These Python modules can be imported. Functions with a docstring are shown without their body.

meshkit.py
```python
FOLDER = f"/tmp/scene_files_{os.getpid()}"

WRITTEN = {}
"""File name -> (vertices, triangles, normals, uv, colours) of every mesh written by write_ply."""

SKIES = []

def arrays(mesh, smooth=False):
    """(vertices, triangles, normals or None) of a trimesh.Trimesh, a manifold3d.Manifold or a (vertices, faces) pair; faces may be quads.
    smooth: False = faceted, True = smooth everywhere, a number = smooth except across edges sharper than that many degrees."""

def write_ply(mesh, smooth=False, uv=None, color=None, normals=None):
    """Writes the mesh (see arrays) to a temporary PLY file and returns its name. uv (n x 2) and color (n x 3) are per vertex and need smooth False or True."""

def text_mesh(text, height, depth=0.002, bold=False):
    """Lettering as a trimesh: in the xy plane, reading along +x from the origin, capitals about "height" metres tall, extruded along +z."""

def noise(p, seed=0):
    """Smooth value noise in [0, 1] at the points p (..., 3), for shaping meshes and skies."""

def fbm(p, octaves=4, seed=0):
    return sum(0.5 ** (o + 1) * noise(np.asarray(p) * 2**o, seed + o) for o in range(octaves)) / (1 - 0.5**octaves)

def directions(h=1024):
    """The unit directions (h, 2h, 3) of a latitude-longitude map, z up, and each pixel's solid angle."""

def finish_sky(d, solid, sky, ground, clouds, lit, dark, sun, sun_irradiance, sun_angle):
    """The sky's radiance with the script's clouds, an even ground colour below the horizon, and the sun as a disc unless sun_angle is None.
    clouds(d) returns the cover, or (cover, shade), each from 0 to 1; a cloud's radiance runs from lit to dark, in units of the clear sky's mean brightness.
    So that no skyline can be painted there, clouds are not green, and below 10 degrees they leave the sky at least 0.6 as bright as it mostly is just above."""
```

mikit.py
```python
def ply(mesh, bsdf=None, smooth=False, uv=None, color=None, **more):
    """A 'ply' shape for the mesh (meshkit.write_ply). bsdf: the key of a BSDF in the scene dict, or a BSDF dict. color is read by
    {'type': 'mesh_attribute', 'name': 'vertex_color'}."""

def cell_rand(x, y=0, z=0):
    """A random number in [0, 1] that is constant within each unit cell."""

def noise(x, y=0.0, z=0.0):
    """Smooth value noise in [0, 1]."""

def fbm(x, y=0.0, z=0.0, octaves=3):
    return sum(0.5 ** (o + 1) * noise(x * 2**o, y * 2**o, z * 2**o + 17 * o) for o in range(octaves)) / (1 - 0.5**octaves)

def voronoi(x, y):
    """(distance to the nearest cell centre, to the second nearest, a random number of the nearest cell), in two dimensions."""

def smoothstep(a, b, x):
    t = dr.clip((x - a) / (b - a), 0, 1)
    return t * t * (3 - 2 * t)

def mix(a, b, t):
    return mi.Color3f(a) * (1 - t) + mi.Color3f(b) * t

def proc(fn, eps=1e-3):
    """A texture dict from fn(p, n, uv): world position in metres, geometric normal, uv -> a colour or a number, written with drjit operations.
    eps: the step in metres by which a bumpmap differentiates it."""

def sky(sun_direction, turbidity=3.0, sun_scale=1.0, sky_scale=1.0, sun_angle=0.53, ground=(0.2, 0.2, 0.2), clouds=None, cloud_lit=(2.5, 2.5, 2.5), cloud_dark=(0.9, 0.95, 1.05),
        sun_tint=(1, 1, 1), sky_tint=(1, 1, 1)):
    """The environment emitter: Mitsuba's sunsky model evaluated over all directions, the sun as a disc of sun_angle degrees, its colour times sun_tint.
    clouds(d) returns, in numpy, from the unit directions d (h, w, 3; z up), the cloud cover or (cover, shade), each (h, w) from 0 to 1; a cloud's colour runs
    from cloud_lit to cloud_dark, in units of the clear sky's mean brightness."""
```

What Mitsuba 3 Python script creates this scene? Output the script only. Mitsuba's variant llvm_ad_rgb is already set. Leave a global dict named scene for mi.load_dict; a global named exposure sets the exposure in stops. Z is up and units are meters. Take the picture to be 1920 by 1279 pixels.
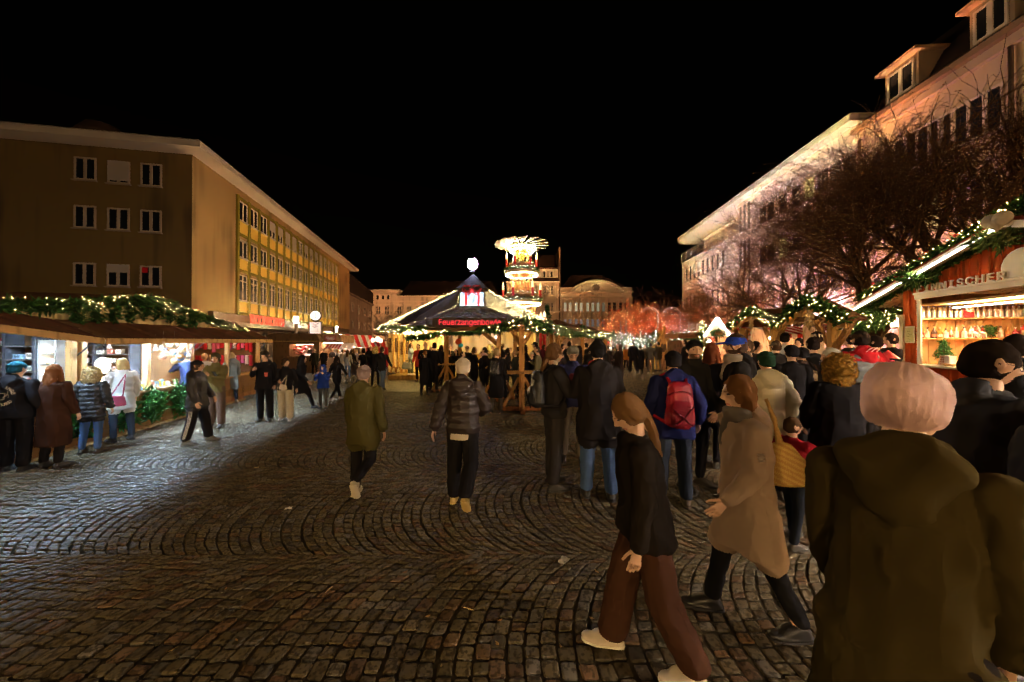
import math, random
import numpy as np, trimesh, manifold3d as m3
import mitsuba as mi, drjit as dr
import mikit, meshkit
from mikit import noise, fbm, voronoi, cell_rand, smoothstep, mix, proc
from scipy import sparse
from scipy.spatial.transform import Rotation as Rot
T = mi.ScalarTransform4f
scene, labels = {}, {}

# ---------------------------------------------------------------- camera, sky, exposure
CZ, FX, HY = 1.85, 640.0, 643.0          # eye height (m), focal length and horizon row of the 1920 px photograph
scene['camera'] = {'type': 'perspective', 'fov': 112.62, 'fov_axis': 'x', 'near_clip': 0.05, 'far_clip': 600.0,
                   'to_world': T().look_at(origin=[0, 0, CZ], target=[0, 1, CZ + 3.5 / FX], up=[0, 0, 1])}
scene['night_sky'] = {**mikit.sky([0.5, -0.8, 0.06], turbidity=6, sun_scale=0.0, sky_scale=0.0035, ground=(0.05, 0.04, 0.03), sky_tint=(1.0, 0.72, 0.5)), 'sampling_weight': 2.0}
exposure = 2.0
RNG = np.random.default_rng(7); random.seed(7)

# ---------------------------------------------------------------- placing: a pixel of the photograph at a depth -> a point of the place
def P(px, py, d): return np.array([(px - 960) / FX * d, d, CZ - (py - HY) / FX * d])
def G(px, py): d = FX * CZ / (py - HY); return np.array([(px - 960) / FX * d, d, 0.0])

# ---------------------------------------------------------------- keys and labels
used = set()
def key_for(name, parent=None):
    base = (parent + '__' if parent else '') + name; k, n = base, 0
    while k in used: n += 1; k = f'{base}_{n:03d}'
    used.add(k); return k
def thing(name, label, cat, group=None, kind=None):
    k = key_for(name); labels[k] = {'label': label, 'category': cat}
    if group: labels[k]['group'] = group
    if kind: labels[k]['kind'] = kind
    return k
def struct(name, label=None):
    k = key_for(name); labels[k] = {'kind': 'structure'}
    if label: labels[k]['label'] = label
    return k

# ---------------------------------------------------------------- meshes
class MB:
    """collects vertices, triangles and vertex colours"""
    def __init__(s): s.v, s.f, s.c, s.n = [], [], [], 0
    def add(s, v, f, c=None):
        v = np.asarray(v, float); f = np.asarray(f, int)
        if f.shape[1] == 4: f = np.vstack([f[:, :3], f[:, [0, 2, 3]]])
        s.v.append(v); s.f.append(f + s.n); s.n += len(v)
        c = (0.5, 0.5, 0.5) if c is None else c
        s.c.append(np.broadcast_to(np.asarray(c, float), (len(v), 3))); return s
    def mesh(s): return np.vstack(s.v), np.vstack(s.f), np.vstack(s.c)
    def empty(s): return s.n == 0
def arr(m):
    if isinstance(m, MB): return m.mesh()
    if hasattr(m, 'to_mesh'): q = m.to_mesh(); return np.array(q.vert_properties[:, :3], float), np.array(q.tri_verts, int), None
    if isinstance(m, trimesh.Trimesh): return np.array(m.vertices), np.array(m.faces), None
    if len(m) == 2: return np.asarray(m[0], float), np.asarray(m[1], int), None
    return m
def add(name, m, mat='matte', parent=None, col=None, smooth=False, emit=None, w=1.0, label=None, kind=None, xf=None):
    """one entry of the scene"""
    v, f, c = arr(m)
    if f.shape[1] == 4: f = np.vstack([f[:, :3], f[:, [0, 2, 3]]])
    if col is not None: c = np.broadcast_to(np.asarray(col, float), (len(v), 3))
    if xf is not None: v = v @ xf[:3, :3].T + xf[:3, 3]
    if smooth and smooth is not True:
        v2, f2, src = split_sharp(v, f, smooth); c = None if c is None else c[src]; v, f = v2, f2
        smooth = True
    k = key_for(name, parent)
    uv = nrm = None
    if smooth:
        nrm = np.zeros_like(v); fn = np.cross(v[f[:, 1]] - v[f[:, 0]], v[f[:, 2]] - v[f[:, 0]])
        for i in range(3): np.add.at(nrm, f[:, i], fn)
        nrm /= np.linalg.norm(nrm, axis=1, keepdims=True) + 1e-20
    if mat in VCOL:
        if c is None: c = np.full((len(v), 3), 0.5)
        if np.ptp(c, axis=0).max() > 0: v, f, c, nrm = flat_colours(v, f, c, nrm)
        uv = encode(c)
    d = {'type': 'ply', 'filename': meshkit.write_ply((v, f), False, uv, None, normals=nrm), 'face_normals': nrm is None, 'bsdf': {'type': 'ref', 'id': mat}}
    if emit is not None:
        emit = np.asarray(emit, float)
        if emit.max() < 4: emit = emit / 2 ** exposure           # signs, dials and lit panes keep their look at any exposure
        d['emitter'] = {'type': 'area', 'radiance': {'type': 'rgb', 'value': [float(x) for x in emit]}, 'sampling_weight': float(w)}
    scene[k] = d
    if label or kind:
        labels[k] = {}
        if label: labels[k]['label'] = label
        if kind: labels[k]['kind'] = kind
    return k
def split_sharp(v, f, deg):
    """splits vertices along sharp edges: (vertices, triangles, source vertex)"""
    fn = np.cross(v[f[:, 1]] - v[f[:, 0]], v[f[:, 2]] - v[f[:, 0]]); fn /= np.linalg.norm(fn, axis=1, keepdims=True) + 1e-20
    nF = len(f); e = np.vstack([f[:, [0, 1]], f[:, [1, 2]], f[:, [2, 0]]]); es = np.sort(e, 1)
    key = es[:, 0].astype(np.int64) * (len(v) + 1) + es[:, 1]; o = np.argsort(key, kind='stable'); ks = key[o]
    same = np.nonzero(ks[1:] == ks[:-1])[0]; a, b = o[same], o[same + 1]; fa, fb = a % nF, b % nF
    ok = (fn[fa] * fn[fb]).sum(1) > math.cos(math.radians(deg)); a, b, fa, fb = a[ok], b[ok], fa[ok], fb[ok]
    ca, cb = a // nF, b // nF                      # corner index of the edge start in each face
    def corner(face, vert):
        return face * 3 + np.argmax(f[face] == vert[:, None], axis=1)
    i, j = [], []
    for col in (0, 1):
        vv = e[a][:, col]; i.append(corner(fa, vv)); j.append(corner(fb, vv))
    i, j = np.concatenate(i), np.concatenate(j)
    g = sparse.coo_matrix((np.ones(len(i)), (i, j)), shape=(nF * 3, nF * 3))
    n, lab = sparse.csgraph.connected_components(g, directed=False)
    src = np.zeros(n, int); src[lab] = f.ravel()
    return v[src], lab.reshape(-1, 3), src
import scipy.sparse.csgraph

BOXF = np.array([[0, 3, 2, 1], [4, 5, 6, 7], [0, 1, 5, 4], [1, 2, 6, 5], [2, 3, 7, 6], [3, 0, 4, 7]])
def box8(sx, sy, sz):
    return np.array([[x * sx / 2, y * sy / 2, z * sz / 2] for z in (-1, 1) for x, y in ((-1, -1), (1, -1), (1, 1), (-1, 1))])
_s = np.array([[x, y, z] for x in (-1, 1) for y in (-1, 1) for z in (-1, 1)], float)
_bv = np.vstack([_s * 1 - 0.2 * _s * m for m in ([0, 1, 1], [1, 0, 1], [1, 1, 0])])
_bf = trimesh.convex.convex_hull(_bv, qhull_options='QJ').faces
_hull = trimesh.convex.convex_hull(_bv, qhull_options='QJ'); _map = [int(np.argmin(((_bv - p) ** 2).sum(1))) for p in _hull.vertices]; _bf = np.array(_map)[_hull.faces]
def bev(sx, sy, sz, b=0.01):
    """a box with chamfered edges"""
    b = min(b, 0.3 * min(sx, sy, sz)); h = np.array([sx, sy, sz]) / 2
    v = np.vstack([_s * h - b * _s * m for m in ([0, 1, 1], [1, 0, 1], [1, 1, 0])])
    return v, _bf
class Frame:
    """local axes: a along u (horizontal), b along n (horizontal, left of u turned -90 degrees unless given), z up"""
    def __init__(s, o, u, n=None):
        s.o = np.array([o[0], o[1], o[2] if len(o) > 2 else 0.0]); u = np.array([u[0], u[1], 0.0]); s.u = u / np.linalg.norm(u)
        s.n = np.array([s.u[1], -s.u[0], 0.0]) if n is None else np.array([n[0], n[1], 0.0]) / np.hypot(n[0], n[1])
    def __call__(s, p):
        p = np.atleast_2d(p); return s.o + p[:, :1] * s.u + p[:, 1:2] * s.n + p[:, 2:3] * np.array([0, 0, 1.0])
    def at(s, a, b, z): return s([[a, b, z]])[0]
def fb(mb, F, a, b, z, c=None, bevel=0):
    """box a=(a0,a1), b=(b0,b1), z=(z0,z1) in frame F"""
    sz = (a[1] - a[0], b[1] - b[0], z[1] - z[0])
    if bevel: v, f = bev(*[abs(x) for x in sz], bevel)
    else: v, f = box8(*[abs(x) for x in sz]), BOXF
    v = v + [(a[0] + a[1]) / 2, (b[0] + b[1]) / 2, (z[0] + z[1]) / 2]
    w = F(v)
    if np.dot(np.cross(F.u, F.n), [0, 0, 1]) < 0: f = f[:, ::-1]
    return mb.add(w, f, c)
def beam(mb, p, q, w, h, c=None, bevel=0.008, up=(0, 0, 1), roll=0):
    p, q = np.asarray(p, float), np.asarray(q, float); d = q - p; L = np.linalg.norm(d); z = d / L
    up = np.array(up, float);
    if abs(z @ up) > 0.97: up = np.array([0, 1.0, 0])
    x = np.cross(up, z); x /= np.linalg.norm(x); y = np.cross(z, x)
    v, f = bev(w, h, L, bevel) if bevel else (box8(w, h, L), BOXF)
    return mb.add((p + q) / 2 + v[:, :1] * x + v[:, 1:2] * y + v[:, 2:] * z, f, c)
def tube(mb, pts, r, sides=6, c=None, cap=True):
    p = np.asarray(pts, float); r = np.broadcast_to(np.asarray(r, float), (len(p),)); t = np.gradient(p, axis=0); t /= np.linalg.norm(t, axis=1, keepdims=True) + 1e-12
    a = np.cross(t, [0, 0, 1.0] if abs(t[:, 2]).mean() < 0.9 else [1.0, 0, 0]); a /= np.linalg.norm(a, axis=1, keepdims=True) + 1e-12; b = np.cross(t, a)
    an = np.arange(sides) * 2 * np.pi / sides
    v = (p[:, None] + r[:, None, None] * (np.cos(an)[None, :, None] * a[:, None] + np.sin(an)[None, :, None] * b[:, None])).reshape(-1, 3)
    i, j = np.meshgrid(np.arange(len(p) - 1), np.arange(sides), indexing='ij')
    q = np.stack([i * sides + j, i * sides + (j + 1) % sides, (i + 1) * sides + (j + 1) % sides, (i + 1) * sides + j], -1).reshape(-1, 4)
    f = np.vstack([q[:, :3], q[:, [0, 2, 3]]])[:, ::-1]
    if cap:
        n = len(v); v = np.vstack([v, p[:1], p[-1:]]); k = np.arange(sides)
        f = np.vstack([f, np.stack([k, (k + 1) % sides, k * 0 + n], 1)[:, :], np.stack([(k + 1) % sides, k, k * 0 + n + 1 - 0], 1) + np.array([(len(p) - 1) * sides, (len(p) - 1) * sides, 0])])
    return mb.add(v, f, c)
def lathe(mb, prof, o=(0, 0, 0), n=16, c=None, sx=1, sy=1):
    """profile [(r, z)...] bottom to top round the z axis"""
    pr = np.asarray(prof, float); an = np.arange(n) * 2 * np.pi / n
    v = np.stack([pr[:, :1] * np.cos(an) * sx, pr[:, :1] * np.sin(an) * sy, pr[:, 1:2] + 0 * an], -1).reshape(-1, 3) + np.asarray(o, float)
    i, j = np.meshgrid(np.arange(len(pr) - 1), np.arange(n), indexing='ij')
    q = np.stack([i * n + j, i * n + (j + 1) % n, (i + 1) * n + (j + 1) % n, (i + 1) * n + j], -1).reshape(-1, 4)
    return mb.add(v, q, c)
def prism(mb, poly, F, b0, b1, c=None):
    """polygon [(a, z)...] extruded from b0 to b1 in the frame F"""
    import shapely
    pg = shapely.Polygon(poly) if not hasattr(poly, 'exterior') else poly
    m = trimesh.creation.extrude_polygon(pg, abs(b1 - b0), engine='earcut')
    v = np.stack([m.vertices[:, 0], min(b0, b1) + m.vertices[:, 2], m.vertices[:, 1]], 1); f = m.faces
    w = F(v)
    if np.dot(np.cross(F.u, F.n), [0, 0, 1]) > 0: f = f[:, ::-1]
    return mb.add(w, f, c)
ICO = {k: trimesh.creation.icosphere(subdivisions=k) for k in (0, 1, 2, 3, 4)}
def ball(mb, c, r, sub=1, col=None):
    m = ICO[sub]; return mb.add(m.vertices * np.asarray(r) + np.asarray(c), m.faces, col)
def scatter(mb, v0, f0, pos, rots, scl, cols):
    """copies of a small mesh: pos (n,3), rots (n,3,3), scl (n,) or (n,3), cols (n,3)"""
    n, k = len(pos), len(v0); scl = np.asarray(scl, float); scl = scl[:, None] * np.ones(3) if scl.ndim == 1 else scl
    v = np.einsum('nij,nkj->nki', rots, v0[None] * scl[:, None]) + np.asarray(pos)[:, None]
    f = (f0[None] + (np.arange(n) * k)[:, None, None]).reshape(-1, f0.shape[1])
    return mb.add(v.reshape(-1, 3), f, np.repeat(cols, k, 0))
def text(mb, s, h, F, a, b, z, c=None, depth=0.03, bold=False, center=True, sx=1.0):
    m = meshkit.text_mesh(s, h, depth, bold); v = np.array(m.vertices)
    if center: v[:, 0] -= (v[:, 0].min() + v[:, 0].max()) / 2
    v[:, 0] *= sx
    w = F(np.stack([a + v[:, 0], b + v[:, 2], z + v[:, 1]], 1)); f = np.array(m.faces)
    if np.dot(np.cross(F.u, F.n), [0, 0, 1]) > 0: f = f[:, ::-1]
    return mb.add(w, f, c)
def jit(c, n, amp=0.15, rng=RNG):
    c = np.asarray(c, float); return np.clip(c * (1 + amp * rng.uniform(-1, 1, (n, 1))) * (1 + 0.4 * amp * rng.uniform(-1, 1, (n, 3))), 0, 1)

# ---------------------------------------------------------------- materials
VCOL = {'matte', 'satin', 'gloss', 'metal', 'cloth', 'nylon', 'skin', 'leaf', 'plaster', 'timber', 'stone'}
def _own_colour(p, n, uv):                                  # a piece's own colour travels in its uv: u = floor(1000 r) + g, v = b
    r = dr.floor(uv.x)
    return mi.Color3f(r * 0.001, uv.x - r, uv.y)
VC = proc(_own_colour)
def encode(c): c = np.clip(c, 0.002, 0.996); return np.stack([np.round(c[:, 0] * 1000) + c[:, 1], c[:, 2]], 1)
def flat_colours(v, f, c, nrm):
    """one colour for each triangle: vertices are split where the colour changes"""
    fc = np.round(c * 250).astype(int); key = fc[:, 0] * 1000000 + fc[:, 1] * 1000 + fc[:, 2]
    tri = key[f]; own = np.sort(tri, 1)[:, 1]                      # the middle of the three
    if (tri == own[:, None]).all(): return v, f, c, nrm
    pick = np.argmax(tri == own[:, None], 1); fcol = c[f[np.arange(len(f)), pick]]
    pair = np.stack([f.ravel(), np.repeat(own, 3)], 1); u, first, inv = np.unique(pair, axis=0, return_index=True, return_inverse=True)
    src = u[:, 0].astype(int); return v[src], inv.reshape(-1, 3), np.repeat(fcol, 3, 0)[first], None if nrm is None else nrm[src]
def prin(col, rough, **k): return {'type': 'twosided', 'bsdf': {'type': 'principled', 'base_color': col, 'roughness': rough, **k}}
def diff(col): return {'type': 'twosided', 'bsdf': {'type': 'diffuse', 'reflectance': col}}
scene['matte'] = diff(VC)
scene['satin'] = prin(VC, 0.45)
scene['gloss'] = prin(VC, 0.18)
scene['metal'] = prin(VC, 0.35, metallic=0.9)
scene['cloth'] = diff(VC)
scene['nylon'] = prin(VC, 0.5, specular=0.3)
scene['skin'] = prin(VC, 0.5, specular=0.35)
scene['leaf'] = diff(VC)
scene['glass_pane'] = {'type': 'thindielectric'}
scene['dark_glass'] = prin({'type': 'rgb', 'value': [0.012, 0.014, 0.018]}, 0.06, specular=0.6)
scene['bottle_glass'] = prin(VC, 0.08, specular=0.7)
VCOL.add('bottle_glass')
scene['black'] = {'type': 'diffuse', 'reflectance': {'type': 'rgb', 'value': [0, 0, 0]}}   # body of a lamp
def rgb(*c): return {'type': 'rgb', 'value': list(c)}
def streaks(p, n, uv):
    a = p.x * 0.9 + p.y * 0.9
    s = fbm(a * 2.2, p.z * 0.12, 3.0, 3); g = noise(p.x * 0.6, p.y * 0.6, p.z * 0.5)
    return dr.clip(smoothstep(0.48, 0.82, 0.62 * s + 0.38 * g), 0, 1) * 0.6
scene['plaster'] = {'type': 'blendbsdf', 'weight': proc(streaks), 'b1': diff(VC), 'b2': diff(rgb(0.07, 0.05, 0.035))}
def grain(p, n, uv):
    return dr.clip(smoothstep(0.5, 0.8, fbm(p.x * 14, p.y * 14, p.z * 3.0, 2)), 0, 1) * 0.55
scene['timber'] = {'type': 'blendbsdf', 'weight': proc(grain), 'b1': diff(VC), 'b2': diff(rgb(0.05, 0.025, 0.01))}
def stone_t(p, n, uv): return dr.clip(smoothstep(0.4, 0.75, fbm(p.x * 55, p.y * 55, p.z * 55, 2)), 0, 1) * 0.7
scene['stone'] = {'type': 'blendbsdf', 'weight': proc(stone_t),
    'b1': prin(VC, 0.68, specular=0.2), 'b2': diff(rgb(0.02, 0.015, 0.009))}
def soil(p, n, uv): return mix((0.02, 0.015, 0.009), (0.05, 0.038, 0.021), fbm(p.x * 9, p.y * 9, 0, 2))
scene['joint_sand'] = diff(proc(soil))
def tar(p, n, uv): return mix((0.03, 0.026, 0.022), (0.055, 0.047, 0.04), fbm(p.x * 3, p.y * 3, 0, 4))
scene['asphalt'] = prin(proc(tar), 0.7)

# ================================================================ THE SETTING: ground, cobbles, kerb, raised shop pavement
g = struct('ground', 'dark sand and grit in the joints of the cobbled square')
scene[g] = mikit.ply((np.array([[-300, -120, -0.013], [300, -120, -0.013], [300, 400, -0.013], [-300, 400, -0.013]], float), np.array([[0, 1, 2], [0, 2, 3]])), 'joint_sand')
pave = struct('cobbled_pavement', 'dark granite cobbles laid in segmental arcs')
def cobbles():
    """segmental arcs: bands 2 m deep, every row an arc of radius R bulging to the left, rows stacked along x"""
    R, half, tx = 1.22, 1.0, 0.102
    out = []
    for k in range(1, 7):
        yc = 2.0 * k; amax = math.asin(half / R)
        far = k > 5
        n0 = 24 if not far else 21
        x0, x1 = -1.72 * (yc + 1) - 1.5, 1.72 * (yc + 1) + 1.5
        for x in np.arange(x0, x1, tx):
            ed = np.linspace(-amax, amax, n0 + 1); ed[1:-1] += RNG.uniform(-0.22, 0.22, n0 - 1) * (2 * amax / n0)
            out.append(np.stack([np.full(n0, x + RNG.uniform(-.008, .008)), np.full(n0, yc), ed[:-1], ed[1:]], 1))
    a = np.vstack(out); n = len(a)
    am = (a[:, 2] + a[:, 3]) / 2
    j = 0.0045 + 0.003 * RNG.random(n)                       # half a joint
    da = j / R
    # four corners: outer row edge and inner row edge (translated arc)
    def pt(al, sh): return np.stack([a[:, 0] + sh + R * math.cos(0.0) - R * np.cos(al) , a[:, 1] + R * np.sin(al)], -1)
    jx = (j + 0.001)[:, None] * np.array([1.0, 0])
    c0 = pt(a[:, 2] + da, 0) + jx; c1 = pt(a[:, 2] + da, tx) - jx; c2 = pt(a[:, 3] - da, tx) - jx; c3 = pt(a[:, 3] - da, 0) + jx
    q = np.stack([c0, c1, c2, c3], 1) + RNG.normal(0, 0.004, (n, 4, 2))
    ctr = q.mean(1)
    vis = (np.abs(ctr[:, 0]) < 1.56 * ctr[:, 1] + 0.5) & (ctr[:, 1] > 1.3) & (ctr[:, 1] < 13.05)
    return q[vis], ctr[vis]
Q, CTR = cobbles()
UNDUL = lambda xy: 0.012 * (meshkit.fbm(np.c_[xy * 0.7, np.zeros(len(xy))], 2, 5) - 0.5)
def stone_mesh(q, ctr, fine, rng):
    n = len(q); h = UNDUL(ctr) + rng.normal(0, 0.0028, n)
    tilt = rng.normal(0, 0.02, (n, 2))
    tone = np.clip(rng.normal(1.0, 0.17, (n, 1)), 0.55, 1.5); hue = rng.random((n, 1))
    base = np.where(hue < 0.74, np.array([0.084, 0.064, 0.035]), np.where(hue < 0.9, np.array([0.094, 0.055, 0.028]), np.array([0.094, 0.079, 0.057])))
    col = base * tone
    zt = lambda xy, dz: np.concatenate([xy, (h[:, None] + dz + ((xy - ctr[:, None]) * tilt[:, None]).sum(-1))[..., None]], -1)
    low = np.concatenate([q, np.full((n, 4, 1), -0.024)], -1)
    if not fine:
        ins = ctr[:, None] + (q - ctr[:, None]) * 0.86
        mid = zt(ctr[:, None] + (q - ctr[:, None]) * 1.0, -0.009); top = zt(ins, 0.0)
        v = np.concatenate([low, mid, top], 1)
        f = np.array([[8, 9, 10, 11]] + [[a, (a + 1) % 4, (a + 1) % 4 + 4, a + 4] for a in range(4)] + [[a + 4, (a + 1) % 4 + 4, (a + 1) % 4 + 8, a + 8] for a in range(4)])
        k = 12
    else:                                                     # 4 x 4 grid with a rounded shoulder and an uneven face
        u = np.array([-1, -0.78, 0, 0.78, 1.0]) * 0.5 + 0.5
        g = []
        for i, s in enumerate(u):
            for j2, t in enumerate(u):
                xy = (1 - s) * ((1 - t) * q[:, 0] + t * q[:, 3]) + s * ((1 - t) * q[:, 1] + t * q[:, 2])
                corner = (i in (0, 4)) and (j2 in (0, 4)); edge = (i in (0, 4)) or (j2 in (0, 4))
                if corner: xy = ctr + (xy - ctr) * 0.88
                dz = -0.010 if corner else -0.007 if edge else 0.0
                g.append(np.c_[xy, h + dz + ((xy - ctr) * tilt).sum(-1) + rng.normal(0, 0.0016, n)])
        g = np.stack(g, 1)
        rim = [0, 5, 10, 15, 20, 21, 22, 23, 24, 19, 14, 9, 4, 3, 2, 1]
        lowr = g[:, rim].copy(); lowr[..., 2] = -0.024
        v = np.concatenate([g, lowr], 1); k = 41
        f = [[i * 5 + j2, (i + 1) * 5 + j2, (i + 1) * 5 + j2 + 1, i * 5 + j2 + 1] for i in range(4) for j2 in range(4)]
        f += [[25 + a, 25 + (a + 1) % 16, rim[(a + 1) % 16], rim[a]] for a in range(16)]; f = np.array(f)
    F2 = (f[None] + (np.arange(n) * k)[:, None, None]).reshape(-1, 4)
    return v.reshape(-1, 3), F2, np.repeat(col, k, 0)
_rng = np.random.default_rng(11)
size_px = FX * 0.1 / np.maximum(CTR[:, 1], 1.3); infr = (np.abs(CTR[:, 0]) < 1.49 * CTR[:, 1]) & (CTR[:, 1] > 1.88)
order = np.argsort(np.where(infr, CTR[:, 1], 99)); first = order[:300]; rest = np.setdiff1d(np.arange(len(Q)), first)
v, f, c = stone_mesh(Q[first], CTR[first], True, _rng)
for i in range(300):
    add('cobble', (v[i * 41:(i + 1) * 41], f[i * 32:(i + 1) * 32] - i * 41, c[i * 41:(i + 1) * 41]), 'stone', pave, smooth=40)
near = rest[CTR[rest][:, 1] < 4.2]; far_ = rest[CTR[rest][:, 1] >= 4.2]
mb = MB(); mb.add(*stone_mesh(Q[near], CTR[near], True, _rng)); mb.add(*stone_mesh(Q[far_], CTR[far_], False, _rng))
add('cobbles', mb, 'stone', pave, smooth=False, kind='stuff')
def far_cob(p, n, uv):
    R = 1.22; k = dr.floor((p.y + 1) / 2); dy = p.y - 2 * k
    xx = p.x + dr.sqrt(dr.maximum(R * R - dy * dy, 0.01)); r = xx / 0.102; i = dr.floor(r); fr_ = r - i
    s = dr.asin(dr.clip(dy / R, -1, 1)) * R / 0.105 + cell_rand(i, k, 4) * 0.7; j = dr.floor(s); fs = s - j
    joint = dr.minimum(dr.minimum(fr_, 1 - fr_), dr.minimum(fs, 1 - fs))
    return mix((0.006, 0.005, 0.004), mix((0.05, 0.038, 0.022), (0.12, 0.092, 0.055), cell_rand(i, j, k)), smoothstep(0.04, 0.13, joint))
scene['far_cobble'] = prin(proc(far_cob), 0.6, specular=0.28)
fp = struct('far_pavement', 'cobbles of the far part of the square')
scene[fp] = mikit.ply((np.array([[-60, 12.97, -0.010], [60, 12.97, -0.010], [60, 120, -0.010], [-60, 120, -0.010]], float), np.array([[0, 1, 2], [0, 2, 3]])), 'far_cobble')

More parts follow.
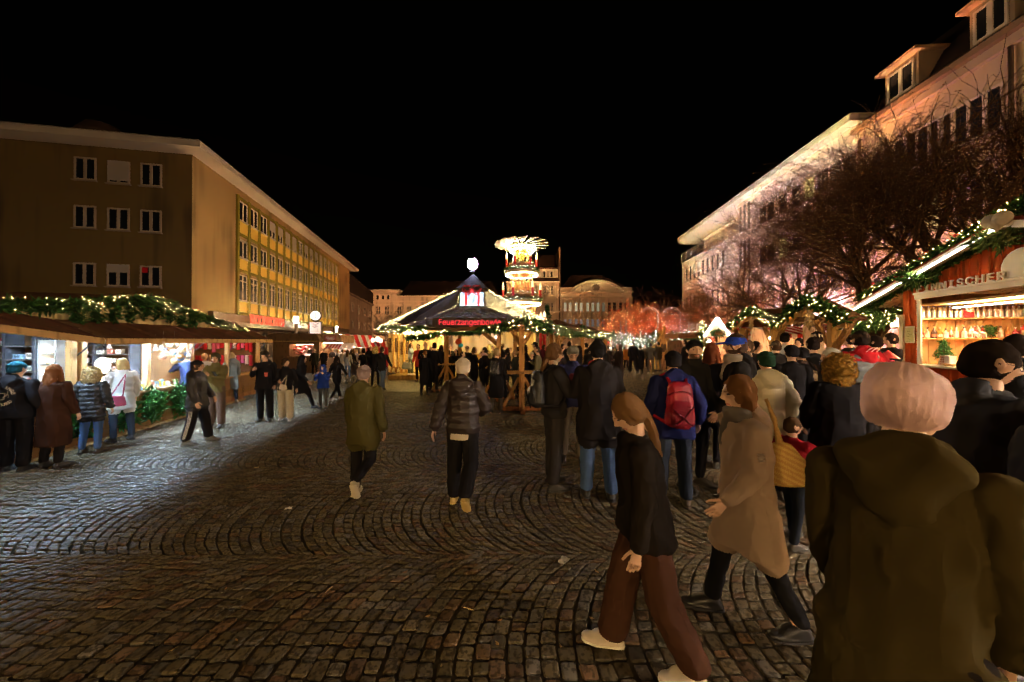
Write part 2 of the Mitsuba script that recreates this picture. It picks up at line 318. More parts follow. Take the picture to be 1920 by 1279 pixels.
# ================================================================ LEFT: the long department store
KC = np.array([-20.66, 22.0]); UF = np.array([-0.181, 0.983]); WE = np.array([0.983, 0.181])
FA = Frame(KC, UF, WE)                   # facade: a runs away along the square, b out towards it
FE = Frame(KC, -WE, -UF)                 # end wall: a runs to the left, b out towards the camera
def on_plane(F, px, py=None):
    """(a, z) of the pixel on the frame's vertical plane b = 0"""
    r = np.array([(px - 960) / FX, 1.0]); A = np.array([F.u[:2], -r]).T; s = np.linalg.solve(A, -F.o[:2])
    return (s[0], CZ - ((py if py is not None else HY) - HY) / FX * s[1])
def win(parent, F, a0, a1, z0, z1, b=0.0, sashes=2, frame=(0.62, 0.56, 0.5), fw=0.09, depth=0.12, blind=0.0, pane='dark_glass', fanlight=0, group_name='window', sill=True, out=0.05, emit=None, rows=1):
    """a window whose pane lies just before the wall, with frame, sill and blind"""
    mb = MB()
    fb(mb, F, (a0, a0 + fw), (b, b + out), (z0, z1), frame); fb(mb, F, (a1 - fw, a1), (b, b + out), (z0, z1), frame)
    fb(mb, F, (a0 + fw, a1 - fw), (b, b + out), (z1 - fw, z1), frame); fb(mb, F, (a0 + fw, a1 - fw), (b, b + out), (z0, z0 + fw), frame)
    for i in range(1, sashes):
        m = a0 + (a1 - a0) * i / sashes; fb(mb, F, (m - fw * .8, m + fw * .8), (b, b + out), (z0 + fw, z1 - fw), frame)
    if fanlight:
        zf = z1 - fanlight; fb(mb, F, (a0 + fw, a1 - fw), (b + .003, b + out + .003), (zf - fw * .5, zf + fw * .5), frame)
    for i in range(1, rows):
        zf = z0 + (z1 - z0) * i / rows; fb(mb, F, (a0 + fw, a1 - fw), (b + .003, b + out - .01), (zf - fw * .3, zf + fw * .3), frame)
    if sill: fb(mb, F, (a0 - .06, a1 + .06), (b, b + out + .1), (z0 - .07, z0), tuple(0.7 * x for x in frame))
    k = add('window', mb, 'satin', parent)
    m2 = MB(); fb(m2, F, (a0 + fw, a1 - fw), (b, b + .012), (z0 + fw, z1 - fw), (0.5, .5, .5))
    add('pane', m2, pane, k, emit=emit, w=0.5)
    if blind > 0:
        m3_ = MB(); n = max(2, int((z1 - z0) * blind / 0.06)); zt = z1 - .02; hh = (z1 - z0 - 2 * fw) * blind / n
        for i in range(n): fb(m3_, F, (a0 + .03, a1 - .03), (b + out - .01 + .012 * (i % 2), b + out + .02), (zt - (i + 1) * hh, zt - i * hh), (0.42, 0.36, 0.31))
        add('roller_blind', m3_, 'matte', k)
    return k
ds = thing('department_store', 'long four storey store with yellow panelled facade and red sign letters over its canopy', 'building')
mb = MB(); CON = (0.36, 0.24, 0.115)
fb(mb, FA, (0, 35.4), (-14, 0), (0, 14.0), CON)
add('wall', mb, 'plaster', ds)
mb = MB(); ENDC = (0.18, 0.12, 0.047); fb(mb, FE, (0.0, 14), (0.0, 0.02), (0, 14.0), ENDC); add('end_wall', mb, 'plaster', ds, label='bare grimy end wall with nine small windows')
mb = MB(); EAV = (0.62, 0.53, 0.45)
eav = [(-1.15, 1.15), (36.6, 1.15), (36.6, -14), (-1.15, -14)]
for zz, zz2, sh, cc in ((14.0, 14.38, 0, EAV), (14.38, 14.5, -.12, (0.4, .33, .28))):
    v, f = box8(1, 1, 1), BOXF
    fb(mb, FA, (-1.15 - sh, 36.6 + sh), (-14.5, 1.15 + sh), (zz + .004 * (sh != 0), zz2), cc)
add('eave', mb, 'matte', ds, label='wide pale projecting eave')
mb = MB(); fb(mb, FE, (8.6, 11.2), (-7, -4.5), (14.5, 17.0), (0.08, .06, .05)); lathe(mb, [(0, 14.5), (1.4, 14.5), (1.4, 17.2), (0.9, 17.9), (0, 18.0)], (*(KC - 9.0 * WE + 5 * UF), 0), 14, (0.10, .06, .045)); add('roof_plant', mb, 'matte', ds)
mb = MB()
for a, z0, z1 in ((0.12, 13.0, 14.0),): fb(mb, FA, (-.05, .02), (-.05, .03), (14, 14.9), (.05, .05, .05))
for (xs, rows_) in (((138, 180), ((293, 336), (384, 427), (492, 535))), ((201, 243), ((300, 343), (389, 431), (495, 537))), ((263, 303), ((305, 348), (393, 435), (498, 538)))):
    for r, (y0, y1) in enumerate(rows_):
        a1, zt = on_plane(FE, xs[0], y0); a0, _ = on_plane(FE, xs[1]); _, zb = on_plane(FE, xs[0], y1)
        win(ds, FE, a0, a1, zb, zt, b=.022, fw=.1, frame=(.42, .33, .25), blind={(201, 0): 1.0, (201, 2): .42}.get((xs[0], r), 0))
# red notice in a lower window
mb = MB(); a, z = on_plane(FE, 271, 506); fb(mb, FE, (a - .18, a + .18), (.04, .05), (z - .2, z + .14), (0.5, .02, .03)); add('red_notice', mb, 'matte', ds)
# curtain wall
S0, BAY, ZR = 4.71, 1.5225, ((11.58, 13.1), (8.62, 10.1), (5.22, 7.28))
GRN, YEL = (0.20, 0.155, 0.022), (0.78, 0.52, 0.10)
blinds = {3: .62, 4: .6, 5: .9, 6: 1.0, 8: .62, 9: .55, 10: .6, 11: .93, 12: .3, 13: .35, 14: 1.0, 15: .68}
mbm = MB()
for i in range(17): fb(mbm, FA, (S0 + i * BAY - .13, S0 + i * BAY + .13), (0, .14), (4.05, 13.45), GRN)
add('mullion', mbm, 'satin', ds, kind='stuff')
mbt = MB()
for z in (13.2, 10.35, 7.5, 4.1):
    for i in range(16): fb(mbt, FA, (S0 + i * BAY + .13, S0 + (i + 1) * BAY - .13), (0, .10), (z, z + .2), GRN)
add('transom', mbt, 'satin', ds, kind='stuff')
for i in range(16):
    a0, a1 = S0 + i * BAY + .13, S0 + (i + 1) * BAY - .13
    for r, (z0, z1) in enumerate(ZR):
        bl = blinds.get(i, 0) if r == 0 else (0.14 if (r == 1 and i == 0) else 1.0 if (r == 2 and i == 12) else 0)
        win(ds, FA, a0 + .05, a1 - .05, z0, z1, b=.002, fw=.085, fanlight=(.5 if r == 2 else 0), frame=(.74, .62, .5), blind=bl)
        zp0 = (10.55, 7.7, 4.3)[r]; m_ = MB(); fb(m_, FA, (a0, a1), (0, .05), (zp0, z0 - .08), YEL); add('panel', m_, 'satin', ds)
# ground floor: fascia, canopy, shop windows
mb = MB(); fb(mb, FA, (1.5, 34), (0, .35), (3.35, 4.05), (0.06, .035, .025)); add('fascia', mb, 'satin', ds)
mb = MB(); fb(mb, FA, (1.5, 34), (.36, 1.7), (3.0, 3.32), (0.16, .14, .12), ); add('canopy', mb, 'matte', ds)
for i in range(9):
    m_ = MB(); a0 = 1.6 + i * 3.6
    fb(m_, FA, (a0, a0 + .3), (0, .25), (0.15, 3.3), (.06, .05, .045)); fb(m_, FA, (a0 + .3, a0 + 3.6), (0, .2), (0.15, .5), (.06, .05, .045)); fb(m_, FA, (a0 + .3, a0 + 3.6), (0, .2), (2.8, 3.3), (.05, .04, .04))
    k = add('shopfront', m_, 'satin', ds); m_ = MB(); fb(m_, FA, (a0 + .3, a0 + 3.6), (.02, .04), (.5, 2.8), (.1, .1, .1)); add('pane', m_, 'dark_glass', k)
a0, z0 = on_plane(FA, 459, 606); a1, _ = on_plane(FA, 522, 606)
word, wl = 'WOOLWORTH', (a1 - a0) / 9
for i, ch in enumerate(word):
    m_ = MB(); text(m_, ch, 0.78, FA, a0 + .1 + wl * (i + .5), .37, 3.38, (0.9, .1, .06), .1, True, sx=.92)
    add('sign_letter', m_, 'satin', ds, emit=(0.75, .055, .035), w=.3)
a0, _ = on_plane(FA, 566, 606); m_ = MB(); text(m_, 'Kebab', .6, FA, a0 + 2.4, .37, 3.4, (0.9, .1, .03), .08, True, sx=1.25); add('shop_lettering', m_, 'satin', ds, emit=(1.0, .10, .02), w=.5)

# dark grey building beyond, set along the same street
db = thing('grey_building', 'plain dark grey gable fronted building past the far end of the yellow store', 'building')
FD = Frame(KC + 36.5 * UF - 1.0 * WE, UF, WE); mb = MB()
fb(mb, FD, (1.2, 22), (-12, 0), (0, 10.6), (0.22, .19, .17)); add('wall', mb, 'plaster', db)
mb = MB(); prism(mb, [(1.0, 10.6), (22.2, 10.6), (20.0, 13.2), (2.5, 14.0)], FD, .3, -12, (0.035, .03, .03)); add('roof', mb, 'matte', db)
mb = MB(); fb(mb, FD, (1.0, 22.2), (0.0, .5), (10.3, 10.62), (.2, .17, .15)); add('cornice', mb, 'matte', db)
for i in range(4):
    for z in (4.5, 7.5): win(db, FD, 4 + i * 4.4, 5.4 + i * 4.4, z, z + 1.7, frame=(.3, .26, .23))

# ================================================================ FAR SIDE of the square
CREAM = (0.70, 0.59, 0.47); TRIM = (0.74, 0.63, 0.51)
def front(px0, d): return Frame(P(px0, HY, d)[:2], (1, 0))     # frontal wall, a to the right; its n points to the camera (0,-1)
wb = thing('white_townhouse', 'low white plastered house with a corner tower left of the drinks hut roof', 'building')
D = 78.0; FW = front(697, D); pz = lambda y, d=D: CZ + (HY - y) / FX * d; pa = lambda x, x0=697, d=D: (x - x0) / FX * d
mb = MB(); fb(mb, FW, (0, pa(950)), (-10, 0), (0, pz(555)), CREAM); fb(mb, FW, (.02, pa(744)), (-9, .12), (0, pz(545)), CREAM); add('wall', mb, 'plaster', wb)
mb = MB(); fb(mb, FW, (-.5, pa(750)), (-9.5, .7), (pz(546), pz(543.5)), TRIM); fb(mb, FW, (-.3, pa(747)), (.12, .45), (pz(548), pz(546)), TRIM)
for i in range(12): fb(mb, FW, (i * .5, i * .5 + .2), (.12, .6), (pz(550), pz(548)), TRIM)
fb(mb, FW, (pa(744), pa(950)), (0, .5), (pz(556.5), pz(554.5)), TRIM); fb(mb, FW, (-.1, pa(950)), (.125, .35), (pz(566), pz(564.5)), TRIM); add('cornice', mb, 'matte', wb)
mb = MB(); v = FW([[pa(750), 0.4, pz(555)], [pa(952), 0.4, pz(555)], [pa(952), -8, pz(515)], [pa(750), -8, pz(515)], [pa(750), -12, pz(555)], [pa(952), -12, pz(555)]]); mb.add(v, [[0, 1, 2], [0, 2, 3], [3, 2, 5], [3, 5, 4], [0, 3, 4], [1, 5, 2]], (.022, .016, .014)); add('roof', mb, 'matte', wb)
for x in (708.5, 718.5, 728.3): win(wb, FW, pa(x - 2.3), pa(x + 2.3), pz(561.5), pz(553.6), b=.122, fw=.06, sashes=1, frame=(.5, .4, .32))
for x in (709.5, 726, 749, 767, 785, 803, 821, 839, 925, 937): win(wb, FW, pa(x - 4.4), pa(x + 4.4), pz(590), pz(574), b=.125 if x < 740 else .004, fw=.1, rows=2, frame=(.68, .56, .46))
for x in (709.5, 726, 749, 767, 785, 803): win(wb, FW, pa(x - 4.4), pa(x + 4.4), pz(622), pz(602), b=.125 if x < 740 else .004, fw=.1, rows=2, frame=(.68, .56, .46))
for x in (709.5, 726, 749, 767, 785, 803, 821): m_ = MB(); fb(m_, FW, (pa(x - 6), pa(x + 6)), (.01, .42), (pz(572.8), pz(571.2)), TRIM); add('lintel', m_, 'matte', wb)

tb = thing('gabled_house', 'tall narrow house with steep dark roof and dormer behind the lit carousel tower', 'building')
D2 = 72.0; FT = front(950, D2); pz2 = lambda y: CZ + (HY - y) / FX * D2; pa2 = lambda x: (x - 950) / FX * D2
mb = MB(); fb(mb, FT, (0, pa2(1049)), (-11, 0), (0, pz2(530)), (.68, .54, .39)); fb(mb, FT, (pa2(1048), pa2(1050.5)), (-11.1, .03), (0, pz2(463)), (.12, .09, .07)); add('wall', mb, 'plaster', tb)
mb = MB(); v = FT([[0, 0.5, pz2(530)], [pa2(1048), 0.5, pz2(530)], [pa2(1048), -7, pz2(462)], [pa2(975), -7, pz2(462)], [pa2(1048), -11, pz2(530)], [0, -11, pz2(530)]]); mb.add(v, [[0, 1, 2], [0, 2, 3], [3, 2, 4], [3, 4, 5], [0, 3, 5]], (.024, .015, .012)); add('roof', mb, 'matte', tb)
mb = MB(); fb(mb, FT, (pa2(1004), pa2(1047)), (-6, -.6), (pz2(522), pz2(503)), CREAM); k = add('dormer', mb, 'plaster', tb)
mb = MB(); fb(mb, FT, (pa2(1003), pa2(1047.5)), (-6.2, -.3), (pz2(503), pz2(501)), (.1, .06, .05)); add('dormer_roof', mb, 'matte', k)
for x in (1021, 1028.3, 1035): win(tb, FT, pa2(x - 2.4), pa2(x + 2.4), pz2(519.5), pz2(507), b=-.598, fw=.1, sashes=1, frame=(.66, .55, .45), blind=(1.0 if x == 1028.3 else 0))
mb = MB(); fb(mb, FT, (-.2, pa2(1049.5)), (0, .6), (pz2(531), pz2(528)), TRIM); fb(mb, FT, (-.2, pa2(1049.5)), (0, .35), (pz2(585.5), pz2(584)), TRIM); add('cornice', mb, 'matte', tb)
for x in (990, 1004.5): 
    for y0, y1 in ((552, 535.5), (584, 567.5)): win(tb, FT, pa2(x - 2.4), pa2(x + 2.4), pz2(y0), pz2(y1), b=.004, fw=.09, rows=3, frame=(.6, .48, .38))
for x in (1021.3, 1028.2, 1035):
    for y0, y1 in ((552, 535.5), (584, 567.5), (615, 600)): win(tb, FT, pa2(x - 2.5), pa2(x + 2.5), pz2(y0), pz2(y1), b=.004, fw=.09, rows=3, frame=(.6, .48, .38))
for x in (1014.8, 1041.5, 1045.5):
    m_ = MB(); fb(m_, FT, (pa2(x - 1.2), pa2(x + 1.2)), (.0, .25), (pz2(584), pz2(531)), TRIM); add('pilaster', m_, 'plaster', tb)

cb = thing('curved_gable_hall', 'stately hall with round arched gable, crest and tall pilasters across the square', 'building')
FG = front(1050, D2); pa3 = lambda x: (x - 1050) / FX * D2
mb = MB(); fb(mb, FG, (0.0, pa3(1184)), (-14, -.01), (0, pz2(541)), CREAM); add('wall', mb, 'plaster', cb)
mb = MB()
fb(mb, FG, (-.1, pa3(1185.5)), (0, .9), (pz2(549), pz2(546.5)), TRIM); fb(mb, FG, (-.05, pa3(1185)), (0, .6), (pz2(558), pz2(556)), TRIM); fb(mb, FG, (0, pa3(1184.5)), (0, .35), (pz2(541.5), pz2(539)), TRIM); add('cornice', mb, 'matte', cb)
cx, hw, sg = pa3(1118.5), pa3(1167) - pa3(1118.5), pz2(527) - pz2(545.5); Rr = (hw * hw + sg * sg) / (2 * sg)
arc = [(cx + Rr * math.sin(t), pz2(527) - Rr + Rr * math.cos(t)) for t in np.linspace(-math.asin(hw / Rr), math.asin(hw / Rr), 25)]
mb = MB(); prism(mb, arc, FG, -1.0, .32, CREAM); k = add('arched_gable', mb, 'plaster', cb)
mb = MB(); tube(mb, [FG.at(a, .45, z) for a, z in arc], .28, 6, TRIM); add('arch_moulding', mb, 'matte', k)
mb = MB(); c_ = FG.at(pa3(1116.6), .45, pz2(540)); ball(mb, c_, (.75, .2, .75), 2, (.25, .2, .16)); 
for t in np.linspace(0, 6.28, 15): ball(mb, c_ + [1.15 * math.cos(t), -.05, 1.05 * math.sin(t)], (.34, .18, .34), 1, TRIM)
for s in (-1, 1): ball(mb, c_ + [s * 3.6, -.02, .3], (.3, .15, .3), 1, TRIM)
add('crest', mb, 'matte', k, smooth=True)
mb = MB(); v = FG([[pa3(1052), 0, pz2(541)], [pa3(1182), 0, pz2(541)], [pa3(1141), -6, pz2(505)], [pa3(1080), -6, pz2(505)], [pa3(1182), -14, pz2(541)], [pa3(1052), -14, pz2(541)]]); mb.add(v, [[0, 1, 2], [0, 2, 3], [2, 1, 4], [0, 3, 5], [3, 2, 4], [3, 4, 5]], (.020, .014, .012)); add('roof', mb, 'matte', cb)
cols = [1059.8, 1069, 1080.4, 1089.8, 1102, 1111.5, 1121.3, 1131.5, 1142.6, 1152.3, 1163.8, 1173.8]
for i, x in enumerate(cols):
    for r, (y0, y1) in enumerate(((584.5, 567), (613, 598))):
        em = None
        if r == 0 and i < 8: em = tuple(np.array([.34, .29, .17]) * (1.0, .85, 1.25, 1.05, 1.0, .75, .8, .3)[i])
        if r == 1: em = tuple(np.array([.11, .095, .085]) * (1, .8, .9, 1.1, 1.2, .8, .9, .5, .4, .3, .2, .2)[i])
        win(cb, FG, pa3(x - 3.3), pa3(x + 3.3), pz2(y0), pz2(y1), b=.004, fw=.08, sashes=1, rows=3, frame=(.5, .4, .32), pane='dark_glass', emit=em)
for x in [1053, 1074.7, 1095.8, 1126, 1137, 1158, 1178.5, 1183]:
    m_ = MB(); fb(m_, FG, (pa3(x - 2.2), pa3(x + 2.2)), (0, .3), (0, pz2(558)), CREAM); add('pilaster', m_, 'plaster', cb)
bd = thing('background_house', 'dark unlit house with a chimney behind the bare tree at the right end', 'building')
FB_ = front(1185, 88); mb = MB(); fb(mb, FB_, (0, 14), (-8, 0), (0, 9), (.1, .08, .07)); add('wall', mb, 'plaster', bd)
mb = MB(); prism(mb, [(-.5, 9), (14.5, 9), (12, 14), (2, 14)], FB_, .4, -8, (.03, .02, .018)); add('roof', mb, 'matte', bd)
mb = MB(); fb(mb, FB_, (5.2, 6.4), (-4, -3), (13.5, 15.6), (.16, .06, .04)); add('chimney', mb, 'matte', bd)
# ================================================================ RIGHT: the pale modern block and the mansard house
UR = np.array([0.0625, 0.998]); RO = np.array([18.13, 0.0]); FRt = Frame(RO, UR, (-0.998, 0.0625))   # a = distance along the street, b out to the square
aR = lambda px: on_plane(FRt, px)[0]
zR = lambda px, py: on_plane(FRt, px, py)[1]
mbk = thing('modern_block', 'pale rendered block with curved balcony corner, lit pink and violet by unseen coloured spotlights', 'building')
WHT = (0.66, 0.52, 0.40)
a_far, a_mid, a_end = aR(1279), aR(1384), aR(1611)
mb = MB(); fb(mb, FRt, (a_end, a_mid), (-10, 0), (0, 14.1), WHT)
fb(mb, FRt, (a_mid, a_far), (-10, -.02), (0, 11.6), WHT); fb(mb, FRt, (a_mid, a_far - 2.0), (-10, -1.6), (11.6, 14.0), WHT); add('wall', mb, 'plaster', mbk)
mb = MB(); n = 14; arc = [(a_far + 1.0 - 1.9 + 1.9 * math.sin(t), .7 - 1.9 + 1.9 * math.cos(t)) for t in np.linspace(0, math.pi / 2, n)]
ring = [(a_end - .3, .7)] + arc + [(a_far + 1.0, -10), (a_end - .3, -10)]
import shapely
pg = shapely.Polygon(ring); m_ = trimesh.creation.extrude_polygon(pg, .42, engine='earcut'); vv = FRt(m_.vertices + [0, 0, 14.1]); add('eave', (vv, m_.faces[:, ::-1], np.tile((.5, .41, .32), (len(vv), 1))), 'matte', mbk, label='flat roof slab with a rounded corner')
mb = MB()
for z in (11.9, 12.15, 12.4, 12.65): tube(mb, [FRt.at(a, .0, z) for a in np.linspace(a_mid + .2, a_far + .2, 8)] , .025, 4, (.5, .43, .36))
for a in np.linspace(a_mid + .2, a_far + .2, 9): tube(mb, [FRt.at(a, 0, 11.6), FRt.at(a, 0, 12.68)], .03, 4, (.5, .43, .36))
add('balcony_railing', mb, 'satin', mbk)
a0, a1 = aR(1362), aR(1285); nW = 9; st = (a1 - a0) / nW
for i in range(nW):
    for z0, z1 in ((9.05, 10.75), (5.6, 7.3)):
        win(mbk, FRt, a0 + st * i + .18, a0 + st * (i + 1) - .18, z0, z1, b=-.018, sashes=1, fw=.08, frame=(.62, .5, .4), blind=(.75 if (i in (5, 6) and z0 > 9) else 0))
for z0, z1 in ((11.4, 13.8), (8.3, 10.7)):
    win(mbk, FRt, aR(1411) + .05, aR(1386) - .05, z0, z1, sashes=3, fw=.09, frame=(.6, .48, .4), emit=(.022, .010, .005), out=.08, b=.003)
for px in (1432, 1447, 1470, 1495, 1520, 1545, 1570, 1596):
    a = aR(px); 
    for z0 in (11.2, 8.0, 4.9): win(mbk, FRt, a - .5, a + .5, z0, z0 + 1.5, sashes=1, frame=(.62, .45, .38), b=.003, emit=((.9, .62, .18) if (px, z0) in ((1470, 8.0), (1545, 8.0), (1520, 11.2)) else None))
mb = MB()
for i, px in enumerate((1458, 1482, 1500, 1512, 1530, 1540, 1560, 1580)):
    a = aR(px); fb(mb, FRt, (a - .07, a + .07), (.003, .12), (2.4, 4.6), (.8, .75, .8))
add('facade_light_tube', mb, 'satin', mbk, emit=(2.1, 1.75, 2.0), w=3, kind='stuff', label='white light tubes standing on the ground floor facade')
mh = thing('mansard_house', 'cream four storey house with dark mansard roof and two dormers behind the red hut', 'building')
a0, a1 = 9.0, aR(1612) - .02; gut = 13.55
mb = MB(); fb(mb, FRt, (a0, a1), (-12, -.03), (0, gut), (.52, .39, .26)); add('wall', mb, 'plaster', mh)
mb = MB(); prism(mb, [(-.25, gut), (-2.2, gut + 3.6), (-6, gut + 5.0), (-12, gut + 5.0), (-12, gut)], Frame(FRt.at(a0, 0, 0)[:2], FRt.n[:2], UR), 0, a1 - a0, (.028, .022, .02)); add('mansard_roof', mb, 'matte', mh)
mb = MB(); fb(mb, FRt, (a0, a1), (-.02, .45), (gut - .12, gut + .12), (.24, .16, .1)); fb(mb, FRt, (a0, a1), (-.02, .2), (gut - .5, gut - .13), (.42, .32, .22))
add('gutter', mb, 'matte', mh)
mb = MB()
for a in np.arange(a0, a1, .22): tube(mb, [FRt.at(a, .1, gut + .12), FRt.at(a, .05, gut + .42)], .02, 4, (.09, .07, .06))
for z in (.25, .42): tube(mb, [FRt.at(a0, .07, gut + z), FRt.at(a1, .07, gut + z)], .02, 4, (.09, .07, .06))
add('snow_guard', mb, 'metal', mh)
for (p0, p1) in ((1889, 1806), (1711, 1650)):
    da0, da1 = aR(p0), aR(p1); m_ = MB(); fb(m_, FRt, (da0, da1), (-3.5, -.35), (gut + .3, gut + 2.3), (.34, .25, .18)); k = add('dormer', m_, 'matte', mh)
    m_ = MB(); fb(m_, FRt, (da0 - .2, da1 + .2), (-3.6, 0.0), (gut + 2.3, gut + 2.45), (.5, .3, .18)); add('dormer_roof', m_, 'matte', k)
    for i in range(2):
        w_ = (da1 - da0 - .3) / 2; x0 = da0 + .15 + i * w_
        m_ = MB(); F_ = FRt; fw = .09; z0, z1 = gut + .75, gut + 2.1; fr_ = (.62, .52, .45)
        for aa, zz in (((x0, x0 + fw), (z0, z1)), ((x0 + w_ - fw, x0 + w_), (z0, z1)), ((x0 + fw, x0 + w_ - fw), (z0, z0 + fw)), ((x0 + fw, x0 + w_ - fw), (z1 - fw, z1))): fb(m_, F_, aa, (-.345, -.28), zz, fr_)
        add('dormer_window', m_, 'satin', k); m_ = MB(); fb(m_, F_, (x0 + fw, x0 + w_ - fw), (-.345, -.33), (z0 + fw, z1 - fw), (.1, .1, .1)); add('dormer_pane', m_, 'dark_glass', k)
mb = MB(); a = aR(1906); tube(mb, [FRt.at(a, .12, 0), FRt.at(a, .12, gut - .1)], .07, 8, (.2, .17, .14)); a = a1 - .15; tube(mb, [FRt.at(a, .12, 0), FRt.at(a, .12, gut - .1)], .07, 8, (.2, .15, .12)); add('downpipe', mb, 'metal', mh)
for px in (1655, 1700, 1745, 1790, 1850):
    a = aR(px)
    for z0 in (10.2, 6.9, 3.6): win(mh, FRt, a - .55, a + .55, z0, z0 + 1.75, b=-.028, frame=(.6, .48, .38), emit=((1.0, .6, .2) if (px, z0) == (1745, 6.9) else None))
mb = MB(); fb(mb, FRt, (11.5, 12.3), (-6, -5), (gut + 4.9, gut + 6.6), (.16, .05, .03)); tube(mb, [FRt.at(11.9, -5.5, gut + 6.6), FRt.at(11.9, -5.5, gut + 8.6)], .09, 6, (.35, .3, .25)); add('chimney', mb, 'matte', mh)

# ================================================================ TREES
def branches(rng, base, up, length, rad, levels, spread, n0, curl=0.25, droop=0.0, tips=None, kids=(3, 5), k1=1.0, ztop=99.0, zlow=0.0):
    """recursive limbs: list of (points, radii, level)"""
    out = []
    def grow(p, d, L, r, lev):
        n = 6 if lev < 2 else 4; pts = [p]; dd = d.copy()
        for i in range(n):
            dd = dd + rng.normal(0, curl / math.sqrt(n), 3); dd[2] += (0.10 - droop) / n * (1 + lev * .3) - max(0, pts[-1][2] - ztop + 1.6) * .5 / n + (max(0, zlow + .5 - pts[-1][2]) * .9 / n if lev else 0); dd /= np.linalg.norm(dd)
            pts.append(pts[-1] + dd * L / n)
        pts = np.array(pts); r1 = r * (.55 if lev < levels else .3); out.append((pts, np.linspace(r, r1, n + 1), lev))
        if lev >= levels:
            if tips is not None: tips.append((pts[-1], dd.copy()))
            return
        k = n0 if lev == 0 else rng.integers(kids[0], kids[1] + 1)
        for i in range(k):
            t = (0.45 + .55 * (i + rng.random()) / k) if lev else (.55 + .45 * (i + rng.random()) / k)
            j = min(int(t * n), n - 1); q = pts[j] + (pts[j + 1] - pts[j]) * (t * n - j)
            if q[2] > ztop or (lev > 0 and q[2] < zlow): continue
            ax = np.cross(dd, rng.normal(0, 1, 3)); ax /= np.linalg.norm(ax) + 1e-9; ang = spread * rng.uniform(.6, 1.25)
            nd = Rot.from_rotvec(ax * ang).apply(dd)
            grow(q, nd, L * rng.uniform(.55, .82) * (k1 if lev == 0 else 1), r1 * rng.uniform(.6, .85) if lev else r * .5, lev + 1)
    grow(np.array(base, float), np.array(up, float) / np.linalg.norm(up), length, rad, 0)
    return out
def tree(name, label, base, h_trunk, r_trunk, levels, spread, n0, seed, col, twig_col=None, scale=1.0, lean=(0, 0, 1), leafcol=None, group=None, kids=(3, 5), droop=0, fr=None, curl=.25, trunk_sides=8, k1=1.0, ztop=99.0, zlow=0.0):
    rng = np.random.default_rng(seed); k = thing(name, label, 'tree', group); tips = []
    B = branches(rng, base, lean, h_trunk, r_trunk, levels, spread, n0, curl, droop, tips, kids, k1, ztop, zlow)
    tr, limb, tw = MB(), MB(), MB()
    for pts, r, lev in B:
        m_ = tr if lev == 0 else limb if lev <= 2 else tw; tube(m_, pts, np.maximum(r, .0045 if fr is None else fr), trunk_sides if lev == 0 else 5 if lev <= 2 else 3, col if lev <= 2 else (twig_col or col), cap=False)
    add('trunk', tr, 'leaf', k, smooth=True); add('limbs', limb, 'leaf', k, smooth=True)
    if tips:
        n = len(tips); pos = np.array([t[0] for t in tips]); 
        if leafcol is not None:
            m_ = 4; pos = np.repeat(pos, m_, 0) + rng.normal(0, .12, (n * m_, 3)); lv = np.array([[0, -.5, 0], [.35, 0, .05], [0, .55, 0], [-.35, 0, .05]]); lf = np.array([[0, 1, 2, 3]])
            scatter(tw, lv, lf, pos, Rot.random(len(pos), random_state=seed).as_matrix(), rng.uniform(.07, .13, len(pos)), jit(leafcol, len(pos), .5, rng))
        else:                                        # buds and a few withered leaves at the twig ends
            sel = rng.random(n) < .6; pos = pos[sel]; lv = np.array([[0, -.5, 0], [.3, 0, .1], [0, .55, 0], [-.3, 0, .1]]); lf = np.array([[0, 1, 2, 3]])
            scatter(tw, lv, lf, pos, Rot.random(len(pos), random_state=seed).as_matrix(), rng.uniform(.03, .08, len(pos)), jit((.16, .07, .03), len(pos), .5, rng))
    if not tw.empty(): add('crown', tw, 'leaf', k, smooth=False)
    return k
BRK = (0.055, 0.034, 0.02); TWG = (0.075, 0.042, 0.022)
tree('bare_tree', 'large bare tree with spreading crown in front of the pink lit block', (13.2, 12.8, 0), 3.2, .27, 5, .82, 8, 3, BRK, TWG, lean=(-.2, .05, 1), kids=(5, 6), droop=.10, k1=1.6, fr=.0052, ztop=8.3, zlow=3.6)
tree('bare_tree', 'bare tree reaching over the red gabled hut at the right edge', (14.2, 10.2, 0), 3.4, .26, 5, .8, 8, 8, BRK, TWG, lean=(-.14, 0, 1), kids=(5, 6), droop=.10, k1=1.5, fr=.0045, ztop=8.0, zlow=4.4)
tree('bare_tree', 'bare leaning tree half hidden behind the snowflake pavilion roof', (14.0, 16.2, 0), 3.0, .2, 4, .7, 7, 21, BRK, TWG, lean=(-.35, 0, 1), kids=(4, 6), k1=1.5, fr=.0068, droop=.1, ztop=9.5)
tree('small_tree', 'small round crowned tree in front of the pale block corner', (12.9, 21.6, 0), 2.7, .16, 5, .66, 7, 4, (.10, .065, .035), (.14, .075, .035), kids=(4, 5), fr=.008, leafcol=None, curl=.3, k1=.95)
for i, (px, d, s, lab) in enumerate(((1167, 36, 1.0, 'round tree lit red, leftmost beside the curved gable hall'), (1205, 38, 1.05, 'round tree lit orange red above the small nativity huts'), (1240, 34, .95, 'round tree lit red behind the tallest little hut'), (1276, 33, 1.0, 'round tree lit orange beside the white lettered sign'))):
    p = P(px, HY, d); tree('red_lit_tree', lab, (p[0], p[1], 0), 2.3 * s, .14, 4, .75, 8, 30 + i, (.16, .075, .04), (.22, .08, .045), kids=(4, 5), fr=.012, leafcol=(.30, .085, .04), k1=1.25, group='trees lit red at the back of the square')  # the red light is partly put into the leaf and twig colours
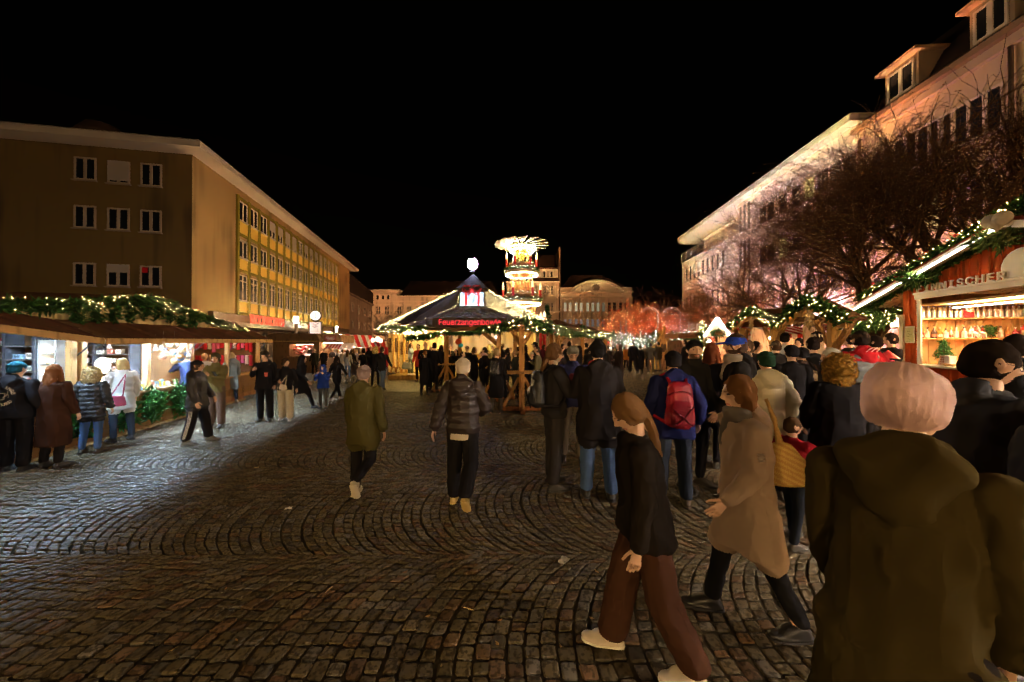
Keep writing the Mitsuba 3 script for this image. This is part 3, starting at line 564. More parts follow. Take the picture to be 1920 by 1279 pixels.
p = P(1240, HY, 52); tree('bare_tree', 'tall pale bare tree standing far back beside the pale block', (p[0], p[1], 0), 4.2, .25, 4, .55, 6, 51, (.15, .11, .08), (.15, .11, .08), kids=(3, 4), fr=.02)
p = P(742, HY, 30); tree('dark_tree', 'dark low tree left of the drinks hut below the white townhouse', (p[0], p[1], 0), 2.0, .15, 4, .8, 7, 61, (.06, .04, .025), (.08, .045, .025), kids=(4, 5), fr=.012, leafcol=(.08, .045, .025), k1=1.1)
# ================================================================ helpers of the market
WARM, YELLOW, COLD = np.array([1.0, .60, .22]), np.array([1.0, .68, .26]), np.array([.50, .74, 1.0])
OCT_V, OCT_F = np.array([[1, 0, 0], [-1, 0, 0], [0, 1, 0], [0, -1, 0], [0, 0, 1], [0, 0, -1.0]]), np.array([[0, 2, 4], [2, 1, 4], [1, 3, 4], [3, 0, 4], [2, 0, 5], [1, 2, 5], [3, 1, 5], [0, 3, 5]])
SPR_V = np.array([[0, 0, 0], [.13, .35, .03], [0, 1, -.06], [-.13, .35, .03], [.0, .35, .13], [0, .35, -.1]]); SPR_F = np.array([[0, 1, 2], [0, 2, 3], [0, 4, 2], [0, 2, 5]])
FIR = (0.026, 0.058, 0.017)
def along(pts, n, rng):
    p = np.asarray(pts, float); s = np.r_[0, np.cumsum(np.linalg.norm(np.diff(p, axis=0), axis=1))]; t = rng.random(n) * s[-1]
    return np.stack([np.interp(t, s, p[:, i]) for i in range(3)], 1), s[-1]
def plen(pts): return float(np.linalg.norm(np.diff(np.asarray(pts, float), axis=0), axis=1).sum())
def bulbs(name, pos, r, col, power, parent=None, w=1.0, label=None):
    mb = MB(); n = len(pos); scatter(mb, OCT_V, OCT_F, pos, np.tile(np.eye(3), (n, 1, 1)), np.full(n, r), np.tile(col, (n, 1)))
    return add(name, mb, 'black', parent, emit=np.asarray(col) * power, w=w, kind='stuff', label=label)
def sprigs(mb, pos, size, rng, col=FIR, out=None):
    n = len(pos); R_ = Rot.random(n, random_state=int(rng.integers(1e6))).as_matrix()
    scatter(mb, SPR_V, SPR_F, pos, R_, size * rng.uniform(.6, 1.3, n), jit(col, n, .5, rng))
def garland(label, pts, r=.11, dens=260, lights=16, power=14, col=WARM, size=.16, br=.011, group=None, seed=1, baubles=0, w=1.5, name='garland', cat='garland', spread=1.0):
    rng = np.random.default_rng(seed); k = thing(name, label, cat, group); L = plen(pts); n = int(dens * L)
    pos, _ = along(pts, n, rng); d = rng.normal(0, 1, (n, 3)); d /= np.linalg.norm(d, axis=1, keepdims=True); pos = pos + d * (r * rng.random((n, 1)) ** .5)
    mb = MB(); sprigs(mb, pos, size, rng); add('fir_foliage', mb, 'leaf', k, kind='stuff')
    n = int(lights * L)
    if n:
        pos, _ = along(pts, n, rng); d = rng.normal(0, 1, (n, 3)); d /= np.linalg.norm(d, axis=1, keepdims=True)
        bulbs('fairy_lights', pos + d * (r * 1.08 * spread) + [0, 0, .01], br, col, power, k, w=w)
    if baubles:
        pos, _ = along(pts, baubles, rng); mb = MB()
        for p in pos: ball(mb, p + rng.normal(0, .6 * r, 3), .038, 1, (.45, .02, .02))
        add('baubles', mb, 'gloss', k, smooth=True, kind='stuff')
    return k
def bush(label, c, R, n, size, seed, col=FIR, name='fir_branches', cat='fir branches', lights=0, power=12, lcol=WARM, br=.012, group=None, cone=False, w=1.0):
    rng = np.random.default_rng(seed); k = thing(name, label, cat, group); R = np.asarray(R, float) * np.ones(3)
    def pts(m):
        d = rng.normal(0, 1, (m, 3)); d /= np.linalg.norm(d, axis=1, keepdims=True); q = d * rng.random((m, 1)) ** .45
        if cone: q[:, 2] = rng.random(m) * 2 - 1; s = np.sqrt(rng.random(m)) * (1 - (q[:, 2] + 1) / 2 * .93); t = rng.random(m) * 6.28; q[:, 0], q[:, 1] = s * np.cos(t), s * np.sin(t)
        return np.asarray(c) + q * R
    mb = MB(); sprigs(mb, pts(n), size, rng, col); add('foliage', mb, 'leaf', k, kind='stuff')
    if cone: m_ = MB(); tube(m_, [np.asarray(c) - [0, 0, R[2] + .15], np.asarray(c) + [0, 0, R[2] * .9]], [.05, .01], 6, (.06, .035, .02)); add('trunk', m_, 'leaf', k)
    if lights: bulbs('fairy_lights', pts(lights), br, lcol, power, k, w=w)
    return k
WOOD, DWOOD, LWOOD = (0.30, 0.155, 0.06), (0.075, 0.038, 0.018), (0.42, 0.25, 0.10)
def planks(parent, F, a, b, z, n, col, mat='timber', vertical=True, gap=.006, name='plank', rng=RNG):
    """a boarded face of n separate planks with open joints"""
    for i in range(n):
        m_ = MB(); cc = jit(col, 1, .18, rng)[0]; e = rng.uniform(0, .004)
        if vertical: w_ = (a[1] - a[0]) / n; fb(m_, F, (a[0] + i * w_ + gap / 2, a[0] + (i + 1) * w_ - gap / 2), (b[0], b[1] + e), z, cc, .004)
        else: h = (z[1] - z[0]) / n; fb(m_, F, a, (b[0], b[1] + e), (z[0] + i * h + gap / 2, z[0] + (i + 1) * h - gap / 2), cc, .004)
        add(name, m_, mat, parent)

# ================================================================ raised pavement before the shops
kp = struct('shop_pavement', 'low dark pavement with a worn kerb in front of the shops')
poly = [(-8.9, 10.6), (-8.45, 12.6), (-9.6, 17), (-15.6, 45), (-30, 45), (-24, 10.6)]
m_ = trimesh.creation.extrude_polygon(shapely.Polygon(poly), .09, engine='earcut'); scene[kp] = mikit.ply((m_.vertices + [0, 0, -.02], m_.faces), 'asphalt')
mb = MB()
for a_, b_ in zip(poly[:3], poly[1:4]):
    a_, b_ = np.array([*a_, .045]), np.array([*b_, .045]); L = np.linalg.norm(b_ - a_); n = max(1, int(L / 1.0))
    for i in range(n):
        if i < 12: add('kerb_stone', (lambda q: (beam(q, a_ + (b_ - a_) * (i + .01) / n, a_ + (b_ - a_) * (i + .99) / n, .14, .13, jit((.16, .14, .11), 1, .2)[0], .012), q)[1])(MB()), 'stone', kp)

# ================================================================ LEFT STALL ROW
FS = Frame((-7.66, 6.17), (-.21, .978), (.978, .21))
def goods_box(F, a, b, z, s, col, label, group, name='gift_box', cat='box', mat='satin'):
    k = thing(name, label, cat, group); m_ = MB(); fb(m_, F, (a, a + s[0]), (b, b + s[1]), (z, z + s[2]), col, .006); add('carton', m_, mat, k)
    m_ = MB(); fb(m_, F, (a + s[0] * .2, a + s[0] * .8), (b + s[1], b + s[1] + .003), (z + s[2] * .3, z + s[2] * .75), tuple(np.clip(np.array(col) * .35, 0, 1))); add('print', m_, mat, k)
def long_stall(name, label, a0, a1, edge, fascia, posts, gaps=()):
    """boarded stall front with flap roof; edge: [(a, z)] of the roof's front edge, fascia: [(a, z)] of the gable board above it"""
    k = thing(name, label, 'market stall')
    planks(k, FS, (a0, a1), (-.03, 0), (.05, .78), 4, (.20, .105, .045), vertical=False)
    m_ = MB(); fb(m_, FS, (a0, a1), (-.5, .06), (.782, .83), (.26, .15, .07), .006); add('counter_top', m_, 'timber', k)
    m_ = MB(); fb(m_, FS, (a0, a1), (-.06, .03), (.0, .048), (.30, .2, .09)); add('base_board', m_, 'timber', k)
    for a in posts:
        m_ = MB(); fb(m_, FS, (a - .05, a + .05), (-.13, -.03), (.832, 2.0), (.46, .27, .11), .006); add('post', m_, 'timber', k)
        m_ = MB(); beam(m_, FS.at(a + .06, -.05, 1.62), FS.at(a + .1, .24, 1.94), .02, .02, (.05, .05, .055)); add('flap_strut', m_, 'metal', k)
    # roof: sloping dark boards from the front edge up to the fascia, then back
    e = np.array(edge); fz = np.array(fascia)
    m_ = MB(); n = max(4, int((a1 - a0) / .16)); aa = np.linspace(a0, a1, n + 1)
    for i in range(n):
        za, zb = np.interp(aa[i:i + 2], e[:, 0], e[:, 1]); g_ = .004
        top = [[aa[i] + g_, .32, za], [aa[i + 1] - g_, .32, zb], [aa[i + 1] - g_, -.42, zb + .34], [aa[i] + g_, -.42, za + .34]]; v_ = FS(np.array(top + [[p[0], p[1], p[2] - .028] for p in top])); 
        q = MB().add(v_, [[3, 2, 1, 0], [4, 5, 6, 7], [0, 1, 5, 4], [1, 2, 6, 5], [2, 3, 7, 6], [3, 0, 4, 7]], jit((.085, .04, .022), 1, .2)[0])
        add('roof_board', q, 'timber', k)
    m_ = MB()
    for (p, q) in zip(edge[:-1], edge[1:]): beam(m_, FS.at(p[0], .33, p[1] - .05), FS.at(q[0], .33, q[1] - .05), .035, .11, (.42, .24, .09))
    add('edge_rail', m_, 'timber', k)
    ztop = lambda a: np.interp(a, fz[:, 0], fz[:, 1])
    poly = [(a0, np.interp(a0, e[:, 0], e[:, 1]) + .3)] + [(a1, np.interp(a1, e[:, 0], e[:, 1]) + .3), (a1, ztop(a1))] + [(x, z) for x, z in fascia[::-1] if a0 < x < a1] + [(a0, ztop(a0))]
    m_ = MB(); prism(m_, poly, FS, -.46, -.42, (.48, .36, .16)); add('fascia_board', m_, 'timber', k)
    m_ = MB(); xs = sorted({a0, a1} | {x for x, z in fascia if a0 < x < a1})
    for p, q in zip(xs[:-1], xs[1:]):
        v_ = FS(np.array([[p, -.4, ztop(p) + .02], [q, -.4, ztop(q) + .02], [q, -2.8, ztop(q) + .05], [p, -2.8, ztop(p) + .05]])); m_.add(np.vstack([v_, v_ - [0, 0, .03]]), [[3, 2, 1, 0], [4, 5, 6, 7], [0, 1, 5, 4], [1, 2, 6, 5], [2, 3, 7, 6], [3, 0, 4, 7]], (.09, .045, .025))
    add('roof', m_, 'timber', k)
    m_ = MB(); fb(m_, FS, (a0, a1), (-2.55, -2.5), (0, 2.3), (.10, .055, .025)); fb(m_, FS, (a0, a0 + .04), (-2.5, -.14), (0, 2.1), (.10, .05, .022)); fb(m_, FS, (a1 - .04, a1), (-2.5, -.14), (0, 2.1), (.10, .05, .022)); fb(m_, FS, (a0 + .04, a1 - .04), (-2.5, -.46), (2.1, 2.13), (.06, .045, .035)); add('inner_wall', m_, 'timber', k)
    return k
st1 = long_stall('market_stall', 'wooden stall with dark shelves of boxed gifts at the left edge', -3.4, -.12, [(-3.4, 2.30), (-.12, 1.93)], [(-3.4, 2.0 + .35), (-.86, 2.45), (-.12, 2.52)], [-.2])
st2 = long_stall('market_stall', 'wooden stall of glowing lanterns and candles with fir covered counter', -.08, 2.62, [(-.08, 1.93), (2.62, 1.95)], [(-.08, 2.5), (1.98, 2.93), (2.62, 2.8)], [-.02, 1.38, 2.5])
st0 = long_stall('market_stall', 'unseen wooden stall continuing the left row behind the camera, lighting the foreground', -12.2, -4.6, [(-12.2, 2.2), (-4.6, 2.2)], [(-12.2, 2.5), (-8.4, 2.9), (-4.6, 2.5)], [-12, -8.4, -4.8])  # stall out of view, carries a strip that lights the foreground
FR2 = Frame((9.69 - .228 * 5.9, 8.46 - .974 * 5.9), (-.228, -.974), (-.974, .228)); st4 = thing('market_stall', 'unseen boarded wooden stall after the red hut, lighting the foreground from the right', 'market stall')
planks(st4, FR2, (0, 6), (-.03, 0), (.05, .95), 5, (.20, .105, .045), vertical=False)
m_ = MB(); fb(m_, FR2, (0, 6), (-.5, .1), (.952, 1.0), (.26, .15, .07), .006); fb(m_, FR2, (0, 6), (-2.4, -2.3), (0, 2.5), (.4, .26, .13)); fb(m_, FR2, (0, 6), (-2.4, .55), (2.5, 2.56), (.12, .06, .03)); fb(m_, FR2, (0, .1), (-.12, -.03), (1.0, 2.5), (.4, .24, .1)); fb(m_, FR2, (5.9, 6), (-.12, -.03), (1.0, 2.5), (.4, .24, .1)); add('frame', m_, 'timber', st4)
m_ = MB(); fb(m_, FR2, (.3, 5.7), (.30, .36), (2.44, 2.47), (.9, .9, .9)); add('strip_lamp', m_, 'matte', st4, emit=np.array([1, .85, .70]) * 330, w=12)  # stall and strip out of view, placed to light the near people
st3 = long_stall('market_stall', 'wooden stall with red hanging goods past the lantern stall', 2.66, 6.2, [(2.66, 1.95), (6.2, 1.97)], [(2.66, 2.8), (5.6, 2.27), (6.2, 2.2)], [2.75, 4.3, 6.1])
# LED strip lamps below the flap
m_ = MB(); fb(m_, FS, (-12, -4.9), (-.42, -.39), (2.2, 2.215), (.9, .9, .9)); add('strip_lamp', m_, 'matte', st0, emit=YELLOW * 44, w=5)  # this strip is out of view, placed to light the left foreground
for k, a0, a1, z0, z1 in ((st1, -1.75, -1.2, 2.235, 2.17), (st1, -1.1, -.7, 2.155, 2.11), (st2, 0.1, 1.28, 2.045, 2.055), (st2, 1.45, 2.45, 2.057, 2.065)):
    m_ = MB(); z0, z1 = z0 - .075, z1 - .075; beam(m_, FS.at(a0, .12, z0), FS.at(a1, .12, z1), .03, .012, (.9, .9, .9), 0); lk = add('led_strip', m_, 'matte', k, emit=COLD * (420 if k == st1 else 1500), w=9)
    m_ = MB(); beam(m_, FS.at(a0, .12, z0 + .012), FS.at(a1, .12, z1 + .012), .05, .008, (.4, .4, .4), 0); add('lamp_housing', m_, 'metal', lk)
# shelves and goods of the first stall
FP1 = Frame(FS.at(-.13, -.15, 0)[:2], -FS.n[:2], -FS.u[:2]); FP2 = Frame(FS.at(2.57, -.15, 0)[:2], -FS.n[:2], -FS.u[:2])
k = thing('gift_shelf', 'dark shelf rack with six boards at the back of the left edge stall', 'shelf')
m_ = MB()
for a in (.24, .62, 1.0, 1.6, 2.32): fb(m_, FP1, (a - .02, a + .02), (0, .3), (0, 2.0), (.035, .035, .04))
add('upright', m_, 'satin', k, kind='stuff')
ZS = (.80, .98, 1.18, 1.38, 1.58, 1.80)
for z in ZS: m_ = MB(); fb(m_, FP1, (.22, 2.34), (0, .31), (z - .02, z), (.07, .06, .055)); add('shelf_board', m_, 'satin', k)
rr = np.random.default_rng(5)
pal = [(.75, .72, .68), (.22, .32, .48), (.7, .68, .62), (.62, .5, .4), (.55, .2, .16), (.3, .22, .18), (.8, .8, .8)]
def fill_shelf(F, zs, a0, a1, label, group, pl):
    for z in zs:
        a = a0
        while a < a1:
            s_ = (rr.uniform(.07, .12), .12, rr.uniform(.07, .13))
            if not any(u - .03 - s_[0] < a < u + .03 for u in (.62, 1.0, 1.6)): goods_box(F, a, .15, z + .002, s_, jit(pl[rr.integers(len(pl))], 1, .15, rr)[0], label, group)
            a += s_[0] + rr.uniform(.01, .09)
fill_shelf(FP1, ZS[:5], .27, 1.9, 'small printed gift box on the dark shelves of the left edge stall', 'gift boxes on the shelf rack', pal)
for a in (.75, .85, .95, 1.15):
    k = thing('gnome', 'small white gnome figure with red cap on the dark shelves', 'figurine', 'gnomes on the shelf rack'); c_ = FP1.at(a, .17, ZS[5])
    m_ = MB(); lathe(m_, [(.0, 0), (.05, 0), (.055, .05), (.03, .09), (0, .1)], c_, 8, (.8, .78, .74)); add('body', m_, 'matte', k, smooth=True); m_ = MB(); lathe(m_, [(.038, .085), (.03, .11), (0, .15)], c_, 8, (.5, .04, .04)); add('cap', m_, 'matte', k, smooth=True)
k = thing('trinket_shelf', 'dark shelf of trinkets at the side wall of the lantern stall', 'shelf'); m_ = MB()
for a in (.9, 1.6, 2.3): fb(m_, FP2, (a - .02, a + .02), (0, .3), (0, 2.0), (.03, .03, .035))
for z in ZS: fb(m_, FP2, (.9, 2.3), (0, .31), (z - .02, z), (.06, .055, .05))
add('rack', m_, 'satin', k); fill_shelf(FP2, ZS[1:5], .95, 2.2, 'small packed trinket on the side shelf of the lantern stall', 'trinkets on the side shelf', pal)
# lit lantern tower beside the post and lanterns on the second stall
def lantern(c, s, label, group, power=14, col=(1, .82, .55), tall=1.3):
    k = thing('glowing_lantern', label, 'lantern', group); m_ = MB(); lathe(m_, [(0, 0), (s, 0), (s * .95, s * tall * 1.4), (s * .2, s * tall * 2.0), (0, s * tall * 2.0)], c, 7, (.9, .85, .75)); add('lamp_shade', m_, 'matte', k, emit=np.array(col) * power, w=1)
    m_ = MB(); lathe(m_, [(0, -.02), (s * 1.15, -.02), (s * 1.15, 0), (0, .0)], c, 7, (.3, .2, .1)); lathe(m_, [(0, s * tall * 2.0), (s * .25, s * tall * 2.0), (0, s * tall * 2.3)], c, 7, (.3, .2, .1)); add('base', m_, 'matte', k)
k = thing('display_rack', 'white lit display rack of lanterns just left of the stall post', 'rack')
m_ = MB()
for a in (-.02, .2): fb(m_, FP1, (a - .012, a + .012), (.03, .27), (.83, 1.9), (.3, .3, .3))
fb(m_, FP1, (-.01, .19), (.02, .03), (.83, 1.9), (.12, .11, .10)); add('frame', m_, 'matte', k)
for z in (.95, 1.13, 1.31, 1.49, 1.67): m_ = MB(); fb(m_, FP1, (-.005, .185), (.031, .27), (z - .015, z), (.3, .3, .3)); add('shelf_board', m_, 'matte', k)
for z in (.95, 1.13, 1.31, 1.49, 1.67):
    for a in (.045, .14): lantern(FP1.at(a, .16, z + .022), .036, 'small warm lantern standing on the white lit display rack', 'lanterns on the display rack', 5, (1, .86, .62), 1.0)
for a, b, z, s, pw in ((.35, -.9, .95, .07, 16), (.62, -.75, .92, .08, 22), (.85, -.95, 1.05, .07, 16), (1.05, -.7, .95, .09, 20), (1.22, -.9, 1.15, .06, 12), (1.55, -.9, .95, .08, 18), (1.72, -.7, 1.0, .06, 16), (.2, -1.5, 1.3, .08, 8), (1.95, -.85, .93, .07, 12)):
    lantern(FS.at(a, b, z), s, 'bright lantern among the candles on the counter of the lantern stall', 'lanterns on the counter', pw)
k = thing('table_display', 'stepped table of candles and trinkets inside the lantern stall', 'display table')
m_ = MB(); fb(m_, FS, (.05, 2.5), (-1.7, -.5), (.83, .9), (.06, .08, .14), .01); fb(m_, FS, (.05, 2.5), (-1.7, -1.25), (.9, 1.05), (.08, .08, .12), .01); fb(m_, FS, (.1, 2.4), (-2.45, -2.2), (.9, 1.9), (.05, .05, .06)); add('cloth', m_, 'matte', k)
for i in range(70):
    a, b = rr.uniform(.1, 2.35), rr.uniform(-.48, -.05); s_ = rr.uniform(.03, .07); kk = thing('candle', 'small coloured candle on the counter of the lantern stall', 'candle', 'candles on the counter'); m_ = MB(); lathe(m_, [(0, 0), (s_ * .6, 0), (s_ * .6, s_ * 2), (0, s_ * 2.1)], FS.at(a, b, .832), 8, pal[rr.integers(len(pal))] if rr.random() < .6 else [(.7, .2, .25), (.8, .6, .1), (.2, .4, .6)][rr.integers(3)]); add('wax', m_, 'satin', kk, smooth=40)
k = thing('paper_sign', 'round white paper sign given its own glow, hanging above the counter', 'sign'); m_ = MB(); c_ = P(193, 685, 6.9); ball(m_, c_, (.17, .03, .17), 2, (.75, .85, .95)); add('disc', m_, 'matte', k, smooth=True, emit=(.35, .45, .55), w=.3); m_ = MB(); tube(m_, [c_ + [0, 0, .17], c_ + [0, 0, .6]], .004, 4, (.1, .1, .1)); add('cord', m_, 'matte', k)  # the paper is no lamp; its lit look is put in as emission
for px, py in ((307, 646), (292, 652), (327, 648), (205, 648)):
    k = thing('hanging_angel', 'small white angel hanging under the roof of the lantern stall', 'ornament', 'hanging angels'); c_ = P(px, py, 7.4); m_ = MB(); lathe(m_, [(.045, -.06), (.02, .02), (.0, .03)], c_, 8, (.8, .75, .7)); ball(m_, c_ + [0, 0, .045], .022, 1, (.8, .7, .6)); add('figure', m_, 'matte', k, smooth=True); m_ = MB(); tube(m_, [c_ + [0, 0, .06], c_ + [0, 0, .3]], .003, 4, (.2, .2, .2)); add('cord', m_, 'matte', k)
for i in range(16):
    t = rr.normal(0, 1, 3); t /= np.linalg.norm(t); c_ = P(322, 662, 7.9) + t * [.24, .1, .2]
    k = thing('ornament_ball', 'coloured ornament ball in the round bunch on the lantern stall', 'ornament', 'bunch of ornament balls'); m_ = MB(); ball(m_, c_, .075, 1, [(.25, .4, .7), (.7, .45, .2), (.7, .65, .5), (.3, .15, .1)][i % 4]); add('ball', m_, 'gloss', k, smooth=True)
# hanging goods of the third stall
FP3 = Frame(FS.at(6.14, -.15, 0)[:2], -FS.n[:2], -FS.u[:2])
for i in range(34):
    a, zt = .1 + .125 * (i % 17), (1.92, 1.42)[i // 17]; k = thing('hanging_scarf', 'red or pink textile hanging in rows at the side of the third stall', 'scarf', 'hanging textiles'); m_ = MB(); fb(m_, FP3, (a, a + .1), (.03, .07), (zt - .25 - .15 * rr.random(), zt), [(.5, .03, .04), (.5, .1, .2), (.3, .03, .05), (.6, .5, .45)][rr.integers(4)], .01); add('cloth', m_, 'cloth', k)
m_ = MB(); fb(m_, FS, (3.0, 5.9), (-.9, -.87), (2.05, 2.07), (.9, .9, .9)); add('led_strip', m_, 'matte', st3, emit=WARM * 40, w=3)
# fir garlands of the row
gp = [FS.at(-3.2, -.33, 2.42), FS.at(-1.8, -.33, 2.4), FS.at(-.86, -.33, 2.42), FS.at(-.1, -.33, 2.5), FS.at(.9, -.33, 2.68), FS.at(1.98, -.33, 2.86)]
gp2 = [FS.at(1.98, -.33, 2.86), FS.at(2.62, -.33, 2.74), FS.at(4.0, -.33, 2.5), FS.at(5.9, -.33, 2.2)]
GRP = 'fir garlands on the left stall row'
garland('thick fir garland with warm lights rising along the left stall fascia', gp, r=.10, dens=560, lights=36, power=18, size=.13, seed=2, spread=1.25, br=.006)
garland('thick fir garland with warm lights falling towards the store', gp2, r=.10, dens=560, lights=36, power=18, size=.13, seed=3, spread=1.25, br=.007)
rng_ = np.random.default_rng(44)
for i, a in enumerate(np.linspace(.2, 3.2, 9)):
    bush('fir sprays hanging from the garland over the fascia of the lantern stall', FS.at(a, -.36, np.interp(a, [0, 1.98, 5.9], [2.5, 2.86, 2.2]) - .26), (.17, .05, .2), 130, .13, 60 + i, group='hanging fir sprays')
for lab, a, z, R_, n, s_ in (('bushy fir branches fixed to the counter front beside the post', 1.25, .52, (.28, .12, .34), 420, 90), ('fir branches on the counter front behind the reaching man', 2.05, .5, (.2, .1, .4), 300, 91), ('fir branches on the counter front at the curly haired woman', -.25, .55, (.2, .1, .35), 300, 92), ('fir branches on the counter front at the left edge', -1.9, .45, (.35, .06, .3), 400, 93), ('fir branches by the pink bag woman', .62, .42, (.2, .1, .3), 240, 94)):
    bush(lab, FS.at(a, .09, z), R_, n, .2, s_, col=(.04, .10, .03))
k = thing('canvas_stall', 'stall with pale pink canvas roof behind the left garland', 'market stall'); m_ = MB()
v_ = np.array([P(-30, 552, 9.2), P(236, 560, 10.4), P(236, 585, 9.7), P(-30, 586, 8.4)]); m_.add(np.vstack([v_, v_ - [0, 0, .03]]), [[0, 1, 2, 3], [7, 6, 5, 4], [0, 4, 5, 1], [1, 5, 6, 2], [2, 6, 7, 3], [3, 7, 4, 0]], (.72, .55, .5)); add('canvas', m_, 'cloth', k)
m_ = MB(); beam(m_, P(-30, 551, 9.22), P(238, 559.5, 10.42), .05, .06, (.35, .05, .04)); 
for px in (-20, 230): p = P(px, 586, 9.0); tube(m_, [[p[0], p[1], 0], p], .04, 6, (.3, .2, .1))
add('frame', m_, 'matte', k)
k = add('work_lamp', ball(MB(), P(90, 571, 8.35), (.3, .03, .03), 1, (.9, .9, .9)), 'matte', k, emit=(30, 20, 14), w=2)  # unseen lamp, placed to brighten the pale canvas roof
# ================================================================ STREET FURNITURE before the store
def post_lamp(px, ytop, ybot, d, label, at=None, power=26):
    k = thing('post_lamp', label, 'street lamp'); p, q = (P(px, ytop, d), P(px, ybot, d)) if at is None else (np.array(at, float), np.array(at, float) - [0, 0, .47]); b = np.array([p[0], p[1], 0.0]); r = .16
    m_ = MB(); lathe(m_, [(r * .8, 0), (r * .8, q[2] - .02)], b, 12, (.25, .2, .16)); lathe(m_, [(r * 1.2, 0), (r * 1.2, .3), (r * .8, .32)], b, 12, (.2, .17, .15)); add('post', m_, 'metal', k, smooth=40)
    m_ = MB(); lathe(m_, [(0, q[2]), (r, q[2]), (r, p[2]), (0, p[2])], b, 12, (.9, .8, .6)); add('lamp_glass', m_, 'matte', k, smooth=40, emit=WARM * [1, 1.05, 1.2] * power, w=8)
    m_ = MB(); lathe(m_, [(0, p[2]), (r * 1.25, p[2]), (r * 1.2, p[2] + .06), (0, p[2] + .1)], b, 12, (.25, .2, .16)); add('cap', m_, 'metal', k, smooth=40)
for i, (x, y, pw) in enumerate(((-9.0, -12.0, 150), (-3.0, -15.0, 560), (6.0, -13.0, 280))): post_lamp(0, 0, 0, 0, f'{("left", "middle", "right")[i]} of three unseen tubular post lamps behind the camera, lighting the foreground', (x, y, 4.0), pw)  # lamps out of view, placed to light the foreground from behind
post_lamp(0, 0, 0, 0, 'unseen tubular post lamp behind the red hut, lighting the mansard house wall', (16.8, 8.6, 4.0), 300)  # lamp hidden by the hut, placed to light the mansard wall
post_lamp(555, 594, 605, 27.6, 'tall tubular post lamp left of the clock column', power=430)
post_lamp(631, 612, 622, 42.0, 'tubular post lamp far along the store facade', power=430)
k = thing('clock_column', 'street clock with round white dial above a lit notice panel', 'clock'); D = 28.0; c_ = P(592, 592, D); FCk = Frame((c_[0], c_[1]), (1, .12))
m_ = MB(); lathe(m_, [(.07, 0), (.07, c_[2] - .3)], (c_[0], c_[1], 0), 10, (.06, .06, .065)); fb(m_, FCk, (-.5, .5), (-.09, .09), (P(0, 627, D)[2], P(0, 603, D)[2]), (.05, .05, .055), .03); add('column', m_, 'metal', k)
m_ = MB(); fb(m_, FCk, (-.42, .42), (.091, .1), (P(0, 625.6, D)[2], P(0, 604.6, D)[2]), (.8, .75, .75)); add('notice_panel', m_, 'matte', k, emit=(.62, .5, .48), w=1)
m_ = MB()
for i, w_ in enumerate((.28, .2, .24, .12)): fb(m_, FCk, (-w_, w_), (.101, .108), (P(0, 607.5 + i * 2.3, D)[2], P(0, 606.7 + i * 2.3, D)[2]), (.2, .1, .1))
ball(m_, FCk.at(.17, .1, P(0, 619, D)[2]), (.16, .01, .2), 1, (.8, .8, .8)); add('notice_print', m_, 'matte', k)
m_ = MB(); an = np.linspace(0, 2 * math.pi, 25); tube(m_, [FCk.at(.42 * math.cos(t), .05, c_[2] + .42 * math.sin(t)) for t in an], .05, 6, (.05, .05, .055)); add('clock_rim', m_, 'metal', k, smooth=True)
m_ = MB(); prism(m_, [(.40 * math.cos(t), c_[2] + .40 * math.sin(t)) for t in an[:-1]], FCk, .0, .08, (.9, .9, .9)); add('dial', m_, 'matte', k, emit=(1.5, 1.45, 1.25), w=2)
m_ = MB(); fb(m_, FCk, (-.02, .02), (.09, .1), (c_[2] - .26, c_[2] + .05), (.02, .02, .02)); fb(m_, FCk, (-.016, .016), (.101, .11), (c_[2] - .05, c_[2] + .33), (.02, .02, .02)); add('hands', m_, 'matte', k)

# ================================================================ HUTS along the store
k = thing('window_hut', 'brown hut with a bright red and white decorated window near the clock', 'market hut'); D = 20.0; FWH = Frame(P(512, HY, D)[:2], (1, .1)); hx = lambda px: (px - 512) / FX * D; hz = lambda y: CZ + (HY - y) / FX * D
BRN = (.17, .09, .045)
m_ = MB(); fb(m_, FWH, (0, hx(541)), (-2, 0), (0, hz(641)), BRN); fb(m_, FWH, (hx(584), hx(594)), (-2, 0), (0, hz(641)), BRN); fb(m_, FWH, (hx(541), hx(584)), (-.1, 0), (0, hz(669)), BRN); fb(m_, FWH, (hx(541), hx(584)), (-.1, .01), (hz(645), hz(641)), BRN); fb(m_, FWH, (hx(541), hx(584)), (-2, -1.9), (0, hz(641)), (.55, .25, .2)); add('wall', m_, 'timber', k)
m_ = MB(); prism(m_, [(-.3, hz(641)), (hx(605), hz(641)), (hx(600), hz(626)), (hx(518), hz(626))], FWH, -2.3, .7, (.13, .07, .035)); fb(m_, FWH, (-.32, hx(606)), (.7, .74), (hz(641.5), hz(639)), (.3, .17, .07)); add('roof', m_, 'timber', k)
m_ = MB(); fb(m_, FWH, (hx(540), hx(585)), (.0, .2), (hz(670), hz(668)), (.35, .2, .1)); add('sill', m_, 'timber', k)
m_ = MB(); fb(m_, FWH, (hx(545), hx(580)), (-.6, -.5), (hz(645.5) - .03, hz(645.5)), (.9, .9, .9)); add('led_strip', m_, 'matte', k, emit=np.array([1, .72, .55]) * 22, w=3)
rr = np.random.default_rng(8)
for i in range(26):
    kk = thing('window_ornament', 'red and white ornament in the bright window of the brown hut', 'ornament', 'ornaments in the hut window'); m_ = MB(); ball(m_, FWH.at(hx(rr.uniform(542, 569)), -rr.uniform(.3, 1.2), hz(rr.uniform(647, 667))), rr.uniform(.05, .13), 1, [(.6, .04, .05), (.75, .6, .55), (.4, .08, .06), (.7, .3, .25)][i % 4]); add('ball', m_, 'satin', kk, smooth=True)
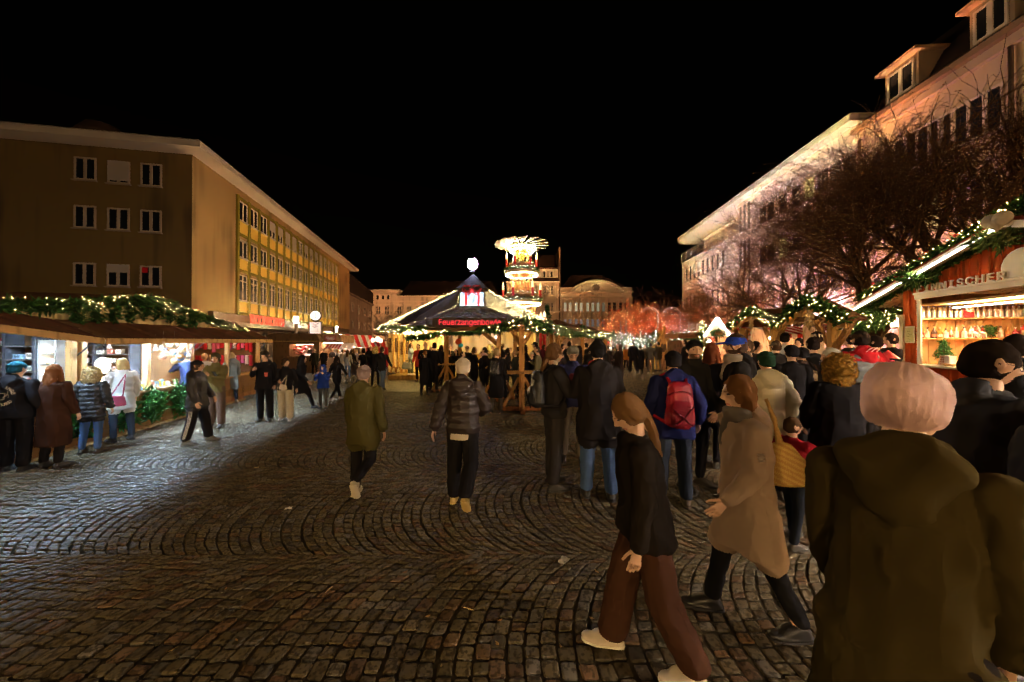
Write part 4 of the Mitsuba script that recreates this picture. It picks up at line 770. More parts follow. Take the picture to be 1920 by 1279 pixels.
kk = thing('candle_arch', 'white illuminated candle arch in the right of the hut window', 'candle arch'); c_ = FWH.at(hx(575), -.2, hz(667)); m_ = MB(); tube(m_, [c_ + [.27 * math.cos(t), 0, .5 * math.sin(t)] for t in np.linspace(0, math.pi, 12)], .05, 6, (.8, .6, .5)); fbm_ = fb(m_, Frame(c_[:2], (1, 0)), (-.3, .3), (-.05, .05), (c_[2] - .02, c_[2] + .1), (.8, .6, .5)); add('arch', m_, 'matte', kk, emit=(1.1, .85, .75), w=.5)
m_ = MB(); fb(m_, Frame(c_[:2], (1, 0)), (-.12, .12), (-.03, .03), (c_[2] + .1, c_[2] + .34), (.12, .1, .08)); add('scene', m_, 'matte', kk)
k = thing('snack_stall', 'white lit snack stall with red striped awning beside the brown hut', 'market stall'); D = 20.5; F2_ = Frame(P(596, HY, D)[:2], (1, .15)); sx_ = lambda px: (px - 596) / FX * D; sz_ = lambda y: CZ + (HY - y) / FX * D
m_ = MB(); fb(m_, F2_, (0, sx_(640)), (-2, -1.9), (0, sz_(640)), (.7, .62, .55)); fb(m_, F2_, (0, .1), (-1.9, 0), (0, sz_(640)), (.6, .5, .42)); fb(m_, F2_, (.1, sx_(640)), (-.3, 0), (0, .95), (.55, .4, .32)); add('wall', m_, 'matte', k)
m_ = MB(); prism(m_, [(-.1, sz_(641)), (sx_(612), sz_(627)), (sx_(642), sz_(628)), (sx_(642), sz_(643))], F2_, -2, .5, (.35, .2, .1)); add('roof', m_, 'timber', k)
m_ = MB(); fb(m_, F2_, (sx_(614), sx_(634)), (.51, .56), (sz_(640), sz_(629.5)), (.28, .07, .06), .01); add('sign_board', m_, 'matte', k)
m_ = MB(); _r = np.random.default_rng(3)
for i, w_ in enumerate((.22, .26, .18)): tube(m_, [F2_.at(sx_(624) + t, .565, sz_(632 + 2.7 * i) + .035 * _r.uniform(-1, 1)) for t in np.linspace(-w_, w_, 14)], .014, 4, (.75, .7, .65))
add('lettering', m_, 'matte', k)
m_ = MB()
for i in range(10):
    a0, a1 = sx_(615) + i * .085, sx_(615) + (i + 1) * .085; v_ = F2_([[a0, .05, sz_(645)], [a1, .05, sz_(645)], [a1, .55, sz_(653)], [a0, .55, sz_(653)]]); m_.add(np.vstack([v_, v_ - [0, 0, .02]]), [[3, 2, 1, 0], [4, 5, 6, 7], [0, 1, 5, 4], [2, 3, 7, 6]], (.6, .03, .04) if i % 2 == 0 else (.75, .7, .65))
add('striped_awning', m_, 'cloth', k)
m_ = MB(); fb(m_, F2_, (.15, sx_(636)), (-.4, -.3), (sz_(644), sz_(642.5)), (.9, .9, .9)); add('led_strip', m_, 'matte', k, emit=np.array([1, .8, .6]) * 32, w=5)
for i, (ax, ay, bx, by, d) in enumerate(((638.5, 627, 630, 650, 24), (656.5, 630, 648.5, 651, 27), (670.5, 634.5, 664, 652, 30), (680, 636, 675, 652, 33))):
    lab = ('nearest', 'second', 'third', 'farthest')[i]; k = thing('gable_stall', f'{lab} of the four striped stalls outlined with a white light triangle', 'market stall', 'row of striped stalls with light triangles')
    A, B = P(ax, ay, d), P(bx, by, d); w_ = A[0] - B[0]; C_ = B + [2 * w_, 0, 0]; m_ = MB()
    for q in (B, C_): beam(m_, q, A, .07, .07, (.9, .9, .9), 0)
    add('light_tube', m_, 'black', k, emit=np.array([1, .84, .62]) * 4.5, w=2)
    m_ = MB(); off = np.array([0, .05, 0]); dep = np.array([.9, 3.0, 0])
    m_.add(np.array([A + off, B + off, C_ + off]), [[0, 1, 2]], (.75, .66, .55)); add('gable', m_, 'cloth', k)
    m_ = MB(); n = 8
    for j in range(n):
        t0, t1 = j / n, (j + 1) / n
        for q in (B, C_): m_.add(np.array([A + off + dep * t0, A + off + dep * t1, q + off + dep * t1, q + off + dep * t0]), [[0, 1, 2, 3]], (.5, .04, .04) if j % 2 else (.7, .62, .55))
    add('striped_roof', m_, 'cloth', k)
    m_ = MB()
    for q in (B, C_, B + dep, C_ + dep): tube(m_, [[q[0], q[1] + .05, 0], q + off], .04, 5, (.5, .35, .2))
    fb(m_, Frame(B[:2] + [0, .1], (1, 0)), (.05, 2 * w_ - .05), (-.3, -.25), (0, .85), (.5, .35, .22)); add('frame', m_, 'timber', k)
    m_ = MB(); ball(m_, A + [0, .8, -.45], .09, 1, (.9, .9, .9)); add('lamp', m_, 'matte', k, emit=(36, 27, 18), w=2)
k = thing('figure_stall', 'small red stall with glowing white shapes left of the drinks hut', 'market stall'); D = 26; p = P(704, 650, D); Ff = Frame(p[:2], (1, 0)); m_ = MB(); fb(m_, Ff, (-.7, .9), (-1.2, 0), (0, 1.5), (.4, .03, .03), .02); add('body', m_, 'matte', k)
m_ = MB(); 
for px, py, r in ((699, 638, .16), (708, 636, .2), (714, 639, .16)): ball(m_, P(px, py, D - .2), (r, r, r * 1.2), 1, (.9, .8, .7))
add('glowing_shapes', m_, 'matte', k, smooth=True, emit=(2.6, 1.5, .9), w=1, kind='stuff')

# ================================================================ THE DRINKS HUT with cupola, sign and gift of lights
hut = thing('drinks_hut', 'octagonal drinks hut with shingled roof, light nets, cupola and red sign', 'market hut')
HC = np.array([-2.1, 18.5]); ZE = 2.5
cuFL, cuFR = P(862, 575, 17.4), P(908, 575, 17.4); cuL, cuR = P(861, 543, 18.3), P(909, 543, 18.3)
eFL, eFR = P(752, 615, 14.7), P(1012, 612, 14.7); eL, eR = P(709, 616, 18.5), P(1046, 614, 18.5)
eBL, eBR = np.array([-5.3, 22.5, ZE]), np.array([1.3, 22.5, ZE]); cuBL, cuBR = cuL + [0, 1.2, 0], cuR + [0, 1.2, 0]
ROOF = (.06, .05, .042)
m_ = MB(); V = np.array([cuFL, cuFR, cuL, cuR, eFL, eFR, eL, eR, eBL, eBR, cuBL, cuBR])
m_.add(np.vstack([V, V[4:10] - [0, 0, .06]]), [[0, 4, 5, 1], [2, 6, 4, 0], [1, 5, 7, 3], [10, 8, 6, 2], [3, 7, 9, 11], [11, 9, 8, 10]], ROOF); add('roof', m_, 'timber', hut)
def quad_pts(a, b, c, d, u, v): return (1 - v) * ((1 - u) * a + u * b) + v * ((1 - u) * d + u * c)
# shingle courses on the front face: a top-left, b top-right, c bottom-right, d bottom-left
m_ = MB(); rr = np.random.default_rng(12); nr = 11; nrm = np.cross(cuFR - cuFL, eFL - cuFL); nrm /= np.linalg.norm(nrm); nrm = -nrm if nrm[1] > 0 else nrm
cnt = 0; far_m = MB()
for r_ in range(nr):
    v0, v1 = r_ / nr, (r_ + 1) / nr; L = np.linalg.norm(quad_pts(cuFL, cuFR, eFR, eFL, 1, v1) - quad_pts(cuFL, cuFR, eFR, eFL, 0, v1)); n = max(6, int(L / .2))
    us = np.linspace(0, 1, n + 1); us[1:-1] += rr.uniform(-.2, .2, n - 1) / n
    for i in range(n):
        g_ = .004 / L * 2; q = [quad_pts(cuFL, cuFR, eFR, eFL, us[i] + g_, v0), quad_pts(cuFL, cuFR, eFR, eFL, us[i + 1] - g_, v0), quad_pts(cuFL, cuFR, eFR, eFL, us[i + 1] - g_, v1 + .012), quad_pts(cuFL, cuFR, eFR, eFL, us[i] + g_, v1 + .012 + rr.uniform(-.01, .01))]
        q = np.array(q); top = q + nrm * np.array([[.008], [.008], [.034], [.034]]); low = q + nrm * .004; mm = MB().add(np.vstack([top, low]), [[3, 2, 1, 0], [0, 1, 5, 4], [1, 2, 6, 5], [2, 3, 7, 6], [3, 0, 4, 7]], jit((.17, .15, .115), 1, .35, rr)[0])
        if cnt < 200: add('shingle', mm, 'timber', hut); cnt += 1
        else: far_m.add(*mm.mesh())
if not far_m.empty(): add('shingles', far_m, 'timber', hut, kind='stuff')
# light nets on the two flanks
rr = np.random.default_rng(13); n = 480
for lab, (a, b, c, d) in (('left', (cuL, cuFL, eFL, eL)), ('right', (cuFR, cuR, eR, eFR))):
    u, v = rr.random((n, 1)), rr.random((n, 1)) ** .75
    q = (1 - v) * ((1 - u) * a + u * b) + v * ((1 - u) * d + u * c); nn = np.cross(b - a, d - a); nn /= np.linalg.norm(nn); nn = nn if nn[2] > 0 else -nn
    bulbs('light_net', q + nn * .05, .012, (1, .74, .30), 5, hut, w=3)
e_pts = np.array([cuL + (eL - cuL) * t for t in np.linspace(.02, 1, 60)] + [cuR + (eR - cuR) * t for t in np.linspace(.02, 1, 60)]) + [0, 0, .05]; bulbs('ridge_lights', e_pts + rr.normal(0, .03, e_pts.shape), .024, (1, .72, .28), 5.5, hut, w=3)
# cupola
cw = (cuFR[0] - cuFL[0]); FCu = Frame(cuFL[:2], (1, 0)); z0, z1 = cuFL[2], P(0, 541, 17.4)[2]
m_ = MB(); fb(m_, FCu, (0, cw), (-1.2, 0), (z0 - .3, z1), (.05, .04, .04)); 
for a in (-.03, cw - .05): fb(m_, FCu, (a, a + .08), (.0, .06), (z0 - .02, z1), (.09, .06, .045))
k = add('cupola', m_, 'timber', hut)
ap = np.array([(cuFL[0] + cuFR[0]) / 2, 18.0, P(0, 513, 18)[2]]); m_ = MB(); o = .18; zb = z1; V = np.array([FCu.at(-o, o, zb), FCu.at(cw + o, o, zb), FCu.at(cw + o, -1.2 - o, zb), FCu.at(-o, -1.2 - o, zb), ap]); m_.add(V, [[0, 1, 4, 4], [1, 2, 4, 4], [2, 3, 4, 4], [3, 0, 4, 4], [3, 2, 1, 0]], ROOF); add('cupola_roof', m_, 'timber', k)
m_ = MB(); tube(m_, [ap, P(885, 505, 18)], .035, 6, (.1, .08, .06)); beam(m_, P(880, 509.5, 18), P(891, 509.5, 18), .03, .03, (.1, .08, .06)); cg = P(884.5, 494.5, 18); tube(m_, [cg + [.34 * math.cos(t), 0, .36 * math.sin(t)] for t in np.linspace(-1.6, 1.2, 12)], .018, 5, (.25, .1, .08)); add('lamp_bracket', m_, 'metal', k)
gl = thing('globe_lamp', 'glowing blue white many sided globe on top of the cupola', 'lamp'); m_ = MB(); lathe(m_, [(0, -.26), (.17, -.25), (.235, -.12), (.235, .13), (.18, .25), (0, .27)], cg, 8, (.9, .9, .9)); add('globe', m_, 'matte', gl, emit=(20, 26, 50), w=6)
gift = thing('light_gift', 'gift box of white blue lights with red ribbon and bow on the cupola', 'light decoration')
m_ = MB(); gx0, gx1 = .03, cw - .03; gz0, gz1 = z0 + .03, P(0, 549, 17.4)[2]
fb(m_, FCu, (gx0, gx1), (.06, .08), (gz0, gz1), (.35, .42, .55)); add('box_panel', m_, 'matte', gift, emit=(.10, .17, .32), w=.6)
u = rr.random((150, 2)); q = FCu(np.c_[gx0 + (gx1 - gx0) * u[:, 0], np.full(150, .1), gz0 + (gz1 - gz0) * u[:, 1]]); bulbs('white_lights', q, .013, (.72, .9, 1.0), 5, gift, w=2)
m_ = MB()
for f_ in (.2, .74): fb(m_, FCu, (gx0 + (gx1 - gx0) * f_, gx0 + (gx1 - gx0) * (f_ + .1)), (.1, .125), (gz0, gz1), (.7, .05, .05))
add('ribbon', m_, 'matte', gift, emit=(1.1, .05, .07), w=1)
m_ = MB(); cc_ = FCu.at(cw / 2, .12, gz1 + .06)
for s in (-1, 1):
    for rr_ in (1.0, .62): tube(m_, [cc_ + [s * (.24 + .24 * rr_ * math.cos(t)) , 0, .12 + .19 * rr_ * math.sin(t) + s * 0] for t in np.linspace(math.pi if s > 0 else 0, (math.pi if s > 0 else 0) + 2 * math.pi, 14)], .022, 5, (.7, .05, .05))
    tube(m_, [cc_, cc_ + [s * .18, .02, -.16], cc_ + [s * .3, .02, -.2]], .03, 5, (.7, .05, .05))
ball(m_, cc_, .09, 1, (.7, .05, .05)); add('bow', m_, 'matte', gift, emit=(1.0, .06, .09), w=1)
# sign
FSg = Frame(P(811, HY, 14.25)[:2], (1, 0)); sa = lambda px: (px - 811) / FX * 14.25; sz = lambda y: CZ + (HY - y) / FX * 14.25
m_ = MB(); fb(m_, FSg, (0, sa(950)), (-.06, 0), (sz(613.5), sz(596)), (.06, .045, .035), .01); add('sign_board', m_, 'timber', hut)
m_ = MB(); text(m_, 'Feuerzangenbowle', .245, FSg, sa(881), .002, sz(609.3), (.9, .1, .1), .03, False); V = m_.v[0]; s_ = (sa(939) - sa(823)) / (V[:, 0].max() - V[:, 0].min()); V[:, 0] = V[:, 0].mean() * 0 + (FSg.o[0] + sa(881)) + (V[:, 0] - (V[:, 0].max() + V[:, 0].min()) / 2) * s_
add('sign_lettering', m_, 'matte', hut, emit=(.95, .05, .075), w=2, kind='stuff')
# body of the hut: lit cream walls, windows, platform, counter
m_ = MB(); FHb = Frame((-6.95, 19.2), (1, 0)); CRW = (.72, .55, .30)
fb(m_, FHb, (0, 3.2), (-.1, 0), (.2, 2.55), CRW); fb(m_, FHb, (3.2, 8.2), (-2.6, -2.5), (.2, 2.55), CRW); fb(m_, FHb, (8.2, 8.3), (-2.6, 0), (.2, 2.55), CRW); add('wall', m_, 'plaster', hut)
for px0, px1, y0, y1 in ((728.5, 734.5, 661, 634), (741, 746.5, 661, 634), (751.5, 755.5, 665, 641), (762, 767, 664, 641)):
    a0, a1 = (P(px0, 0, 19.2)[0] - FHb.o[0]), (P(px1, 0, 19.2)[0] - FHb.o[0]); win(hut, FHb, a0, a1, P(0, y0, 19.2)[2], P(0, y1, 19.2)[2], b=.002, fw=.025, rows=3, frame=(.16, .08, .03), sill=False)
for px in (738, 747, 757.5):
    b = P(px, HY, 18.2); m_ = MB(); tube(m_, [[b[0], b[1], .55], [b[0], b[1], 2.5]], .06, 8, (.38, .20, .06))
    for s in (-1, 1): tube(m_, [[b[0], b[1], .62], [b[0] + s * .09, b[1], .5], [b[0] + s * .14, b[1], .25]], .045, 6, (.33, .17, .05))
    add('porch_post', m_, 'timber', hut, smooth=True)
m_ = MB(); FPl = Frame((-6.15, 17.0), (1, 0)); add('platform_frame', fb(m_, FPl, (0, 4.2), (-2.2, -.03), (0, .19), (.2, .11, .04)), 'timber', hut)
planks(hut, FPl, (-.02, 4.2), (-2.2, 0.0), (.192, .235), 22, (.34, .21, .08), name='platform_board')
planks(hut, Frame((-6.15, 17.0), (1, 0)), (-.02, 4.2), (-.03, .01), (.005, .18), 2, (.26, .15, .06), vertical=False, name='platform_front')
m_ = MB(); fb(m_, FHb, (3.4, 8.0), (-1.2, -.8), (.2, 1.15), (.35, .18, .06)); fb(m_, FHb, (3.35, 8.05), (-1.25, -.75), (1.15, 1.2), (.45, .27, .1)); add('bar_counter', m_, 'timber', hut)
for px, py, d, pw in ((879.5, 622, 16.6, 330), (931.7, 632, 15.5, 380), (797, 623, 16.6, 420), (840, 626, 18.5, 330), (985, 632, 18.0, 330), (760, 624, 17.6, 380)):
    kk = thing('hanging_bulb', 'bare warm bulb hanging under the roof of the drinks hut', 'lamp', 'bulbs under the hut roof'); c_ = P(px, py, d); m_ = MB(); ball(m_, c_, .055, 2, (.9, .9, .9)); add('bulb', m_, 'matte', kk, emit=YELLOW * [1, 1, .8] * pw, w=8); m_ = MB(); tube(m_, [c_ + [0, 0, .05], c_ + [0, 0, .1]], .03, 6, (.1, .08, .06)); tube(m_, [c_ + [0, 0, .1], c_ + [0, 0, .45]], .006, 4, (.05, .05, .05)); add('cord', m_, 'matte', kk)
cor = [P(px, 622 + (px - 735) * .02, 16.4) for px in (733, 745, 760, 775, 790)]
pos, _ = along(cor, 70, rr); bulbs('porch_lights', pos + rr.normal(0, .05, pos.shape), .02, YELLOW, 20, hut, w=4)
G2 = 'garlands round the drinks hut and the shelters'
garland('fir garland with lights along the left eave of the drinks hut', [eL + [0, -.1, -.05], eL * .5 + eFL * .5 + [0, -.1, -.05], eFL + [0, -.1, -.05], P(800, 617, 14.4)], r=.13, dens=300, lights=15, power=22, col=YELLOW, br=.016, size=.18, seed=21, group=None, w=3)

# ================================================================ STANDING SHELTERS in front of the hut
def shelter_post(px, d, y_top, label, shelf=True, ang=0.0, w=.15, foot=True):
    p = P(px, y_top, d); b = np.array([p[0], p[1], 0]); k = thing('shelter_post', label, 'post'); W_ = (.36, .175, .055)
    m_ = MB(); beam(m_, b, p, w, w, W_, .012); add('post', m_, 'timber', k)
    u = np.array([math.cos(ang), math.sin(ang), 0]); v_ = np.array([-u[1], u[0], 0])
    if foot:
        for q, nm in ((u, 'foot_beam'), (v_, 'foot_beam')): m_ = MB(); beam(m_, b - q * .52 + [0, 0, .06], b + q * .52 + [0, 0, .06], .11, .1 if q is u else .09, (.24, .09, .035), .01); add(nm, m_, 'timber', k)
        for s, q in ((-1, u), (1, u), (-1, v_), (1, v_)): m_ = MB(); beam(m_, b + s * q * .5 + [0, 0, .12], b + s * q * .07 + [0, 0, .9], .07, .09, (.33, .155, .05), .01); add('brace', m_, 'timber', k)
    if shelf:
        m_ = MB(); fb(m_, Frame(b[:2], u[:2]), (-.42, .42), (-.36, .36), (1.03, 1.07), (.36, .19, .07), .012); add('table_board', m_, 'timber', k)
    return k, p
posts = {}
for nm, px, d, yt, lab, sh, ang in (('c', 978, 9.3, 609, 'nearest shelter post with braced foot beams and small table', True, .05), ('l', 837, 12.87, 622, 'left shelter post with braced feet beside the black coated pair', True, .1), ('m', 935, 11.2, 614, 'shelter post in the middle behind the white beanie woman', True, .0), ('r1', 1046, 12.2, 620, 'shelter post right of the nearest one', False, .3), ('r2', 1092, 14.6, 625, 'second shelter post to the right of the nearest one', False, .3), ('i1', 966, 13.0, 618, 'dark inner shelter post behind the nearest one', False, 0), ('i2', 1034, 15.6, 625, 'inner shelter post far behind the right garland', False, 0), ('i3', 862, 15.5, 628, 'inner post at the bar of the drinks hut', False, 0), ('r3', 1135, 17.4, 628, 'last shelter post at the right end of the garland', False, .3)):
    posts[nm] = shelter_post(px, d, yt, lab, sh, ang)[1]
k = thing('shelter_roof', 'open timber roof of beams and boards over the standing tables', 'roof'); BM = (.20, .10, .04)
def mk(name, *segs, w=.1, h=.14, col=BM):
    for a, b in segs: m_ = MB(); beam(m_, a, b, w, h, col, .01); add(name, m_, 'timber', k)
t_ = lambda n: posts[n] + [0, 0, .04]
mk('beam', (t_('l'), t_('m')), (t_('m'), t_('c')), (t_('c'), t_('r1')), (t_('r1'), t_('r2')), (t_('r2'), t_('r3')), (t_('c'), t_('i1')), (t_('r1'), t_('i2')), (t_('i1'), t_('i2')), (t_('m'), t_('i3')))
for n, o in (('c', 'm'), ('c', 'r1'), ('m', 'l'), ('r1', 'r2')):
    dd = t_(o) - t_(n); dd[2] = 0; dd /= np.linalg.norm(dd); mk('knee_brace', (posts[n] + dd * .9 + [0, 0, -.02], posts[n] + [0, 0, -.55] + dd * .06), w=.09, h=.12, col=(.30, .15, .05))
for n, L in (('r1', 2.4), ('r2', 2.4)):
    apx = posts[n] + [.1, 1.2, .38]
    for ang in np.linspace(0, 6.28, 9)[:-1]: e_ = apx + [.95 * math.cos(ang), .95 * math.sin(ang), -.35]; mk('rafter', (apx, e_), w=.06, h=.08, col=(.14, .075, .035))
    m_ = MB()
    for i, ang in enumerate(np.linspace(0, 6.28319, 9)[:-1]):
        e0, e1 = [apx + [1.0 * math.cos(a), 1.0 * math.sin(a), -.33] for a in (ang, ang + math.pi / 4)]; up_ = np.array([0, 0, .07]); m_.add(np.array([apx + up_, e0 + up_, e1 + up_, apx + up_ * 1.6, e0 + up_ * 1.6, e1 + up_ * 1.6]), [[2, 1, 0, 0], [3, 4, 5, 5]], jit((.10, .05, .025), 1, .2)[0])
    add('pyramid_roof', m_, 'timber', k)
gpts = [P(764, 634, 14.2), P(800, 632, 13.6), posts['l'] + [0, -.1, -.02], P(880, 624, 12.4), P(905, 618, 11.6), P(935, 617, 10.6), P(958, 609, 9.7), posts['c'] + [-.05, -.1, .06]]
garland('fir garland with white lights swagging from the hut porch to the nearest shelter post', gpts, r=.09, dens=480, lights=18, power=24, col=YELLOW, br=.012, size=.15, seed=22, baubles=14, w=4)
gpts = [posts['c'] + [.05, -.1, .02], P(1020, 613, 10.8), P(1060, 622, 12.6), P(1080, 622, 13.6), P(1110, 626, 15.2), P(1152, 631, 18)]
garland('fir garland with white lights running right from the nearest shelter post', gpts, r=.15, dens=480, lights=20, power=24, col=YELLOW, br=.014, size=.17, seed=23, baubles=12, w=4)
garland('second drooping fir garland above the right shelters', [P(1040, 616, 13), P(1070, 628, 14), P(1090, 618, 15), P(1120, 630, 17), P(1150, 633, 19)], r=.16, dens=380, lights=14, power=24, col=YELLOW, br=.016, size=.19, seed=24, w=3)

# ================================================================ CHRISTMAS PYRAMID
py = thing('candle_carousel', 'tall tiered wooden candle carousel with lit wing wheel, figures and red candles', 'carousel')
PC = np.array([.74, 26.0]); zz = lambda y: CZ + (HY - y) / FX * 26.0; rp = lambda px: abs(px - 978.5) / FX * 26.0
LW = (.62, .42, .20)
def pl(prof, name, col=LW, mat='timber', n=24, **kw): m_ = MB(); lathe(m_, prof, (*PC, 0), n, col); return add(name, m_, mat, py, smooth=40, **kw)
pl([(0, 0), (1.9, 0), (1.9, zz(606)), (0, zz(606))], 'base', (.4, .26, .12), n=8)
for i in range(15):
    an = (i + .3) * 2 * math.pi / 15; m_ = MB(); ca, sa_ = math.cos(an), math.sin(an); rad = np.array([ca, sa_, 0]); tan = np.array([-sa_, ca, 0]); o = np.array([*PC, zz(459)]); tw = np.array([0, 0, .16]); V = []
    for r_, w_ in ((.45, .06), (1.2, .19), (2.05, .345)): V += [o + rad * r_ + (tan + tw) * w_, o + rad * r_ - (tan + tw) * w_]
    V = np.array(V); V = np.vstack([V, V + [0, 0, .035]]); m_.add(V, [[0, 1, 3, 2], [2, 3, 5, 4], [8, 9, 7, 6], [10, 11, 9, 8], [0, 6, 7, 1], [4, 5, 11, 10], [0, 2, 8, 6], [2, 4, 10, 8], [7, 9, 3, 1], [9, 11, 5, 3]], (.78, .66, .48)); add('wing_blade', m_, 'matte', py)
pl([(0, zz(463)), (.4, zz(463)), (.45, zz(458)), (0, zz(455))], 'hub', n=16)
tiers = [(466, 470, .98, 475, 496, .52), (507, 515, 1.28, 521, 553, .82), (563, 570, 1.5, 576, 606, 1.08)]
rr = np.random.default_rng(31)
for i, (ya, yb, R_, yc, yd, rc) in enumerate(tiers):
    pl([(0, zz(yb)), (R_ * .96, zz(yb)), (R_, zz(yb) + .06), (R_ * .9, zz(ya)), (0, zz(ya) + .05)], 'canopy')
    t = rr.random(34) * 0 + np.linspace(0, 2 * math.pi, 35)[:-1]; pos = np.c_[PC[0] + R_ * .93 * np.cos(t), PC[1] + R_ * .93 * np.sin(t), np.full(34, zz(yb) - .06)]; bulbs('rim_bulbs', pos, .055, (1, .68, .26), (120, 100, 90)[i], py, w=14)
    ang = np.linspace(0, 2 * math.pi, 26); ring = np.c_[PC[0] + R_ * .97 * np.cos(ang), PC[1] + R_ * .97 * np.sin(ang), np.full(26, zz(ya) + .0)]
    pos, _ = along(ring, 900, rr); m_ = MB(); sprigs(m_, pos + rr.normal(0, .06, pos.shape), .17, rr, (.06, .10, .04)); add('fir_ring', m_, 'leaf', py, kind='stuff'); pos, _ = along(ring, 40, rr); bulbs('ring_lights', pos + rr.normal(0, .09, pos.shape), .018, (1, .82, .5), 14, py, w=1)
    for a in np.linspace(.26, .26 + 2 * math.pi, 7)[:-1]:
        c_ = np.array([PC[0] + rc * math.cos(a), PC[1] + rc * math.sin(a)]); m_ = MB(); lathe(m_, [(.07, zz(yd)), (.07, zz(yd) + .1), (.05, zz(yd) + .16), (.055, zz(yc) - .1), (.08, zz(yc)), (.08, zz(yb))], (*c_, 0), 8, (.66, .44, .2)); add('column', m_, 'timber', py, smooth=40)
    m_ = MB(); lathe(m_, [(.09, zz(yd)), (.09, zz(yb))], (*PC, 0), 8, (.6, .42, .2)); add('shaft', m_, 'timber', py, smooth=40)
    Rd = (1.0, 1.32, 1.6)[i]; pl([(0, zz(yd + 3)), (Rd, zz(yd + 3)), (Rd, zz(yd)), (0, zz(yd))], 'deck')
    ring = np.c_[PC[0] + Rd * .8 * np.cos(ang), PC[1] + Rd * .8 * np.sin(ang), np.full(26, zz(yd) + .1)]; pos, _ = along(ring, 500, rr); m_ = MB(); sprigs(m_, pos + rr.normal(0, .06, pos.shape), .15, rr, (.06, .10, .04)); add('fir_ring', m_, 'leaf', py, kind='stuff'); pos, _ = along(ring, 26, rr); bulbs('ring_lights', pos + rr.normal(0, .09, pos.shape), .016, (1, .82, .5), 12, py, w=1)
    if i < 2:
        for a in np.linspace(.0, 2 * math.pi, 7)[:-1]:
            R2 = (1.15, 1.42)[i]; c_ = np.array([PC[0] + R2 * math.cos(a + .04), PC[1] + R2 * math.sin(a + .04), zz(yd + 6)]); kk = add('candle', lathe(lathe(MB(), [(0, 0), (.09, 0), (.09, .62), (0, .62)], c_, 10, (.55, .02, .02)), [(0, -.05), (.16, -.05), (.14, 0), (0, 0)], c_, 10, LW), 'satin', py, smooth=40)
            m_ = MB(); beam(m_, c_ + [0, 0, -.04], np.array([*(PC + (c_[:2] - PC) * .6), zz(yd + 2)]), .06, .05, LW); add('candle_arm', m_, 'timber', py)
            m_ = MB(); lathe(m_, [(.085, .622), (.085, .98), (.055, 1.0), (.06, 1.06), (.02, 1.2), (0, 1.24)], c_, 8, (.95, .85, .6)); add('candle_light', m_, 'matte', kk, emit=(1.6, 1.05, .45), w=.4)
    for j in range((1, 3, 4)[i]):                     # carved robed figures
        a = (4.4, 3.8, 3.4)[i] + j * 1.35; c_ = np.array([PC[0] + rc * .62 * math.cos(a), PC[1] + rc * .62 * math.sin(a), zz(yd)]); s_ = (.55, .75, .68)[i]; m_ = MB()
        lathe(m_, [(0, 0), (.30 * s_, 0), (.26 * s_, .3 * s_), (.24 * s_, .8 * s_), (.2 * s_, 1.1 * s_), (.09 * s_, 1.25 * s_), (0, 1.25 * s_)], c_, 10, [(.6, .4, .18), (.5, .28, .12), (.55, .2, .1)][j % 3], sy=.75); ball(m_, c_ + [0, 0, 1.4 * s_], (.12 * s_, .12 * s_, .16 * s_), 2, (.6, .42, .24)); ball(m_, c_ + [.17 * s_, -.14 * s_, .75 * s_], (.08 * s_, .12 * s_, .3 * s_), 1, (.55, .36, .16)); ball(m_, c_ + [-.17 * s_, -.14 * s_, .75 * s_], (.08 * s_, .12 * s_, .3 * s_), 1, (.55, .36, .16)); add('carved_figure', m_, 'timber', py, smooth=True)
t = np.linspace(0, 2 * math.pi, 25)[:-1]; bulbs('wheel_bulbs', np.c_[PC[0] + 1.06 * np.cos(t), PC[1] + 1.06 * np.sin(t), np.full(24, zz(466))], .06, (1, .70, .30), 600, py, w=12)  # unseen bulb ring, placed to light the wing blades from below
pl([(0, zz(473)), (.3, zz(475)), (.3, zz(480)), (.06, zz(489)), (0, zz(489))], 'bell', (.7, .5, .2))
for px, y in ((1014, 608), (1021, 606)):
    kk = thing('giant_candle', 'red candle with white glowing top right of the carousel base', 'candle', 'candles at the carousel base'); p = P(px, y, 22.5); m_ = MB(); lathe(m_, [(0, 0), (.11, 0), (.11, p[2] + .38), (0, p[2] + .38)], (p[0], p[1], 0), 10, (.55, .03, .02)); add('wax', m_, 'satin', kk, smooth=40); m_ = MB(); lathe(m_, [(.1, .385), (.1, .62), (.05, .72), (0, .85)], p, 8, (.9, .8, .6)); add('light', m_, 'matte', kk, emit=(1.8, 1.2, .55), w=.5)
bush('dark fir tree right of the carousel base', P(1026, 600, 24), (.5, .5, 1.0), 700, .2, 71, cone=True, name='fir_tree', cat='fir tree')
# ================================================================ RIGHT: the red gabled hut
fin = thing('red_hut', 'red boarded gable hut with white trim and a bright shelf of bottles', 'market hut')
FH = Frame((9.69, 8.46), (-.228, -.974), (-.974, .228)); RED, WT = (.64, .125, .042), (.72, .66, .56)
aH = lambda px: on_plane(FH, px)[0]; zH = lambda px, y: on_plane(FH, px, y)[1]
HW = 2.5; EZ, AZ = 2.82, 3.98                        # eave and apex of the roof underside at the front
rz = lambda a: AZ - abs(a - HW) * (AZ - EZ) / 3.53
o0, oz0, oz1 = aH(1733), zH(1733, 683), zH(1733, 561)
